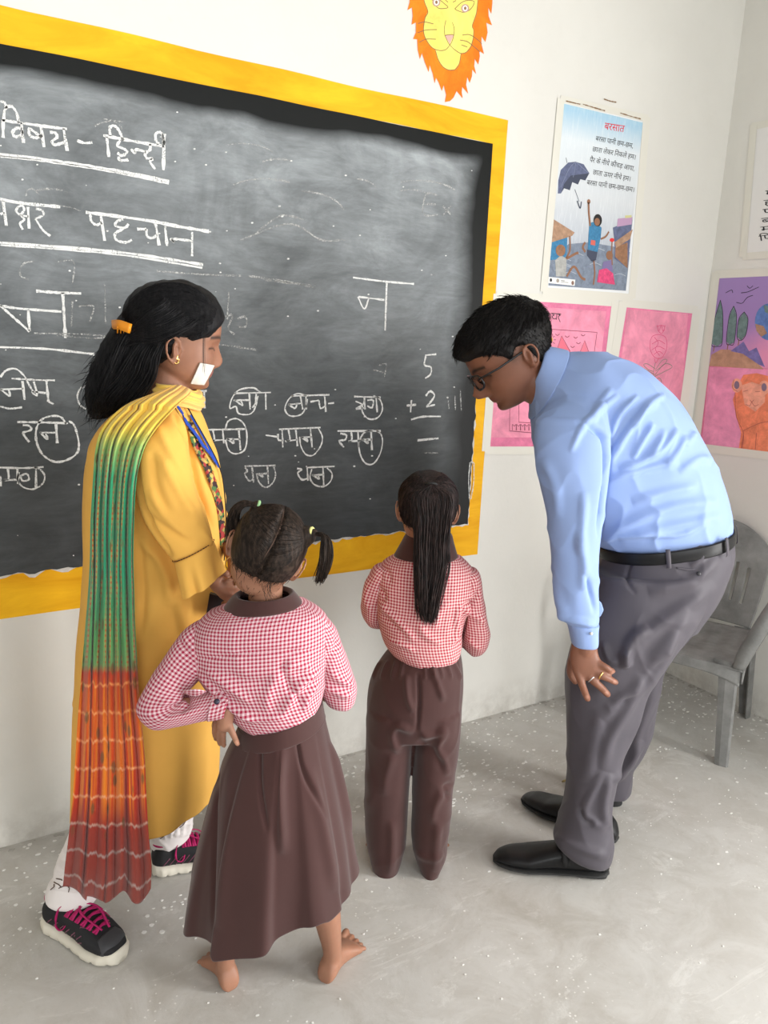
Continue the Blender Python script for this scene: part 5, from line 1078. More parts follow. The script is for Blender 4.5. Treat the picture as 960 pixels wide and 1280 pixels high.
b = MB(); cp = [fr.P(144, 403, -.02), fr.P(150, 405, -.075), fr.P(163, 411, -.1)]
m_or_pl = mat('orange_plastic', (.85, .30, .015), .35, .4)
v, f = strip(catmull([fr.P(143, 406, -.05), fr.P(150, 406, -.098), fr.P(164, 411, -.112)], 12), .020, -FH, .006); b.add(v, f)
for k in range(5): b.tube([fr.P(147 + 4 * k, 409 + k * .5, -.105), fr.P(147 + 4 * k, 416 + k * .3, -.09)], .0016, 6)
b.build('hair_clip', m_or_pl, woman, True, label='orange plastic hair clip')
# kurta
m_kurta = cloth_mat('yellow_kurta_cotton', (.82, .45, .098), .8, 1100, .05, .1, .03)
tk = loft([fr.ring((196, 494), (236, 494), .06, 0), fr.ring((160, 508), (245, 512), .105, 0), fr.ring((128, 535), (256, 538), .135, 0), fr.ring((113, 575), (270, 575), .14, 0), fr.ring((109, 615), (278, 612), .14, 0), fr.ring((108, 655), (281, 652), .135, 0), fr.ring((109, 700), (279, 700), .13, 0), fr.ring((106, 745), (276, 745), .135, 0), fr.ring((101, 800), (273, 800), .15, 0), fr.ring((99, 850), (271, 850), .155, 0), fr.ring((98, 872), (270, 872), .155, 0)], 60, 56)
sk_ = loft([fr.ring((172, 520), (216, 506), .035, -.10), fr.ring((166, 545), (229, 532), .055, -.155), fr.ring((169, 585), (236, 572), .058, -.17), fr.ring((173, 620), (243, 608), .056, -.175), fr.ring((182, 650), (254, 636), .054, -.178), fr.ring((200, 677), (261, 658), .052, -.18), fr.ring((219, 700), (266, 679), .047, -.18)], 44, 40)
skF = fr.limb([(215, 540, .10, 28), (238, 600, .15, 28), (262, 650, .12, 24), (280, 672, .03, 18)], 20)
mk = union([tk, sk_, skF], .0048, 6)
Z3 = lambda p: [(x / 2.781, 340 + y / 2.781) for x, y in p]
crease(mk, [(Z3(p), w, h) for p, w, h in (([(600, 480), (660, 600), (690, 740), (740, 900)], 3, -.010), ([(470, 560), (475, 720), (510, 860), (600, 990)], 3, -.012), ([(560, 640), (620, 760), (690, 880)], 5, .005), ([(520, 760), (580, 850), (660, 930)], 5, .005), ([(500, 830), (560, 880), (680, 950)], 4, -.004),
    ([(640, 560), (700, 620), (740, 760)], 4, .004), ([(480, 930), (560, 1010), (600, 1160)], 6, .007), ([(620, 1120), (640, 1230), (650, 1280)], 6, .006), ([(700, 900), (740, 960), (760, 1000)], 4, .005), ([(480, 900), (500, 1100), (490, 1280)], 5, -.006), ([(540, 520), (600, 640), (640, 700)], 5, .004), ([(530, 620), (545, 740), (590, 850)], 5, -.004))])
wrinkle(mk, .003, (9, 9, 6), 6); lap(mk, 2, .4); ko = link_mesh('kurta', mk, m_kurta, woman)
# lower panels, open at the side slits
def panel(a0, a1, rows, name, waves):
    nv, nu = 60, 60; R = np.array([np.concatenate([c_, A_, B_]) for c_, A_, B_, _ in [fr.ring(l, r, th, 0) for l, r, th in rows]]); R = catmull(R, nv); V = []
    for i, row in enumerate(R):
        s_ = i / (nv - 1)
        for k in range(nu):
            a = a0 + (a1 - a0) * k / (nu - 1); w_ = 1 + .05 * s_ * math.sin(a * waves + 1) + .02 * s_ * math.sin(a * waves * 2.3)
            V.append(row[0:3] + math.cos(a) * row[3:6] * w_ + math.sin(a) * row[6:9] * w_)
    me = grid_mesh(np.array(V), nv, nu); o = link_mesh(name, me, m_kurta, ko); thick(o, .0025, 0); return me
rows = [((99.5, 852), (271, 852), .150), ((97.5, 880), (271, 880), .157), ((97, 930), (270, 930), .160), ((97, 975), (267, 975), .158), ((97, 1012), (262, 1000), .155)]
pf_ = panel(-PI / 2 + .11, PI / 2 - .15, rows, 'front_panel', 5); panel(PI / 2 + .15, 3 * PI / 2 - .14, rows, 'back_panel', 4)
crease(pf_, [([(226, 905), (222, 960), (216, 1010)], 3, -.006), ([(245, 880), (240, 950), (232, 1005)], 5, .006), ([(205, 880), (208, 960), (204, 1020)], 5, .005), ([(262, 870), (258, 940), (250, 990)], 4, -.005)], -.1)
# seam stitches above the ruffle, ruffle
def ruffle():
    nv, nu = 34, 120; c0, A0, B0, _ = fr.ring((219, 700), (266, 678), .049, -.18); c1, A1, B1, _ = fr.ring((233, 742), (277, 718), .070, -.185); V = []
    for i in range(nv):
        s_ = i / (nv - 1)
        for k in range(nu):
            a = 2 * PI * k / nu; w_ = 1 + s_ * (.13 * math.sin(5 * a + .6) + .05 * math.sin(9 * a)); c_ = c0 + (c1 - c0) * s_; A_ = A0 + (A1 - A0) * s_ ** .7; B_ = B0 + (B1 - B0) * s_ ** .7
            V.append(c_ + math.cos(a) * A_ * w_ + math.sin(a) * B_ * w_)
    return grid_mesh(np.array(V), nv, nu, True)
ro = link_mesh('sleeve_ruffle', ruffle(), m_kurta, ko); thick(ro, .002, 0)
c0, A0, B0, _ = fr.ring((218, 699), (266, 677), .0515, -.18); b = MB()
for k in range(46):
    a = 2 * PI * k / 46
    b.tube([c0 + math.cos(q_) * A0 * 1.045 + math.sin(q_) * B0 * 1.02 for q_ in (a, a + .06)], .0008, 5)
b.build('seam_stitching', mat('dark_thread', (.05, .03, .02), .8), ko, kind='stuff')
# embroidered neck band
bvk = bvh_of(mk); m_emb = mat('embroidered_band', (.2, .1, .05), .7); q = NT(m_emb); g = q.geo(); vo = q.n('ShaderNodeTexVoronoi'); vo.inputs['Scale'].default_value = 130; q.link(g, vo.inputs['Vector'])
hs = q.sep(vo.outputs['Color']); q.color(q.ramp(hs[0], [(0, (.04, .02, .02)), (.25, (.35, .03, .03)), (.45, (.55, .42, .10)), (.6, (.07, .17, .05)), (.8, (.45, .28, .08)), (1, (.05, .03, .04))], 'CONSTANT')); q.bump(vo.outputs['Distance'], .4, .002)
band = Z3([(655, 520), (680, 600), (715, 670), (740, 740), (762, 820), (770, 900), (772, 960)]); v, f = snap_strip(bvk, band, .022, .001, .002); link_mesh('embroidered_neckband', mesh_from(v, f), m_emb, ko)
b = MB()
P, N = snap(bvk, [(x + 3, y) for x, y in catmull(band, 16)[:10]], .004); m_bead = mat('amber_bead', (.55, .25, .06), .3)
for p in P: b.tube([p, p + np.array([0, 0, .001])], .003, 6)
b.build('neckband_beads', m_bead, ko, True, kind='stuff')
# lanyard
m_lan = mat('blue_ribbon', (.02, .07, .42), .55, .3)
b = MB()
for pth in ([(600, 458), (640, 520), (690, 592), (745, 668)], [(655, 500), (690, 560), (722, 620), (752, 680)]):
    v, f = snap_strip(bvk, Z3(pth), .010, .006, .0015); b.add(v, f)
b.build('lanyard', m_lan, woman, label='blue neck lanyard')
v, f = snap_strip(bvk, Z3([(640, 470), (690, 560), (752, 680), (770, 780), (775, 900), (768, 1000)]), .003, .007, .002); link_mesh('black_cord', mesh_from(v, f), mat('black_cord_thread', (.01, .01, .01), .7), woman)
# salwar trousers
m_white = cloth_mat('white_salwar_cotton', (.80, .75, .74), .85, 900, .05, .15, .2)
q = NT(m_white)
sN = loft([fr.ring((112, 850), (190, 850), .09, -.05), fr.ring((105, 950), (188, 950), .08, -.07), fr.ring((93, 1020), (178, 1020), .075, -.09), fr.ring((85, 1048), (158, 1048), .068, -.10), fr.ring((76, 1068), (142, 1070), .062, -.108), fr.ring((70, 1084), (130, 1086), .058, -.11), fr.ring((70, 1092), (127, 1095), .055, -.112), fr.ring((62, 1102), (124, 1108), .056, -.115), fr.ring((59, 1115), (122, 1121), .055, -.118), fr.ring((62, 1119), (119, 1125), .050, -.118)], 60, 40)
sF = loft([fr.ring((140, 850), (235, 850), .09, .06), fr.ring((150, 930), (243, 930), .08, .08), fr.ring((170, 985), (246, 985), .07, .10), fr.ring((183, 1015), (244, 1010), .062, .12), fr.ring((188, 1035), (240, 1030), .056, .13), fr.ring((190, 1052), (238, 1044), .053, .135), fr.ring((194, 1055), (234, 1047), .048, .135)], 50, 40)
msal = union([sN, sF], .0045, 3)
crease(msal, [([(70, 1092), (100, 1100), (125, 1096)], 2.2, -.006), ([(72, 1078), (95, 1086), (125, 1080)], 3, .007), ([(80, 1060), (100, 1072), (120, 1066)], 3, .006), ([(60, 1104), (90, 1112), (122, 1110)], 2, .004)] + [([(192 + 7 * k, 1052 - k * 1.2), (196 + 7 * k, 1020 - k * 1.5)], 1.2, .004) for k in range(7)], -.2)
wrinkle(msal, .003, (12, 12, 16), 5); so = link_mesh('trousers', msal, m_white, woman)
bvs = bvh_of(msal); b = MB(); r_ = random.Random(8)
for x0, y0, x1, y1 in [(68, 1103, 76, 1108), (74, 1110, 82, 1104), (64, 1112, 68, 1106), (86, 1114, 84, 1106), (71, 1098, 78, 1100), (196, 1040, 203, 1034), (206, 1044, 212, 1036), (214, 1038, 222, 1032), (224, 1034, 231, 1027), (200, 1048, 206, 1042), (90, 1104, 96, 1110)]:
    P, N = snap(bvs, [(x0, y0), ((x0 + x1) / 2 + 2, (y0 + y1) / 2), (x1, y1)], .0015)
    if len(P) == 3: b.tube(P, .0013, 5)
b.build('hem_embroidery', mat('dark_embroidery', (.10, .06, .04), .8), so, kind='stuff')
# dupatta
m_dup = mat('tie_dyed_scarf', (.5, .3, .1), .75, .2); q = NT(m_dup); uv = q.sep(q.uv()); U, Vv = uv[0], uv[1]
nz = q.noise(9, 4, .6, q.mapv(q.uv(), (5, 1, 1))); vv = q.math('ADD', Vv, q.math('MULTIPLY', q.math('SUBTRACT', nz, .5), .035))
base = q.ramp(vv, [(0, (.86, .50, .16)), (.035, (.93, .62, .09)), (.075, (.80, .60, .08)), (.115, (.28, .48, .14)), (.17, (.035, .33, .16)), (.36, (.03, .29, .15)), (.50, (.10, .30, .10)), (.545, (.14, .30, .11)), (.56, (.50, .05, .02)), (.66, (.62, .09, .015)), (.80, (.52, .04, .015)), (.88, (.33, .045, .03)), (1, (.30, .05, .035))])
stk = q.ramp(q.math('FRACT', q.math('MULTIPLY', U, 9.0)), [(0, 0), (.28, 0), (.45, 1), (.6, 1), (.8, 0)]); dn = q.noise(6, 3, .6, q.mapv(q.uv(), (8, 2.5, 1)))
brown = q.math('MULTIPLY', q.math('MULTIPLY', stk, q.ramp(dn, [(.42, 0), (.52, 1)])), q.ramp(Vv, [(.10, 0), (.14, 1), (.54, 1), (.56, 0)]))
tick = q.ramp(q.math('FRACT', q.math('MULTIPLY', Vv, 95)), [(0, 0), (.35, 0), (.5, 1), (.85, 1)])
c_ = q.mix(brown, base, q.mix(tick, (.55, .12, .03), (.40, .33, .10)))
orr = q.math('MULTIPLY', q.ramp(q.noise(3, 2, .5, q.mapv(q.uv(), (7, .6, 1))), [(.45, 0), (.6, 1)]), q.ramp(Vv, [(.56, 0), (.60, 1), (.80, 1), (.86, 0)])); c_ = q.mix(orr, c_, (.78, .22, .02))
ln_ = q.math('FRACT', q.math('ADD', q.math('MULTIPLY', Vv, 18.0), q.math('MULTIPLY', q.math('SUBTRACT', q.noise(8, 3, .6, q.mapv(q.uv(), (1.3, .3, 1))), .5), .6)))
lines = q.math('MULTIPLY', q.ramp(ln_, [(0, 0), (.42, 0), (.5, 1), (.58, 0)]), q.ramp(Vv, [(.56, 0), (.58, 1)]))
c_ = q.mix(q.math('MULTIPLY', lines, .85), c_, q.ramp(Vv, [(.6, (.90, .38, .12)), (.84, (.85, .42, .22)), (.87, (.50, .38, .35))]))
sp = q.n('ShaderNodeTexVoronoi'); sp.inputs['Scale'].default_value = 1.0; q.link(q.mapv(q.uv(), (9, 17, 1)), sp.inputs['Vector'])
dots = q.math('MULTIPLY', q.ramp(sp.outputs['Distance'], [(.16, 1), (.26, 0)]), q.ramp(Vv, [(.05, 0), (.08, 1), (.86, 1), (.9, 0)])); c_ = q.mix(q.math('MULTIPLY', dots, .75), c_, (.14, .085, .03))
q.color(c_); q.link(q.ramp(Vv, [(.80, 1.0), (.90, .80), (1, .72)]), q.b.inputs['Alpha']); q.bump(q.noise(700, 2, .5, q.uv()), .1, .001)
q.b.inputs['Sheen Weight'].default_value = .2
ys = [488, 494, 503, 517, 538, 562, 600, 650, 700, 740, 780, 820, 860, 900, 950, 1000, 1050, 1085, 1118]
Ls = [203, 186, 163, 143, 126, 119, 116, 113, 112, 110, 107, 104, 101, 98, 95, 92, 87, 83, 80]
Rs = [240, 236, 226, 212, 194, 180, 171, 168, 167, 168, 169, 171, 173, 176, 180, 182, 185, 188, 187]
Os = [-.055, -.085, -.13, -.185, -.225, -.238, -.24, -.235, -.225, -.22, -.22, -.22, -.22, -.22, -.22, -.22, -.22, -.22, -.215]
nv, nu = 260, 150; T = catmull(np.column_stack([ys, Ls, Rs, Os]), nv); V = []; UV = []
for i, (y, l, r, o_) in enumerate(T):
    s_ = i / (nv - 1); am = .0045 + .007 * min(1, s_ * 5)
    for k in range(nu):
        u = k / (nu - 1); ph = u * 2 * PI * 7.0 + 1.6 * math.sin(s_ * 4 + 1) + 3.2 * mnoise.noise(Vector((s_ * 1.6, u * 3.5, 0)))
        off = am * (1 - abs(math.sin(ph / 2)) ** .7 * 2) * (.45 + .9 * abs(mnoise.noise(Vector((u * 4, s_ * 1.5, 9)))) * 1.8) + .008 * mnoise.noise(Vector((u * 5, s_ * 6, 3))) + .09 * max(0, .22 - u) ** 1.2 * (s_ > .08) * min(1, (s_ - .08) * 8)
        sag = 10 * s_ ** 10 * math.sin(u * 2 * PI * 1.6 - 1.9) + (12 * s_ ** 12 * max(0, math.sin((u - .45) * PI * 2)) if u > .45 else 0)
        sag += 7 * s_ ** 12 * math.sin(u * 2 * PI * 2.6 - .5) * (u > .28) - 16 * s_ ** 10 * max(0, (u - .8) / .2)
        x = l + (r - l) * u + 1.5 * math.sin(ph * .5) * s_; V.append(fr.P(x, y + sag - (7 * (1 - s_) * math.sin(u * PI) if s_ < .15 else 0), o_ + off)); UV.append((u, (y - 488) / 630.))
med = grid_mesh(np.array(V), nv, nu, False, np.array(UV)); do = link_mesh('scarf', med, m_dup, woman, label='long tie-dyed scarf, yellow, green and red'); thick(do, .0012, 0)
# scarf turn around the neck
V = []; UV = []; nv, nu = 90, 30
for i in range(nv):
    a = -.55 + (2 * PI * .84) * i / (nv - 1); c_ = fr.P(219, 491, .0); rx, ry = .047, .066
    for k in range(nu):
        u = k / (nu - 1); h = (u - .5) * .045; bul = .010 * math.sin(u * PI) + .003 * math.sin(u * 22 + a * 2)
        V.append(c_ + RH * (rx + bul + .012 * (1 - u)) * math.sin(a) - FH * (ry + bul + .012 * (1 - u)) * math.cos(a) + ZU * (h - .012 * math.sin(a) + .004 * math.sin(3 * a))); UV.append((u, .0 + .03 * u))
o = link_mesh('scarf_neck_turn', grid_mesh(np.array(V), nv, nu, False, np.array(UV)), m_dup, do); thick(o, .0015, 0)
# things in her hands and shoes
b = MB(); q_ = [fr.P(262, 742, OW + .025), fr.P(298, 752, OW + .055), fr.P(290, 772, OW + .055), fr.P(258, 766, OW + .025)]; b.prism(q_, FH, .012)
ho_ = b.build('hand_bag', mat('black_phone_case', (.008, .008, .009), .35, .5)); ho_.name = 'phone'; prop(ho_, 'small black phone held in the clasped hands of the woman in yellow', 'phone')
a, b_ = fr.P(284, 727, OW - .02), fr.P(293, 726, OW - .01); ring_band('ring', a * .2 + b_ * .8, b_ - a, .0115, .002, m_gold, woman, 'gold ring on her finger')
a, b_ = fr.P(292, 694, -.05), fr.P(294, 704, -.08); ring_band('bangle', b_, b_ - a, .0215, .0018, m_silver, woman, 'thin silver bangle')
m_run = mat('black_running_mesh', (.02, .02, .022), .75, .3); q = NT(m_run); q.bump(q.noise(500, 2, .5, q.geo()), .2, .002)
m_rs = mat('cream_rubber_sole', (.72, .68, .58), .7); m_mag = mat('magenta_lace', (.45, .01, .12), .7); m_pur2 = mat('purple_trim', (.22, .07, .12), .6)
def sneaker(he, te, full):
    L_ = float(np.linalg.norm(te - he)); sob, o_, d_, sd_ = shoe(he, te, L_, .094, .098, None, 'run', (m_run, m_rs), 'shoe', woman, 'black running shoe with magenta laces and a cream sole')
    bv = bvh_of(sob.data)
    def S(u, s_, off=.002):     # point on the upper: u along, s across (-1..1)
        org = o_ + d_ * L_ * u + ZU * .03; ang = s_ * 1.35; dr = sd_ * math.sin(ang) + ZU * math.cos(ang); h = bv.ray_cast(Vector(org + dr * .3), Vector(-dr))
        return np.array(h[0]) + dr * off if h[0] is not None else org + dr * .04
    for k in range(6):
        u = .40 + k * .065; pts = [S(u, -.42, .003), S(u + .012, 0, .007), S(u + .025, .42, .003)]; pts2 = [S(u + .03, -.42, .004), S(u + .015, 0, .009), S(u, .42, .004)]
        v, f = merge([strip(catmull(pts, 8), .0065, ZU, .002), strip(catmull(pts2, 8), .0065, ZU, .002)]); link_mesh('lace', mesh_from(v, f), m_mag, sob)
    for pts in ([(.42, 0), (.36, .5), (.46, .85), (.56, .6), (.44, .1)], [(.42, 0), (.34, -.3), (.30, -.75), (.40, -.8), (.44, -.1)], [(.44, 0), (.60, .25), (.80, .2)], [(.44, .05), (.56, -.2), (.78, -.15)], [(.42, .1), (.50, .9), (.62, .95)]):
        P = [S(u, s_, .010 + .006 * math.sin(i * 1.7)) for i, (u, s_) in enumerate(pts)]; v, f = strip(catmull(P, 22), .0055, ZU + sd_ * .3, .002); link_mesh('lace_bow', mesh_from(v, f), m_mag, sob)
    b = MB()
    for k in range(6):
        u = .12 + k * .085
        for sg in (-1, 1): b.tube([S(u, sg * 1.15, .0005), S(u + .05, sg * .85, .0005), S(u + .10, sg * .68, .0005)], .0014, 5)
    for sg in (-1, 1): b.tube([S(.58, sg * 1.1, .0005), S(.66, sg * .9, .0008), S(.72, sg * .3, .0008), S(.60, sg * .45, .0008), S(.56, sg * .8, .0008)], .0014, 5)
    b.build('shoe_stripes', m_pur2, sob, True, kind='stuff')
    v, f = tube_np([o_ + d_ * L_ * (.20 + .17 * math.cos(a)) + sd_ * .031 * math.sin(a) + ZU * (.098 + .006 * math.cos(a)) for a in np.linspace(0, 2 * PI, 30)], .004, 8, False); link_mesh('shoe_collar', mesh_from(v, f), m_mag, sob)
    v, f = loft([(o_ + d_ * L_ * .80 + ZU * .035, sd_ * .040, ZU * .026, 2.6), (o_ + d_ * L_ * .90 + ZU * .033, sd_ * .036, ZU * .022, 2.6), (o_ + d_ * L_ * .955 + ZU * .032, sd_ * .016, ZU * .010, 2.6)], 14, 20); link_mesh('toe_cap', mesh_from(v, f), mat('grey_toe_rubber', (.045, .045, .05), .6), sob)
sneaker(G(62, 1152), G(153, 1202), True); sneaker(G(190, 1090), G(283, 1072), False)
# ------------------------------------------------------------------ the two girls
m_gin1 = gingham('red_and_white_gingham', (.36, .012, .050), (.76, .56, .60)); m_gin2 = gingham('red_and_white_check', (.34, .012, .032), (.76, .52, .51))
m_brown = cloth_mat('brown_school_cloth', (.055, .020, .018), .75, 1000, .07, .25, .25)
m_hair_g = hair_mat('girl_black_hair', (.014, .010, .008), (.06, .04, .03)); sk_g = skin_mat('brown_skin_of_girl', (.33, .16, .10), (.3, .1, .09))
def garment(parts, name, m, parent, folds, amp, sc, seed, sm=2):
    """parts: (rings, nv, nu, mean radius) lofts with metric uv, one mesh"""
    V = []; F = []; UV = []; n = 0
    for rings, nv, nu, rad in parts:
        v, f, uv = loft_uv(rings, nv, nu, rad, PI / 2, 1.0 if rad > .06 else .35); V.append(v); UV.append(uv + [n * .0001, 0]); F += [tuple(i + n for i in q_) for q_ in f]; n += len(v)
    me = mesh_from(np.vstack(V), F, np.vstack(UV)); bm = bmesh.new(); bm.from_mesh(me); bmesh.ops.remove_doubles(bm, verts=bm.verts, dist=1e-5); bm.to_mesh(me); bm.free(); me.update()
    co, no = get_co(me), get_no(me); cen = co.mean(0)
    if ((co - cen) * no).sum() < 0: me.flip_normals(); me.update()
    crease(me, folds, -.1); wrinkle(me, amp, sc, seed); lap(me, sm, .4); o = link_mesh(name, me, m, parent); return o
def foot(heel, toe, W, side):
    """bare foot on the ground as closed parts; side +1: big toe on the left of the heel-toe line"""
    d = toe - heel; d[2] = 0; L = np.linalg.norm(d); d = d / L; sd = np.cross(ZU, d) * side; o = np.array([heel[0], heel[1], 0.])
    R = []
    for u, w, h, s_ in ((.0, .35, .018, 0), (.04, .62, .034, 0), (.14, .70, .052, 0), (.28, .66, .060, .04), (.42, .66, .052, .06), (.58, .82, .040, .05), (.72, 1.0, .030, .0), (.80, .98, .024, -.02), (.84, .85, .016, -.02)):
        R.append((o + d * L * u + sd * W * .5 * s_ + ZU * h * .52, sd * W * .5 * w, ZU * h * .52, 2.4))
    out = [loft(R, 26, 28)]
    for k, (s_, ln, r) in enumerate(((.36, .235, .0105), (.14, .215, .0078), (-.05, .185, .0072), (-.22, .15, .0068), (-.37, .11, .0066))):
        p0 = o + d * L * .77 + sd * W * s_ * 1.18 + ZU * r * 1.3; p1 = p0 + d * L * ln * .6 + ZU * .003; p2 = p0 + d * L * ln + sd * W * s_ * .14 - ZU * (r * .25); out.append(tube_np([p0, p1, p2], [r * .85, r * .9, r * .95], 10))
    return out
def scrunchie(name, c, ax, R, r, m, parent, lab):
    ax = ax / np.linalg.norm(ax); u = np.cross(ax, [.1, .2, 1]); u /= np.linalg.norm(u); v_ = np.cross(ax, u)
    v, f = tube_np([c + (u * math.cos(a) + v_ * math.sin(a)) * R for a in np.linspace(0, 2 * PI, 25)], r, 8, False); link_mesh(name, mesh_from(v, f), m, parent, label=lab)
# ---- nearer girl: skirt, pigtails
fr = Fr(-1.895)
g1 = empty('person', fr.P(345, 1235, 0) * [1, 1, 0], 'barefoot girl with two pigtails, gingham shirt and long brown skirt, seen from behind', 'person')
H1 = .192; M1 = basis((-.16, -.22, .96), (.36, .93, .12), fr.P(354, 640, .0)); M1 = (M1[0] - M1[3] * H1 * .97 + M1[2] * .01, M1[1], M1[2], M1[3])
parts = xf([head_mesh(H1, .95, .95, 1.0, True)] + ear_parts(H1, 1, 1.0, -.02, 1.1) + ear_parts(H1, -1, 1.0, -.02, 1.1), M1)
neck = tube_np(catmull([fr.P(338, 700, .0), fr.P(332, 735, .0), fr.P(332, 775, .0)], 8), .036, 20)
torso = loft([fr.ring((295, 765), (370, 760), .045, 0), fr.ring((262, 795), (398, 785), .065, 0), fr.ring((268, 840), (396, 830), .07, 0), fr.ring((300, 885), (390, 870), .07, 0), fr.ring((300, 930), (402, 915), .08, 0), fr.ring((300, 975), (400, 965), .08, 0)], 20, 28)
hL, tL, hR, tR = G(290, 1240), G(262, 1193), G(404, 1230), G(446, 1176)
def leg(hipx, hipy, heel, k1, rad):
    an = np.array([heel[0], heel[1], .075]); hip = fr.P(hipx, hipy, 0); knee = (hip * .45 + an * .55) + FH * .015
    P = catmull([hip, hip * .5 + knee * .5, knee, knee * .45 + an * .55, an, an + ZU * -.045], 26); r = catmull(np.array([[.060], [.050], [.037], [.034], [.023], [.022]]), 26)[:, 0]; return tube_np(P, r, 20)
d1 = (tL - hL) / np.linalg.norm(tL - hL); d2 = (tR - hR) / np.linalg.norm(tR - hR)
lgL = leg(325, 960, hL + d1 * .035, 0, 1); lgR = leg(375, 950, hR + d2 * .035, 0, 1)
armA = fr.limb([(262, 805, -.01, 17), (225, 845, -.04, 15), (196, 882, -.055, 13), (240, 884, -.065, 12), (282, 881, -.07, 9)])
armB = fr.limb([(388, 795, .02, 17), (412, 835, .03, 15), (424, 866, .05, 14), (400, 862, .13, 11), (385, 850, .17, 9)])
hB = [fr.limb([(385, 850, .17, 9), (378, 846, .20, 10)]), finger(fr, [(378, 846, .20), (368, 850, .23)], 4, 3), finger(fr, [(380, 842, .20), (370, 842, .23)], 4, 3), finger(fr, [(382, 838, .20), (374, 834, .23)], 4, 3), finger(fr, [(378, 852, .19), (370, 858, .22)], 4, 3), finger(fr, [(384, 854, .18), (380, 864, .20)], 4, 3)]
OG = -.085
palm = fr.limb([(285, 882, -.075, 8.5), (283, 895, -.085, 10), (280, 906, OG, 10)])
fg = [finger(fr, [(286, 905, OG - .004), (291, 917, OG - .012), (297, 930, OG - .006)], 5.2, 3.6), finger(fr, [(280, 908, OG), (279, 920, OG + .01), (280, 932, OG + .03)], 4.6, 3.4), finger(fr, [(275, 908, OG + .006), (273, 919, OG + .02), (275, 930, OG + .04)], 4.6, 3.4), finger(fr, [(271, 904, OG + .015), (268, 914, OG + .03), (270, 924, OG + .055)], 4.4, 3.2), finger(fr, [(272, 897, OG + .02), (268, 905, OG + .04), (268, 912, OG + .06)], 4.4, 3.2)]
me = union(parts + [neck, torso, lgL, lgR, armA, armB, palm] + fg + hB + foot(hL, tL, .068, -1) + foot(hR, tR, .068, 1), .0032, 3)
co = get_co(me); c = np.zeros((len(co), 3)); face_tint(co, M1, H1, c); px, _ = proj(co); c[:, 2] = np.where((np.linalg.norm(px - [296, 929], axis=1) < 3) & (co[:, 2] > .3), .7, 0); tint(me, c); link_mesh('body', me, sk_g, g1); eyes(M1, H1, g1)
def hair_child(x, y, z):
    line = I(y, [-.6, -.3, -.16, -.08, .02, .12, .22, .4, .5], [.13, .17, .26, .52, .62, .62, .70, .78, .8]); e = z - line
    part_ = -.018 * math.exp(-(x / .018) ** 2); return (min(1, e / .06) * .045 + part_) if e > 0 else -.03
hh = union(xf([cap(M1, H1, hair_child, fy=.95, by=.95)], M1), .0024, 2); hg1 = link_mesh('hair', hh, m_hair_g, g1)
# parting line shows the scalp
W = lambda x, y, z: M1[0] + (M1[1] * x + M1[2] * y + M1[3] * z) * H1
bvh_h = bvh_of(hh)
def on_head(bv, M, H, az, el, off):
    """point on hair shell: az 0 = back, + to the right of the face; el up (radians)"""
    c_ = M[0] + (M[2] * -.03 + M[3] * .55) * H; d = M[1] * math.sin(az) * math.cos(el) - M[2] * math.cos(az) * math.cos(el) + M[3] * math.sin(el); h = bv.ray_cast(Vector(c_ + d * .4), Vector(-d)); return (np.array(h[0]) + d * off) if h[0] is not None else c_ + d * .1
pth = [on_head(bvh_h, M1, H1, .05 * math.sin(e * 3), e, -.0006) for e in np.linspace(-.35, 1.7, 30)]
v, f = tube_np(pth, [.0004 + .0016 * math.sin(PI * i / 29) for i in range(30)], 6); link_mesh('scalp_parting', mesh_from(v, f), mat('scalp_skin', (.13, .075, .055), .7), hg1)
fuzz(hh, 500, .016, lambda l: (l[0] * .4, -.25, -1), .0005, 21, H1, M1, lambda L: (L[:, 2] < .36) & (L[:, 1] < .1), m=m_hair_g, parent=hg1, name='nape_hair', curl=.3)
def part_dir(sx):       # gather points of the pigtails, in head directions
    return (sx * 1.12, .62)
tieL = fr.P(322, 633, -.015); tieR = fr.P(390, 667, -.035)
def combed(M, H, bv, sx, tie, n, seed):
    R_ = np.random.default_rng(seed); V = []; F = []; k0 = 0
    for i in range(n):
        e = R_.uniform(-.75, 1.55); a0 = sx * R_.uniform(.03, .10); c_ = M[0] + (M[2] * -.03 + M[3] * .55) * H; dt = tie - c_; el_t = math.asin(np.clip(dt @ M[3] / np.linalg.norm(dt), -1, 1)); az_t = math.atan2(dt @ M[1], -(dt @ M[2])); P = []
        for t in np.linspace(0, R_.uniform(.75, 1), 9):
            P.append(on_head(bv, M, H, a0 + (az_t - a0) * t, e + (el_t - e) * t ** 1.2 , .0012 + R_.uniform(0, .0008)))
        v_, f_ = tube_np(P, .0009, 3, False); V.append(v_); F += [tuple(j + k0 for j in q_) for q_ in f_]; k0 += len(v_)
    return np.vstack(V), F
for t_ in (tieL, tieR):
    c_ = M1[0] + (M1[2] * -.03 + M1[3] * .55) * H1; i_ = c_ + (t_ - c_) * .72; v, f = tube_np(catmull([i_, i_ * .5 + t_ * .5, t_, t_ + (t_ - i_) * .15], 10), np.linspace(.030, .009, 10), 20); link_mesh('pigtail_root', mesh_from(v, f), m_hair_g, hg1)
v, f = merge([combed(M1, H1, bvh_h, sx, t_, 420, 5) for sx, t_ in ((-1, tieL), (1, tieR))]); link_mesh('combed_strands', mesh_from(v, f), m_hair_g, hg1)
gL = [[tieL, fr.P(308, 627 + k, -.02), fr.P(294 + k, 634 + k, -.02), fr.P(286 + 2.2 * k, 654, -.015), fr.P(288 + 2.0 * k, 676, -.01), fr.P(296 + 1.2 * k, 694, -.01)] for k in range(5)]
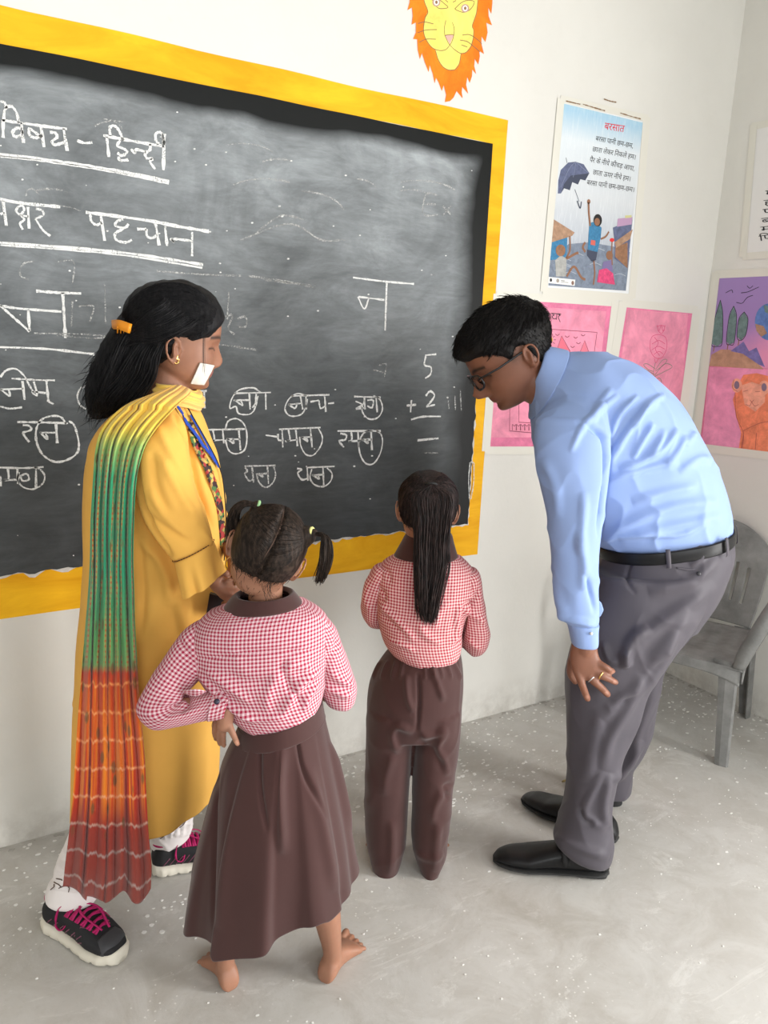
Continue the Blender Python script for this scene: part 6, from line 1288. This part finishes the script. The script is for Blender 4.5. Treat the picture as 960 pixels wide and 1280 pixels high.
gR = [[tieR, fr.P(403 + 1.5 * k, 668 + k, -.05), fr.P(403 + 2.5 * k, 684, -.055), fr.P(402 + 2.4 * k, 702, -.055), fr.P(398 + 2.0 * k, 718, -.05), fr.P(394 + 1.4 * k, 732, -.045)] for k in range(5)]
for gg, nm in ((gL, 'pigtail'), (gR, 'pigtail')): v, f = strands(gg, 240, .0028, .0011, 4, 16, 6, jit=.0004); link_mesh(nm, mesh_from(v, f), m_hair_g, hg1)
v, f = strands([[fr.P(330, 715, -.05), fr.P(327, 735, -.06), fr.P(333, 752, -.07), fr.P(338, 762, -.075)], [fr.P(340, 715, -.05), fr.P(338, 740, -.06), fr.P(345, 752, -.07)]], 12, .008, .0004, 4, 12, 9, jit=.0016); link_mesh('loose_lock', mesh_from(v, f), m_hair_g, hg1)
m_tie = mat('pale_green_band', (.35, .62, .30), .6); m_tie2 = mat('pale_yellow_band', (.70, .68, .25), .6)
scrunchie('hair_tie', tieL, fr.P(308, 628, -.02) - tieL, .0105, .0032, m_tie, g1, 'pale green hair tie'); scrunchie('hair_tie', tieR, fr.P(402, 667, -.04) - tieR, .0115, .0032, m_tie2, g1, 'pale yellow hair tie')
# shirt
Z8 = lambda p: [(160 + x / 3.2, 620 + y / 3.2) for x, y in p]
tors = [fr.ring((296, 752), (366, 749), .048, 0), fr.ring((281, 757), (380, 753), .062, 0), fr.ring((258, 768), (397, 761), .078, 0), fr.ring((243, 784), (409, 774), .088, 0), fr.ring((240, 806), (412, 796), .093, 0), fr.ring((244, 830), (410, 820), .095, 0), fr.ring((256, 852), (408, 843), .095, 0), fr.ring((274, 872), (405, 864), .096, 0), fr.ring((289, 888), (402, 876), .095, 0), fr.ring((302, 899), (399, 882), .092, 0), fr.ring((310, 903), (396, 885), .082, 0)]
slv = [fr.ring((268, 772), (290, 812), .030, .0), fr.ring((250, 775), (276, 824), .040, -.003), fr.ring((232, 786), (266, 838), .046, -.012), fr.ring((219, 801), (253, 845), .047, -.02), fr.ring((200, 830), (238, 861), .047, -.035), fr.ring((182, 860), (228, 870), .046, -.05), fr.ring((172, 886), (230, 873), .043, -.058), fr.ring((191, 908), (234, 871), .042, -.062), fr.ring((222, 905), (243, 870), .040, -.066), fr.ring((252, 899), (262, 866), .037, -.07), fr.ring((270, 896), (276, 866), .034, -.072), fr.ring((281, 893), (287, 871), .029, -.074)]
slv2 = [fr.ring((362, 768), (388, 770), .030, .0), fr.ring((370, 767), (402, 769), .038, .0), fr.ring((380, 785), (419, 787), .046, .01), fr.ring((389, 812), (429, 814), .047, .02), fr.ring((395, 838), (440, 841), .046, .03), fr.ring((399, 858), (446, 862), .045, .04), fr.ring((408, 875), (441, 879), .042, .055), fr.ring((412, 872), (436, 876), .036, .09), fr.ring((400, 862), (420, 866), .030, .14)]
fld = [(Z8(p), w, h) for p, w, h in (([(250, 640), (330, 650), (480, 625), (640, 620), (770, 615)], 2.2, -.004), ([(270, 690), (350, 780), (420, 850), (520, 905)], 4, .006), ([(300, 690), (400, 760), (500, 830)], 5, .005), ([(630, 650), (620, 700), (660, 780), (700, 840)], 3.5, -.006), ([(770, 700), (700, 740), (640, 830), (620, 880)], 4.5, .007), ([(740, 690), (660, 680), (600, 720)], 4, .004),
    ([(760, 750), (720, 800), (700, 860)], 4, .005), ([(440, 860), (520, 890), (640, 880)], 4, .005), ([(600, 700), (560, 790), (560, 870)], 5, .004), ([(120, 830), (180, 820), (220, 800)], 3.5, .005), ([(230, 790), (240, 830), (210, 870)], 3.5, -.007), ([(60, 870), (150, 890), (300, 850)], 4, .004), ([(190, 560), (240, 620), (270, 700)], 2.5, -.005), ([(830, 540), (835, 600), (790, 660)], 2.5, -.005),
    ([(800, 700), (860, 740), (910, 760)], 4, .005), ([(780, 760), (850, 790), (900, 800)], 4, .004), ([(380, 700), (470, 740), (600, 740)], 5, -.003))]
sho = garment([(tors, 130, 160, .095), (slv, 110, 70, .042), (slv2, 80, 70, .044)], 'shirt', m_gin1, g1, fld, .0025, (11, 11, 9), 3)
# cuff opening and button
v, f = tube_np([fr.P(271, 877, -.112), fr.P(271, 877, -.118)], .0062, 14); link_mesh('cuff_button', mesh_from(v, f), mat('navy_button', (.02, .02, .04), .25), sho)
cf = [fr.ring((262, 897.5), (269, 865), .0385, -.072), fr.ring((272, 896), (278, 866), .0375, -.072), fr.ring((282, 893.5), (288, 869), .0345, -.074)]
v_, f_, uv_ = loft_uv(cf, 16, 60, .036); o = link_mesh('cuff', mesh_from(v_, f_, uv_), m_gin1, sho); thick(o, .0025, 0)
V = []
for i in range(12):
    for j in range(8): u, w_ = i / 11, j / 7; V.append(fr.P(228 + 30 * u, 864 + 6 * math.sin(u * PI) - 8 * w_ * math.sin(u * PI), -.098 - .02 * w_ * math.sin(u * PI)))
o = link_mesh('sleeve_placket', grid_mesh(np.array(V), 12, 8, False, np.array([(i / 11 * .05, j / 7 * .02) for i in range(12) for j in range(8)])), m_gin1, sho); thick(o, .0018, 0)
def band_ring(rows, n_, name, m, parent, nv=16, t=.003):
    R = np.array([np.concatenate([c_, A_, B_]) for c_, A_, B_, _ in [fr.ring(*r) for r in rows]]); R = catmull(R, nv); a = np.linspace(0, 2 * PI, n_, endpoint=False)
    V = np.vstack([r[0:3] + np.cos(a)[:, None] * r[3:6] + np.sin(a)[:, None] * r[6:9] for r in R]); o = link_mesh(name, grid_mesh(V, nv, n_, True), m, parent); thick(o, t, 0); return o
band_ring([((299, 747), (362, 745), .050, .0), ((295, 743), (366, 741), .054, .0), ((288, 749), (371, 746), .058, -.002), ((280, 760), (378, 755), .066, -.005)], 60, 'collar', m_brown, sho)
# skirt
def skirt():
    nv, nu = 110, 360; rows = [((299, 903), (403, 882), .094), ((291, 922), (408, 906), .103), ((276, 955), (417, 940), .118), ((258, 1010), (430, 990), .135), ((243, 1070), (442, 1040), .152), ((234, 1115), (449, 1072), .163), ((229, 1148), (454, 1096), .170)]
    R = np.array([np.concatenate([c_, A_, B_]) for c_, A_, B_, _ in [fr.ring(l, r, th, 0) for l, r, th in rows]]); R = catmull(R, nv); V = []
    def box(a, a0, a1, s_): return 1 / (1 + math.exp(-(a - a0) / s_)) - 1 / (1 + math.exp(-(a - a1) / s_))
    for i, row in enumerate(R):
        s_ = i / (nv - 1); d = s_ ** .8
        for k in range(nu):
            a = 2 * PI * k / nu        # 0 = right, pi = left, 3pi/2 = towards the camera
            g_ = (a - 1.5 * PI)        # around the near point
            g_ = (g_ + PI) % (2 * PI) - PI
            m_ = .15 * box(g_, -.56, .10, .016) + .09 * box(g_, .50, 1.0, .022) + .08 * box(g_, -1.5, -1.02, .022) + .05 * box(abs(g_), 1.5, 1.9, .03) + .05 * box(abs(g_), 2.3, 2.8, .03)
            w_ = 1 - .10 * d + m_ * d + .018 * d * math.sin(g_ * 11 + 1) + .012 * d * mnoise.noise(Vector((g_ * 3, s_ * 3, 1)))
            V.append(row[0:3] + math.cos(a) * row[3:6] * w_ + math.sin(a) * row[6:9] * w_ - ZU * (-.012 * d * s_ * (g_ < -.5) - .014 * d * s_ * box(g_, .12, .7, .03)))
    return grid_mesh(np.array(V), nv, nu, True)
sm_ = skirt(); co, no = get_co(sm_), get_no(sm_)
if ((co - co.mean(0)) * no).sum() < 0: sm_.flip_normals(); sm_.update()
Z7 = lambda p: [(30 + x / 2.1333, 740 + y / 2.1333) for x, y in p]
crease(sm_, [(Z7(p), w, h) for p, w, h in (([(630, 380), (630, 520), (650, 640)], 2.5, -.005), ([(725, 380), (745, 480), (800, 600)], 2.5, -.005), ([(690, 400), (680, 520), (690, 700)], 7, .008), ([(820, 400), (850, 520), (880, 640)], 4, .006), ([(560, 400), (540, 600), (520, 900)], 8, .004), ([(470, 480), (450, 620), (440, 760)], 5, .006), ([(760, 460), (800, 640), (830, 800)], 7, .006), ([(520, 420), (510, 600), (505, 900)], 2.5, -.005))], -.2); lap(sm_, 2, .4)
sko = link_mesh('skirt', sm_, m_brown, g1); thick(sko, .0025, -1)
band_ring([((303, 900), (402, 878), .096, 0), ((300, 906), (403, 884), .098, 0), ((297, 918), (405, 896), .103, 0), ((296, 920), (406, 899), .102, 0)], 80, 'waistband', m_brown, sko)
# ---- farther girl: trousers, ponytail
fr = Fr(-1.47)
g2 = empty('person', fr.P(510, 1092, 0) * [1, 1, 0], 'girl with a long ponytail, gingham shirt and loose brown trousers, facing the board', 'person')
H2 = .190; M2 = basis((.02, -.22, .97), (.02, .97, .22), fr.P(537, 594, .0)); M2 = (M2[0] - M2[3] * H2 * .97 + M2[2] * .005, M2[1], M2[2], M2[3])
parts = xf([head_mesh(H2, .95, .95, 1.0, True)] + ear_parts(H2, 1, 1.0, -.02, 1.1) + ear_parts(H2, -1, 1.0, -.02, 1.1), M2)
neck = tube_np(catmull([fr.P(537, 645, .0), fr.P(536, 675, .0), fr.P(535, 712, .0)], 8), .034, 20)
torso = loft([fr.ring((510, 702), (562, 704), .045, 0), fr.ring((485, 725), (582, 728), .06, 0), fr.ring((485, 765), (575, 767), .065, 0), fr.ring((492, 805), (568, 805), .065, 0), fr.ring((485, 850), (570, 850), .075, 0), fr.ring((490, 900), (565, 900), .07, 0)], 20, 28)
hL, tL, hR, tR = G(484, 1094), G(470, 1052), G(537, 1092), G(548, 1052)
def leg2(pts): return tube_np(catmull([p for p in pts], 20), catmull(np.array([[.048], [.038], [.030], [.022]]), 20)[:, 0], 16)
dl = (tL - hL) / np.linalg.norm(tL - hL); dr = (tR - hR) / np.linalg.norm(tR - hR); aL = hL + dl * .03; aR = hR + dr * .03
lg = [leg2([fr.P(500, 900, 0), fr.P(488, 960, 0), fr.P(484, 1010, 0), np.array([aL[0], aL[1], .03])]), leg2([fr.P(550, 900, 0), fr.P(546, 960, 0), fr.P(540, 1010, 0), np.array([aR[0], aR[1], .03])])]
arms = [fr.limb([(482, 725, .0, 13), (472, 745, .01, 12), (466, 764, .03, 11), (476, 768, .10, 9), (495, 762, .16, 8)]), fr.limb([(582, 730, .0, 13), (590, 760, .01, 12), (594, 792, .03, 12), (580, 795, .10, 9), (560, 785, .16, 8)])]
hd = []
for x0, y0, sx in ((495, 762, 1), (560, 785, -1)):
    hd.append(fr.limb([(x0, y0, .16, 8), (x0 + 6 * sx, y0 - 1, .175, 9)])); hd += [finger(fr, [(x0 + 6 * sx, y0 - 6 + 4 * k, .175), (x0 + 14 * sx, y0 - 6 + 4 * k, .19), (x0 + 18 * sx, y0 - 4 + 4 * k, .18)], 3.4, 2.8) for k in range(4)] + [finger(fr, [(x0 + 3 * sx, y0 - 8, .165), (x0 + 9 * sx, y0 - 13, .17)], 3.6, 3)]
me = union(parts + [neck, torso] + lg + arms + hd + foot(hL, tL, .064, -1) + foot(hR, tR, .064, 1), .0032, 3)
co = get_co(me); c = np.zeros((len(co), 3)); face_tint(co, M2, H2, c); tint(me, c); link_mesh('body', me, sk_g, g2); eyes(M2, H2, g2)
def hair_child2(x, y, z):
    line = I(y, [-.6, -.3, -.16, -.08, .02, .12, .22, .4, .5], [.12, .16, .26, .52, .62, .62, .70, .78, .8]); e = z - line; return min(1, e / .06) * .05 if e > 0 else -.03
m_hair_g2 = hair_mat('ponytail_black_hair', (.010, .008, .008), (.055, .035, .032))
hh = union(xf([cap(M2, H2, hair_child2, fy=.95, by=.95)], M2), .0024, 2); hg2 = link_mesh('hair', hh, m_hair_g2, g2); bv2 = bvh_of(hh)
fuzz(hh, 500, .016, lambda l: (l[0] * .4, -.25, -1), .0005, 22, H2, M2, lambda L: (L[:, 2] < .36) & (L[:, 1] < .1), m=m_hair_g2, parent=hg2, name='nape_hair', curl=.3)
tie2 = on_head(bv2, M2, H2, 0.02, .55, .004)
V = []; F = []; k0 = 0; R_ = np.random.default_rng(12)
for i in range(760):
    az = R_.uniform(-2.1, 2.1); e0 = R_.uniform(-.7, .3) if abs(az) < 1.5 else R_.uniform(.1, 1.2); P = [on_head(bv2, M2, H2, az * (1 - t), e0 + (.55 - e0) * t ** .9 + .35 * math.sin(t * PI) * (abs(az) / 2), .0012 + R_.uniform(0, .0009)) for t in np.linspace(0, R_.uniform(.8, 1), 9)]
    v_, f_ = tube_np(P, .0009, 3, False); V.append(v_); F += [tuple(j + k0 for j in q_) for q_ in f_]; k0 += len(v_)
link_mesh('combed_strands', mesh_from(np.vstack(V), F), m_hair_g2, hg2)
gp = [[tie2, fr.P(516 + 9 * k, 620 - abs(k - 2.5) * 0, -.10), fr.P(519 + 8 * k, 650, -.107), fr.P(519 + 7.4 * k, 680, -.105), fr.P(520 + 6.8 * k, 710, -.108), fr.P(522 + 5.0 * k, 740, -.113), fr.P(525 + 3.4 * k, 765, -.115), fr.P(529 + 2.4 * k, 782, -.116)] for k in range(6)]
v, f = strands(gp, 620, .0055, .0012, 4, 20, 14, jit=.0011); link_mesh('ponytail', mesh_from(v, f), m_hair_g2, hg2)
v, f = strands([[fr.P(515, 655, -.08), fr.P(516, 680, -.09), fr.P(519, 705, -.10), fr.P(524, 715, -.105)], [fr.P(560, 650, -.08), fr.P(559, 675, -.09), fr.P(556, 700, -.10), fr.P(562, 718, -.105)]], 20, .002, .0007, 4, 12, 19, jit=.0006); link_mesh('loose_lock', mesh_from(v, f), m_hair_g2, hg2)
scrunchie('hair_tie', tie2, -FH * .5 - ZU, .014, .003, mat('black_band', (.01, .01, .01), .7), g2, None)
Z9 = lambda p: [(440 + x / 4.574, 560 + y / 4.574) for x, y in p]
tors = [fr.ring((506, 690), (562, 691), .046, 0), fr.ring((492, 695), (578, 698), .062, 0), fr.ring((476, 706), (590, 711), .078, 0), fr.ring((470, 724), (593, 730), .086, 0), fr.ring((470, 746), (590, 752), .092, 0), fr.ring((472, 768), (582, 773), .097, 0), fr.ring((475, 786), (578, 790), .101, 0), fr.ring((481, 802), (577, 805), .103, 0), fr.ring((490, 813), (574, 816), .100, 0), fr.ring((498, 819), (566, 820), .088, 0)]
s1_ = [fr.ring((486, 708), (502, 720), .026, .0), fr.ring((474, 705), (498, 717), .034, .0), fr.ring((465, 713), (492, 724), .041, .0), fr.ring((456, 732), (486, 740), .043, .008), fr.ring((452, 752), (481, 758), .043, .02), fr.ring((453, 768), (478, 776), .041, .035), fr.ring((462, 779), (480, 781), .036, .06), fr.ring((470, 776), (486, 776), .030, .11)]
s2_ = [fr.ring((558, 716), (576, 716), .026, .0), fr.ring((564, 712), (589, 711), .034, .0), fr.ring((572, 724), (600, 718), .042, .0), fr.ring((575, 745), (604, 745), .044, .008), fr.ring((576, 768), (608, 770), .045, .018), fr.ring((577, 788), (612, 791), .045, .028), fr.ring((579, 805), (609, 808), .042, .04), fr.ring((584, 813), (600, 815), .036, .07), fr.ring((576, 806), (592, 806), .030, .12)]
fld = [(Z9(p), w, h) for p, w, h in (([(150, 790), (190, 850), (160, 880)], 2.2, -.005), ([(150, 880), (230, 960), (300, 1040), (360, 1100)], 3.5, .006), ([(170, 950), (260, 1020), (330, 1080)], 3.5, -.004), ([(200, 1090), (280, 1120), (360, 1160)], 3, .005), ([(630, 880), (600, 960), (600, 1060), (560, 1130)], 3.5, .006), ([(640, 900), (700, 860), (720, 800)], 2.5, -.006), ([(640, 890), (640, 1000), (600, 1130)], 2.5, -.007),
    ([(560, 870), (500, 940), (460, 1040)], 4, .004), ([(120, 640), (200, 700), (220, 780)], 2.5, -.004), ([(640, 920), (700, 960), (770, 1000)], 3.5, .005), ([(380, 1000), (430, 1080), (520, 1120)], 4, .004), ([(660, 1080), (700, 1130), (740, 1150)], 3, .004), ([(100, 720), (80, 860), (120, 960)], 4, .004))]
sh2 = garment([(tors, 120, 150, .092), (s1_, 80, 64, .040), (s2_, 80, 64, .042)], 'shirt', m_gin2, g2, fld, .0025, (12, 12, 9), 8)
band_ring([((512, 672), (560, 672), .044, .0), ((508, 668), (564, 668), .049, .0), ((502, 678), (567, 679), .054, 0), ((493, 694), (572, 697), .064, -.003)], 60, 'collar', m_brown, sh2)
hips = loft([fr.ring((489, 806), (572, 809), .086, .0), fr.ring((486, 812), (574, 814), .090, .0), fr.ring((472, 832), (578, 832), .108, 0), fr.ring((462, 856), (579, 856), .112, 0), fr.ring((459, 882), (577, 882), .108, 0), fr.ring((462, 912), (572, 912), .092, 0)], 30, 60)
lgA = loft([fr.ring((460, 880), (517, 880), .10, 0), fr.ring((458, 905), (517, 905), .093, 0), fr.ring((457, 940), (515, 940), .082, 0), fr.ring((456, 975), (512, 975), .077, 0), fr.ring((456, 1010), (510, 1010), .073, 0), fr.ring((457, 1045), (508, 1045), .068, -.005), fr.ring((462, 1070), (503, 1070), .064, -.01), fr.ring((468, 1086), (497, 1087), .062, -.012), fr.ring((472, 1093), (492, 1094), .058, -.012)], 60, 40)
lgB = loft([fr.ring((517, 880), (577, 880), .10, 0), fr.ring((518, 905), (576, 905), .093, 0), fr.ring((517, 940), (573, 940), .082, 0), fr.ring((516, 975), (567, 975), .077, 0), fr.ring((515, 1010), (564, 1010), .073, 0), fr.ring((514, 1042), (560, 1042), .068, -.005), fr.ring((519, 1068), (558, 1066), .064, -.01), fr.ring((525, 1083), (549, 1083), .062, -.012), fr.ring((530, 1090), (545, 1090), .058, -.012)], 60, 40)
mp = union([hips, lgA, lgB], .0042, 3)
Zp = lambda p: [(430 + x / 4, 800 + y / 4) for x, y in p]
crease(mp, [(Zp([(xx, 100), (xx + (xx - 370) * .15, 150), (xx + (xx - 370) * .25, 200)]), 1.5, .006) for xx in (190, 225, 265, 300, 400, 435, 470, 505, 540)] + [(Zp(p), w, h) for p, w, h in (([(370, 160), (375, 300), (365, 460)], 2.0, -.010), ([(310, 170), (320, 290), (350, 360)], 4, .008), ([(350, 460), (270, 430), (240, 480), (270, 570)], 4.5, .009), ([(380, 480), (460, 470), (520, 440)], 4, .008), ([(520, 450), (470, 530), (500, 600), (520, 680)], 4, .009), ([(440, 130), (480, 250), (500, 310)], 3.5, .008), ([(250, 560), (210, 680), (200, 780)], 6, .006), 
    ([(500, 740), (450, 850), (450, 920)], 5, .007), ([(545, 720), (500, 740), (520, 800)], 3.5, -.007), ([(240, 900), (240, 1040), (230, 1180)], 5, .008), ([(110, 640), (140, 760), (110, 860)], 6, .005), ([(360, 1060), (420, 1090), (500, 1070)], 4, .005), ([(470, 900), (460, 1040), (450, 1160)], 5, .008), ([(370, 500), (450, 560), (510, 660)], 6, -.006))], -.1, 1.1)
wrinkle(mp, .0025, (10, 10, 6), 7); lap(mp, 2, .4); tp = link_mesh('trousers', mp, m_brown, g2)
# ------------------------------------------------------------------ plastic armchair in the corner
m_pl = mat('grey_plastic', (.27, .27, .265), .5, .35); q = NT(m_pl); g = q.geo()
q.color(q.mix(q.ramp(q.noise(7, 6, .7, g), [(.35, 0), (.7, 1)]), (.15, .15, .145), (.27, .27, .262))); q.rough(q.ramp(q.noise(20, 4, .6, g), [(.3, .4), (.7, .7)]))
ch = empty('plastic_armchair', (-.36, -.42, 0), 'dusty grey moulded plastic armchair in the corner behind the man', 'chair')
CF_ = np.array([-.90, -.43, 0.]); CF_ /= np.linalg.norm(CF_); CS_ = np.array([-CF_[1], CF_[0], 0.]); CC = np.array([-.385, -.412, 0.])
# chair space: f forward, s to the side (+ is away from the camera side), z up
cw = lambda f_, s_, z: CC + CF_ * f_ + CS_ * s_ + np.array([0, 0, z])
def csheet(fn, nu, nv, name, parent, t, sub=0, holes=None, label=None):
    V = [cw(*fn(i / (nv - 1), j / (nu - 1))) for i in range(nv) for j in range(nu)]; F = []
    for i in range(nv - 1):
        for j in range(nu - 1):
            if holes and holes((i + .5) / (nv - 1), (j + .5) / (nu - 1)): continue
            a = i * nu + j; F.append((a, a + 1, a + 1 + nu, a + nu))
    me = mesh_from(np.array(V), F); o = link_mesh(name, me, m_pl, parent); thick(o, t, 0); return o
def seat(u, v):     # u back-front, v across
    f_ = -.20 + .42 * u; w = .205 + .025 * u; s_ = (v - .5) * 2 * w; z = .405 - .018 * math.sin(v * PI) * math.sin(u * PI) - .030 * max(0, (u - .85) / .15) ** 2 + .01 * (1 - u) * -1 + .002 * math.sin(v * 40) * (.1 < u < .8)
    return f_, s_, z
seat_o = csheet(seat, 40, 36, 'seat', ch, .006)
def apron(u, v):
    a = v * 2 - 1; f_ = .222 - .012 * abs(a) ** 3; s_ = a * .225; z = .385 - u * (.035 + .035 * abs(a) ** 3); return f_ + .004 * u, s_, z
csheet(apron, 30, 8, 'front_apron', ch, .006)
for sg in (-1, 1): csheet(lambda u, v, sg=sg: (-.20 + .42 * v, sg * (.205 + .025 * v + .002), .40 - u * (.04 + .03 * abs(v * 2 - 1) ** 3)), 24, 8, 'side_apron', ch, .006)
def back(u, v):
    a = v * 2 - 1; top = .81 - .10 * abs(a) ** 2.3; z = .40 + (top - .40) * u; w = .185 + .025 * math.sin(u * PI * .6); return -.205 - .11 * u - .035 * (1 - a * a) * 1.0, a * w, z
def slots(u, v):
    if not .22 < u < .62: return False
    k = v * 9; return abs((k % 1) - .5) < .17 and .12 < v < .88
csheet(back, 73, 50, 'backrest', ch, .006, holes=slots)
for sg in (-1, 1):
    for nm, f0, f1, lean in (('front_leg', .205, .222, 1), ('rear_leg', -.20, -.27, -1)):
        V = []; n_ = 26
        for i in range(n_):
            t = i / (n_ - 1); z = .40 * (1 - t) + .0; cf_ = f0 + (f1 - f0) * t; cs_ = sg * (.205 + .015 * t); w = .058 * (1 - t) + .036 * t + .02 * max(0, 1 - t * 6)
            for a, b2 in ((-lean * w, -sg * .004), (-lean * w * .3, sg * .006), (0, sg * .008), (lean * .006, sg * .002), (lean * .008, -sg * w * .55), (lean * .004, -sg * w)):
                V.append(cw(cf_ + a, cs_ + b2, z))
        o = link_mesh(nm, grid_mesh(np.array(V), n_, 6), m_pl, ch, smooth=False); thick(o, .005, 0)
    pts = [cw(.225, sg * .215, .385), cw(.235, sg * .235, .46), cw(.225, sg * .265, .55), cw(.18, sg * .285, .612), cw(.09, sg * .290, .632), cw(-.04, sg * .275, .638), cw(-.16, sg * .245, .645), cw(-.235, sg * .215, .67)]
    P = catmull(pts, 44); T_ = np.gradient(P, axis=0); T_ /= np.linalg.norm(T_, axis=1)[:, None]; S_ = np.tile(CS_ * sg, (44, 1)); N_ = np.cross(T_, S_); N_ /= np.linalg.norm(N_, axis=1)[:, None]; V = []
    for i in range(44):
        w = .052 * math.sin(PI * min(1, .28 + i / 60)); 
        for a, b2 in ((-w / 2, -.012), (-w / 2.4, .0), (0, .004), (w / 2.4, .0), (w / 2, -.012)): V.append(P[i] + S_[i] * a - N_[i] * b2 * (1 if N_[22][2] > 0 else -1) * -1)
    o = link_mesh('armrest', grid_mesh(np.array(V), 44, 5), m_pl, ch); thick(o, .005, 0)
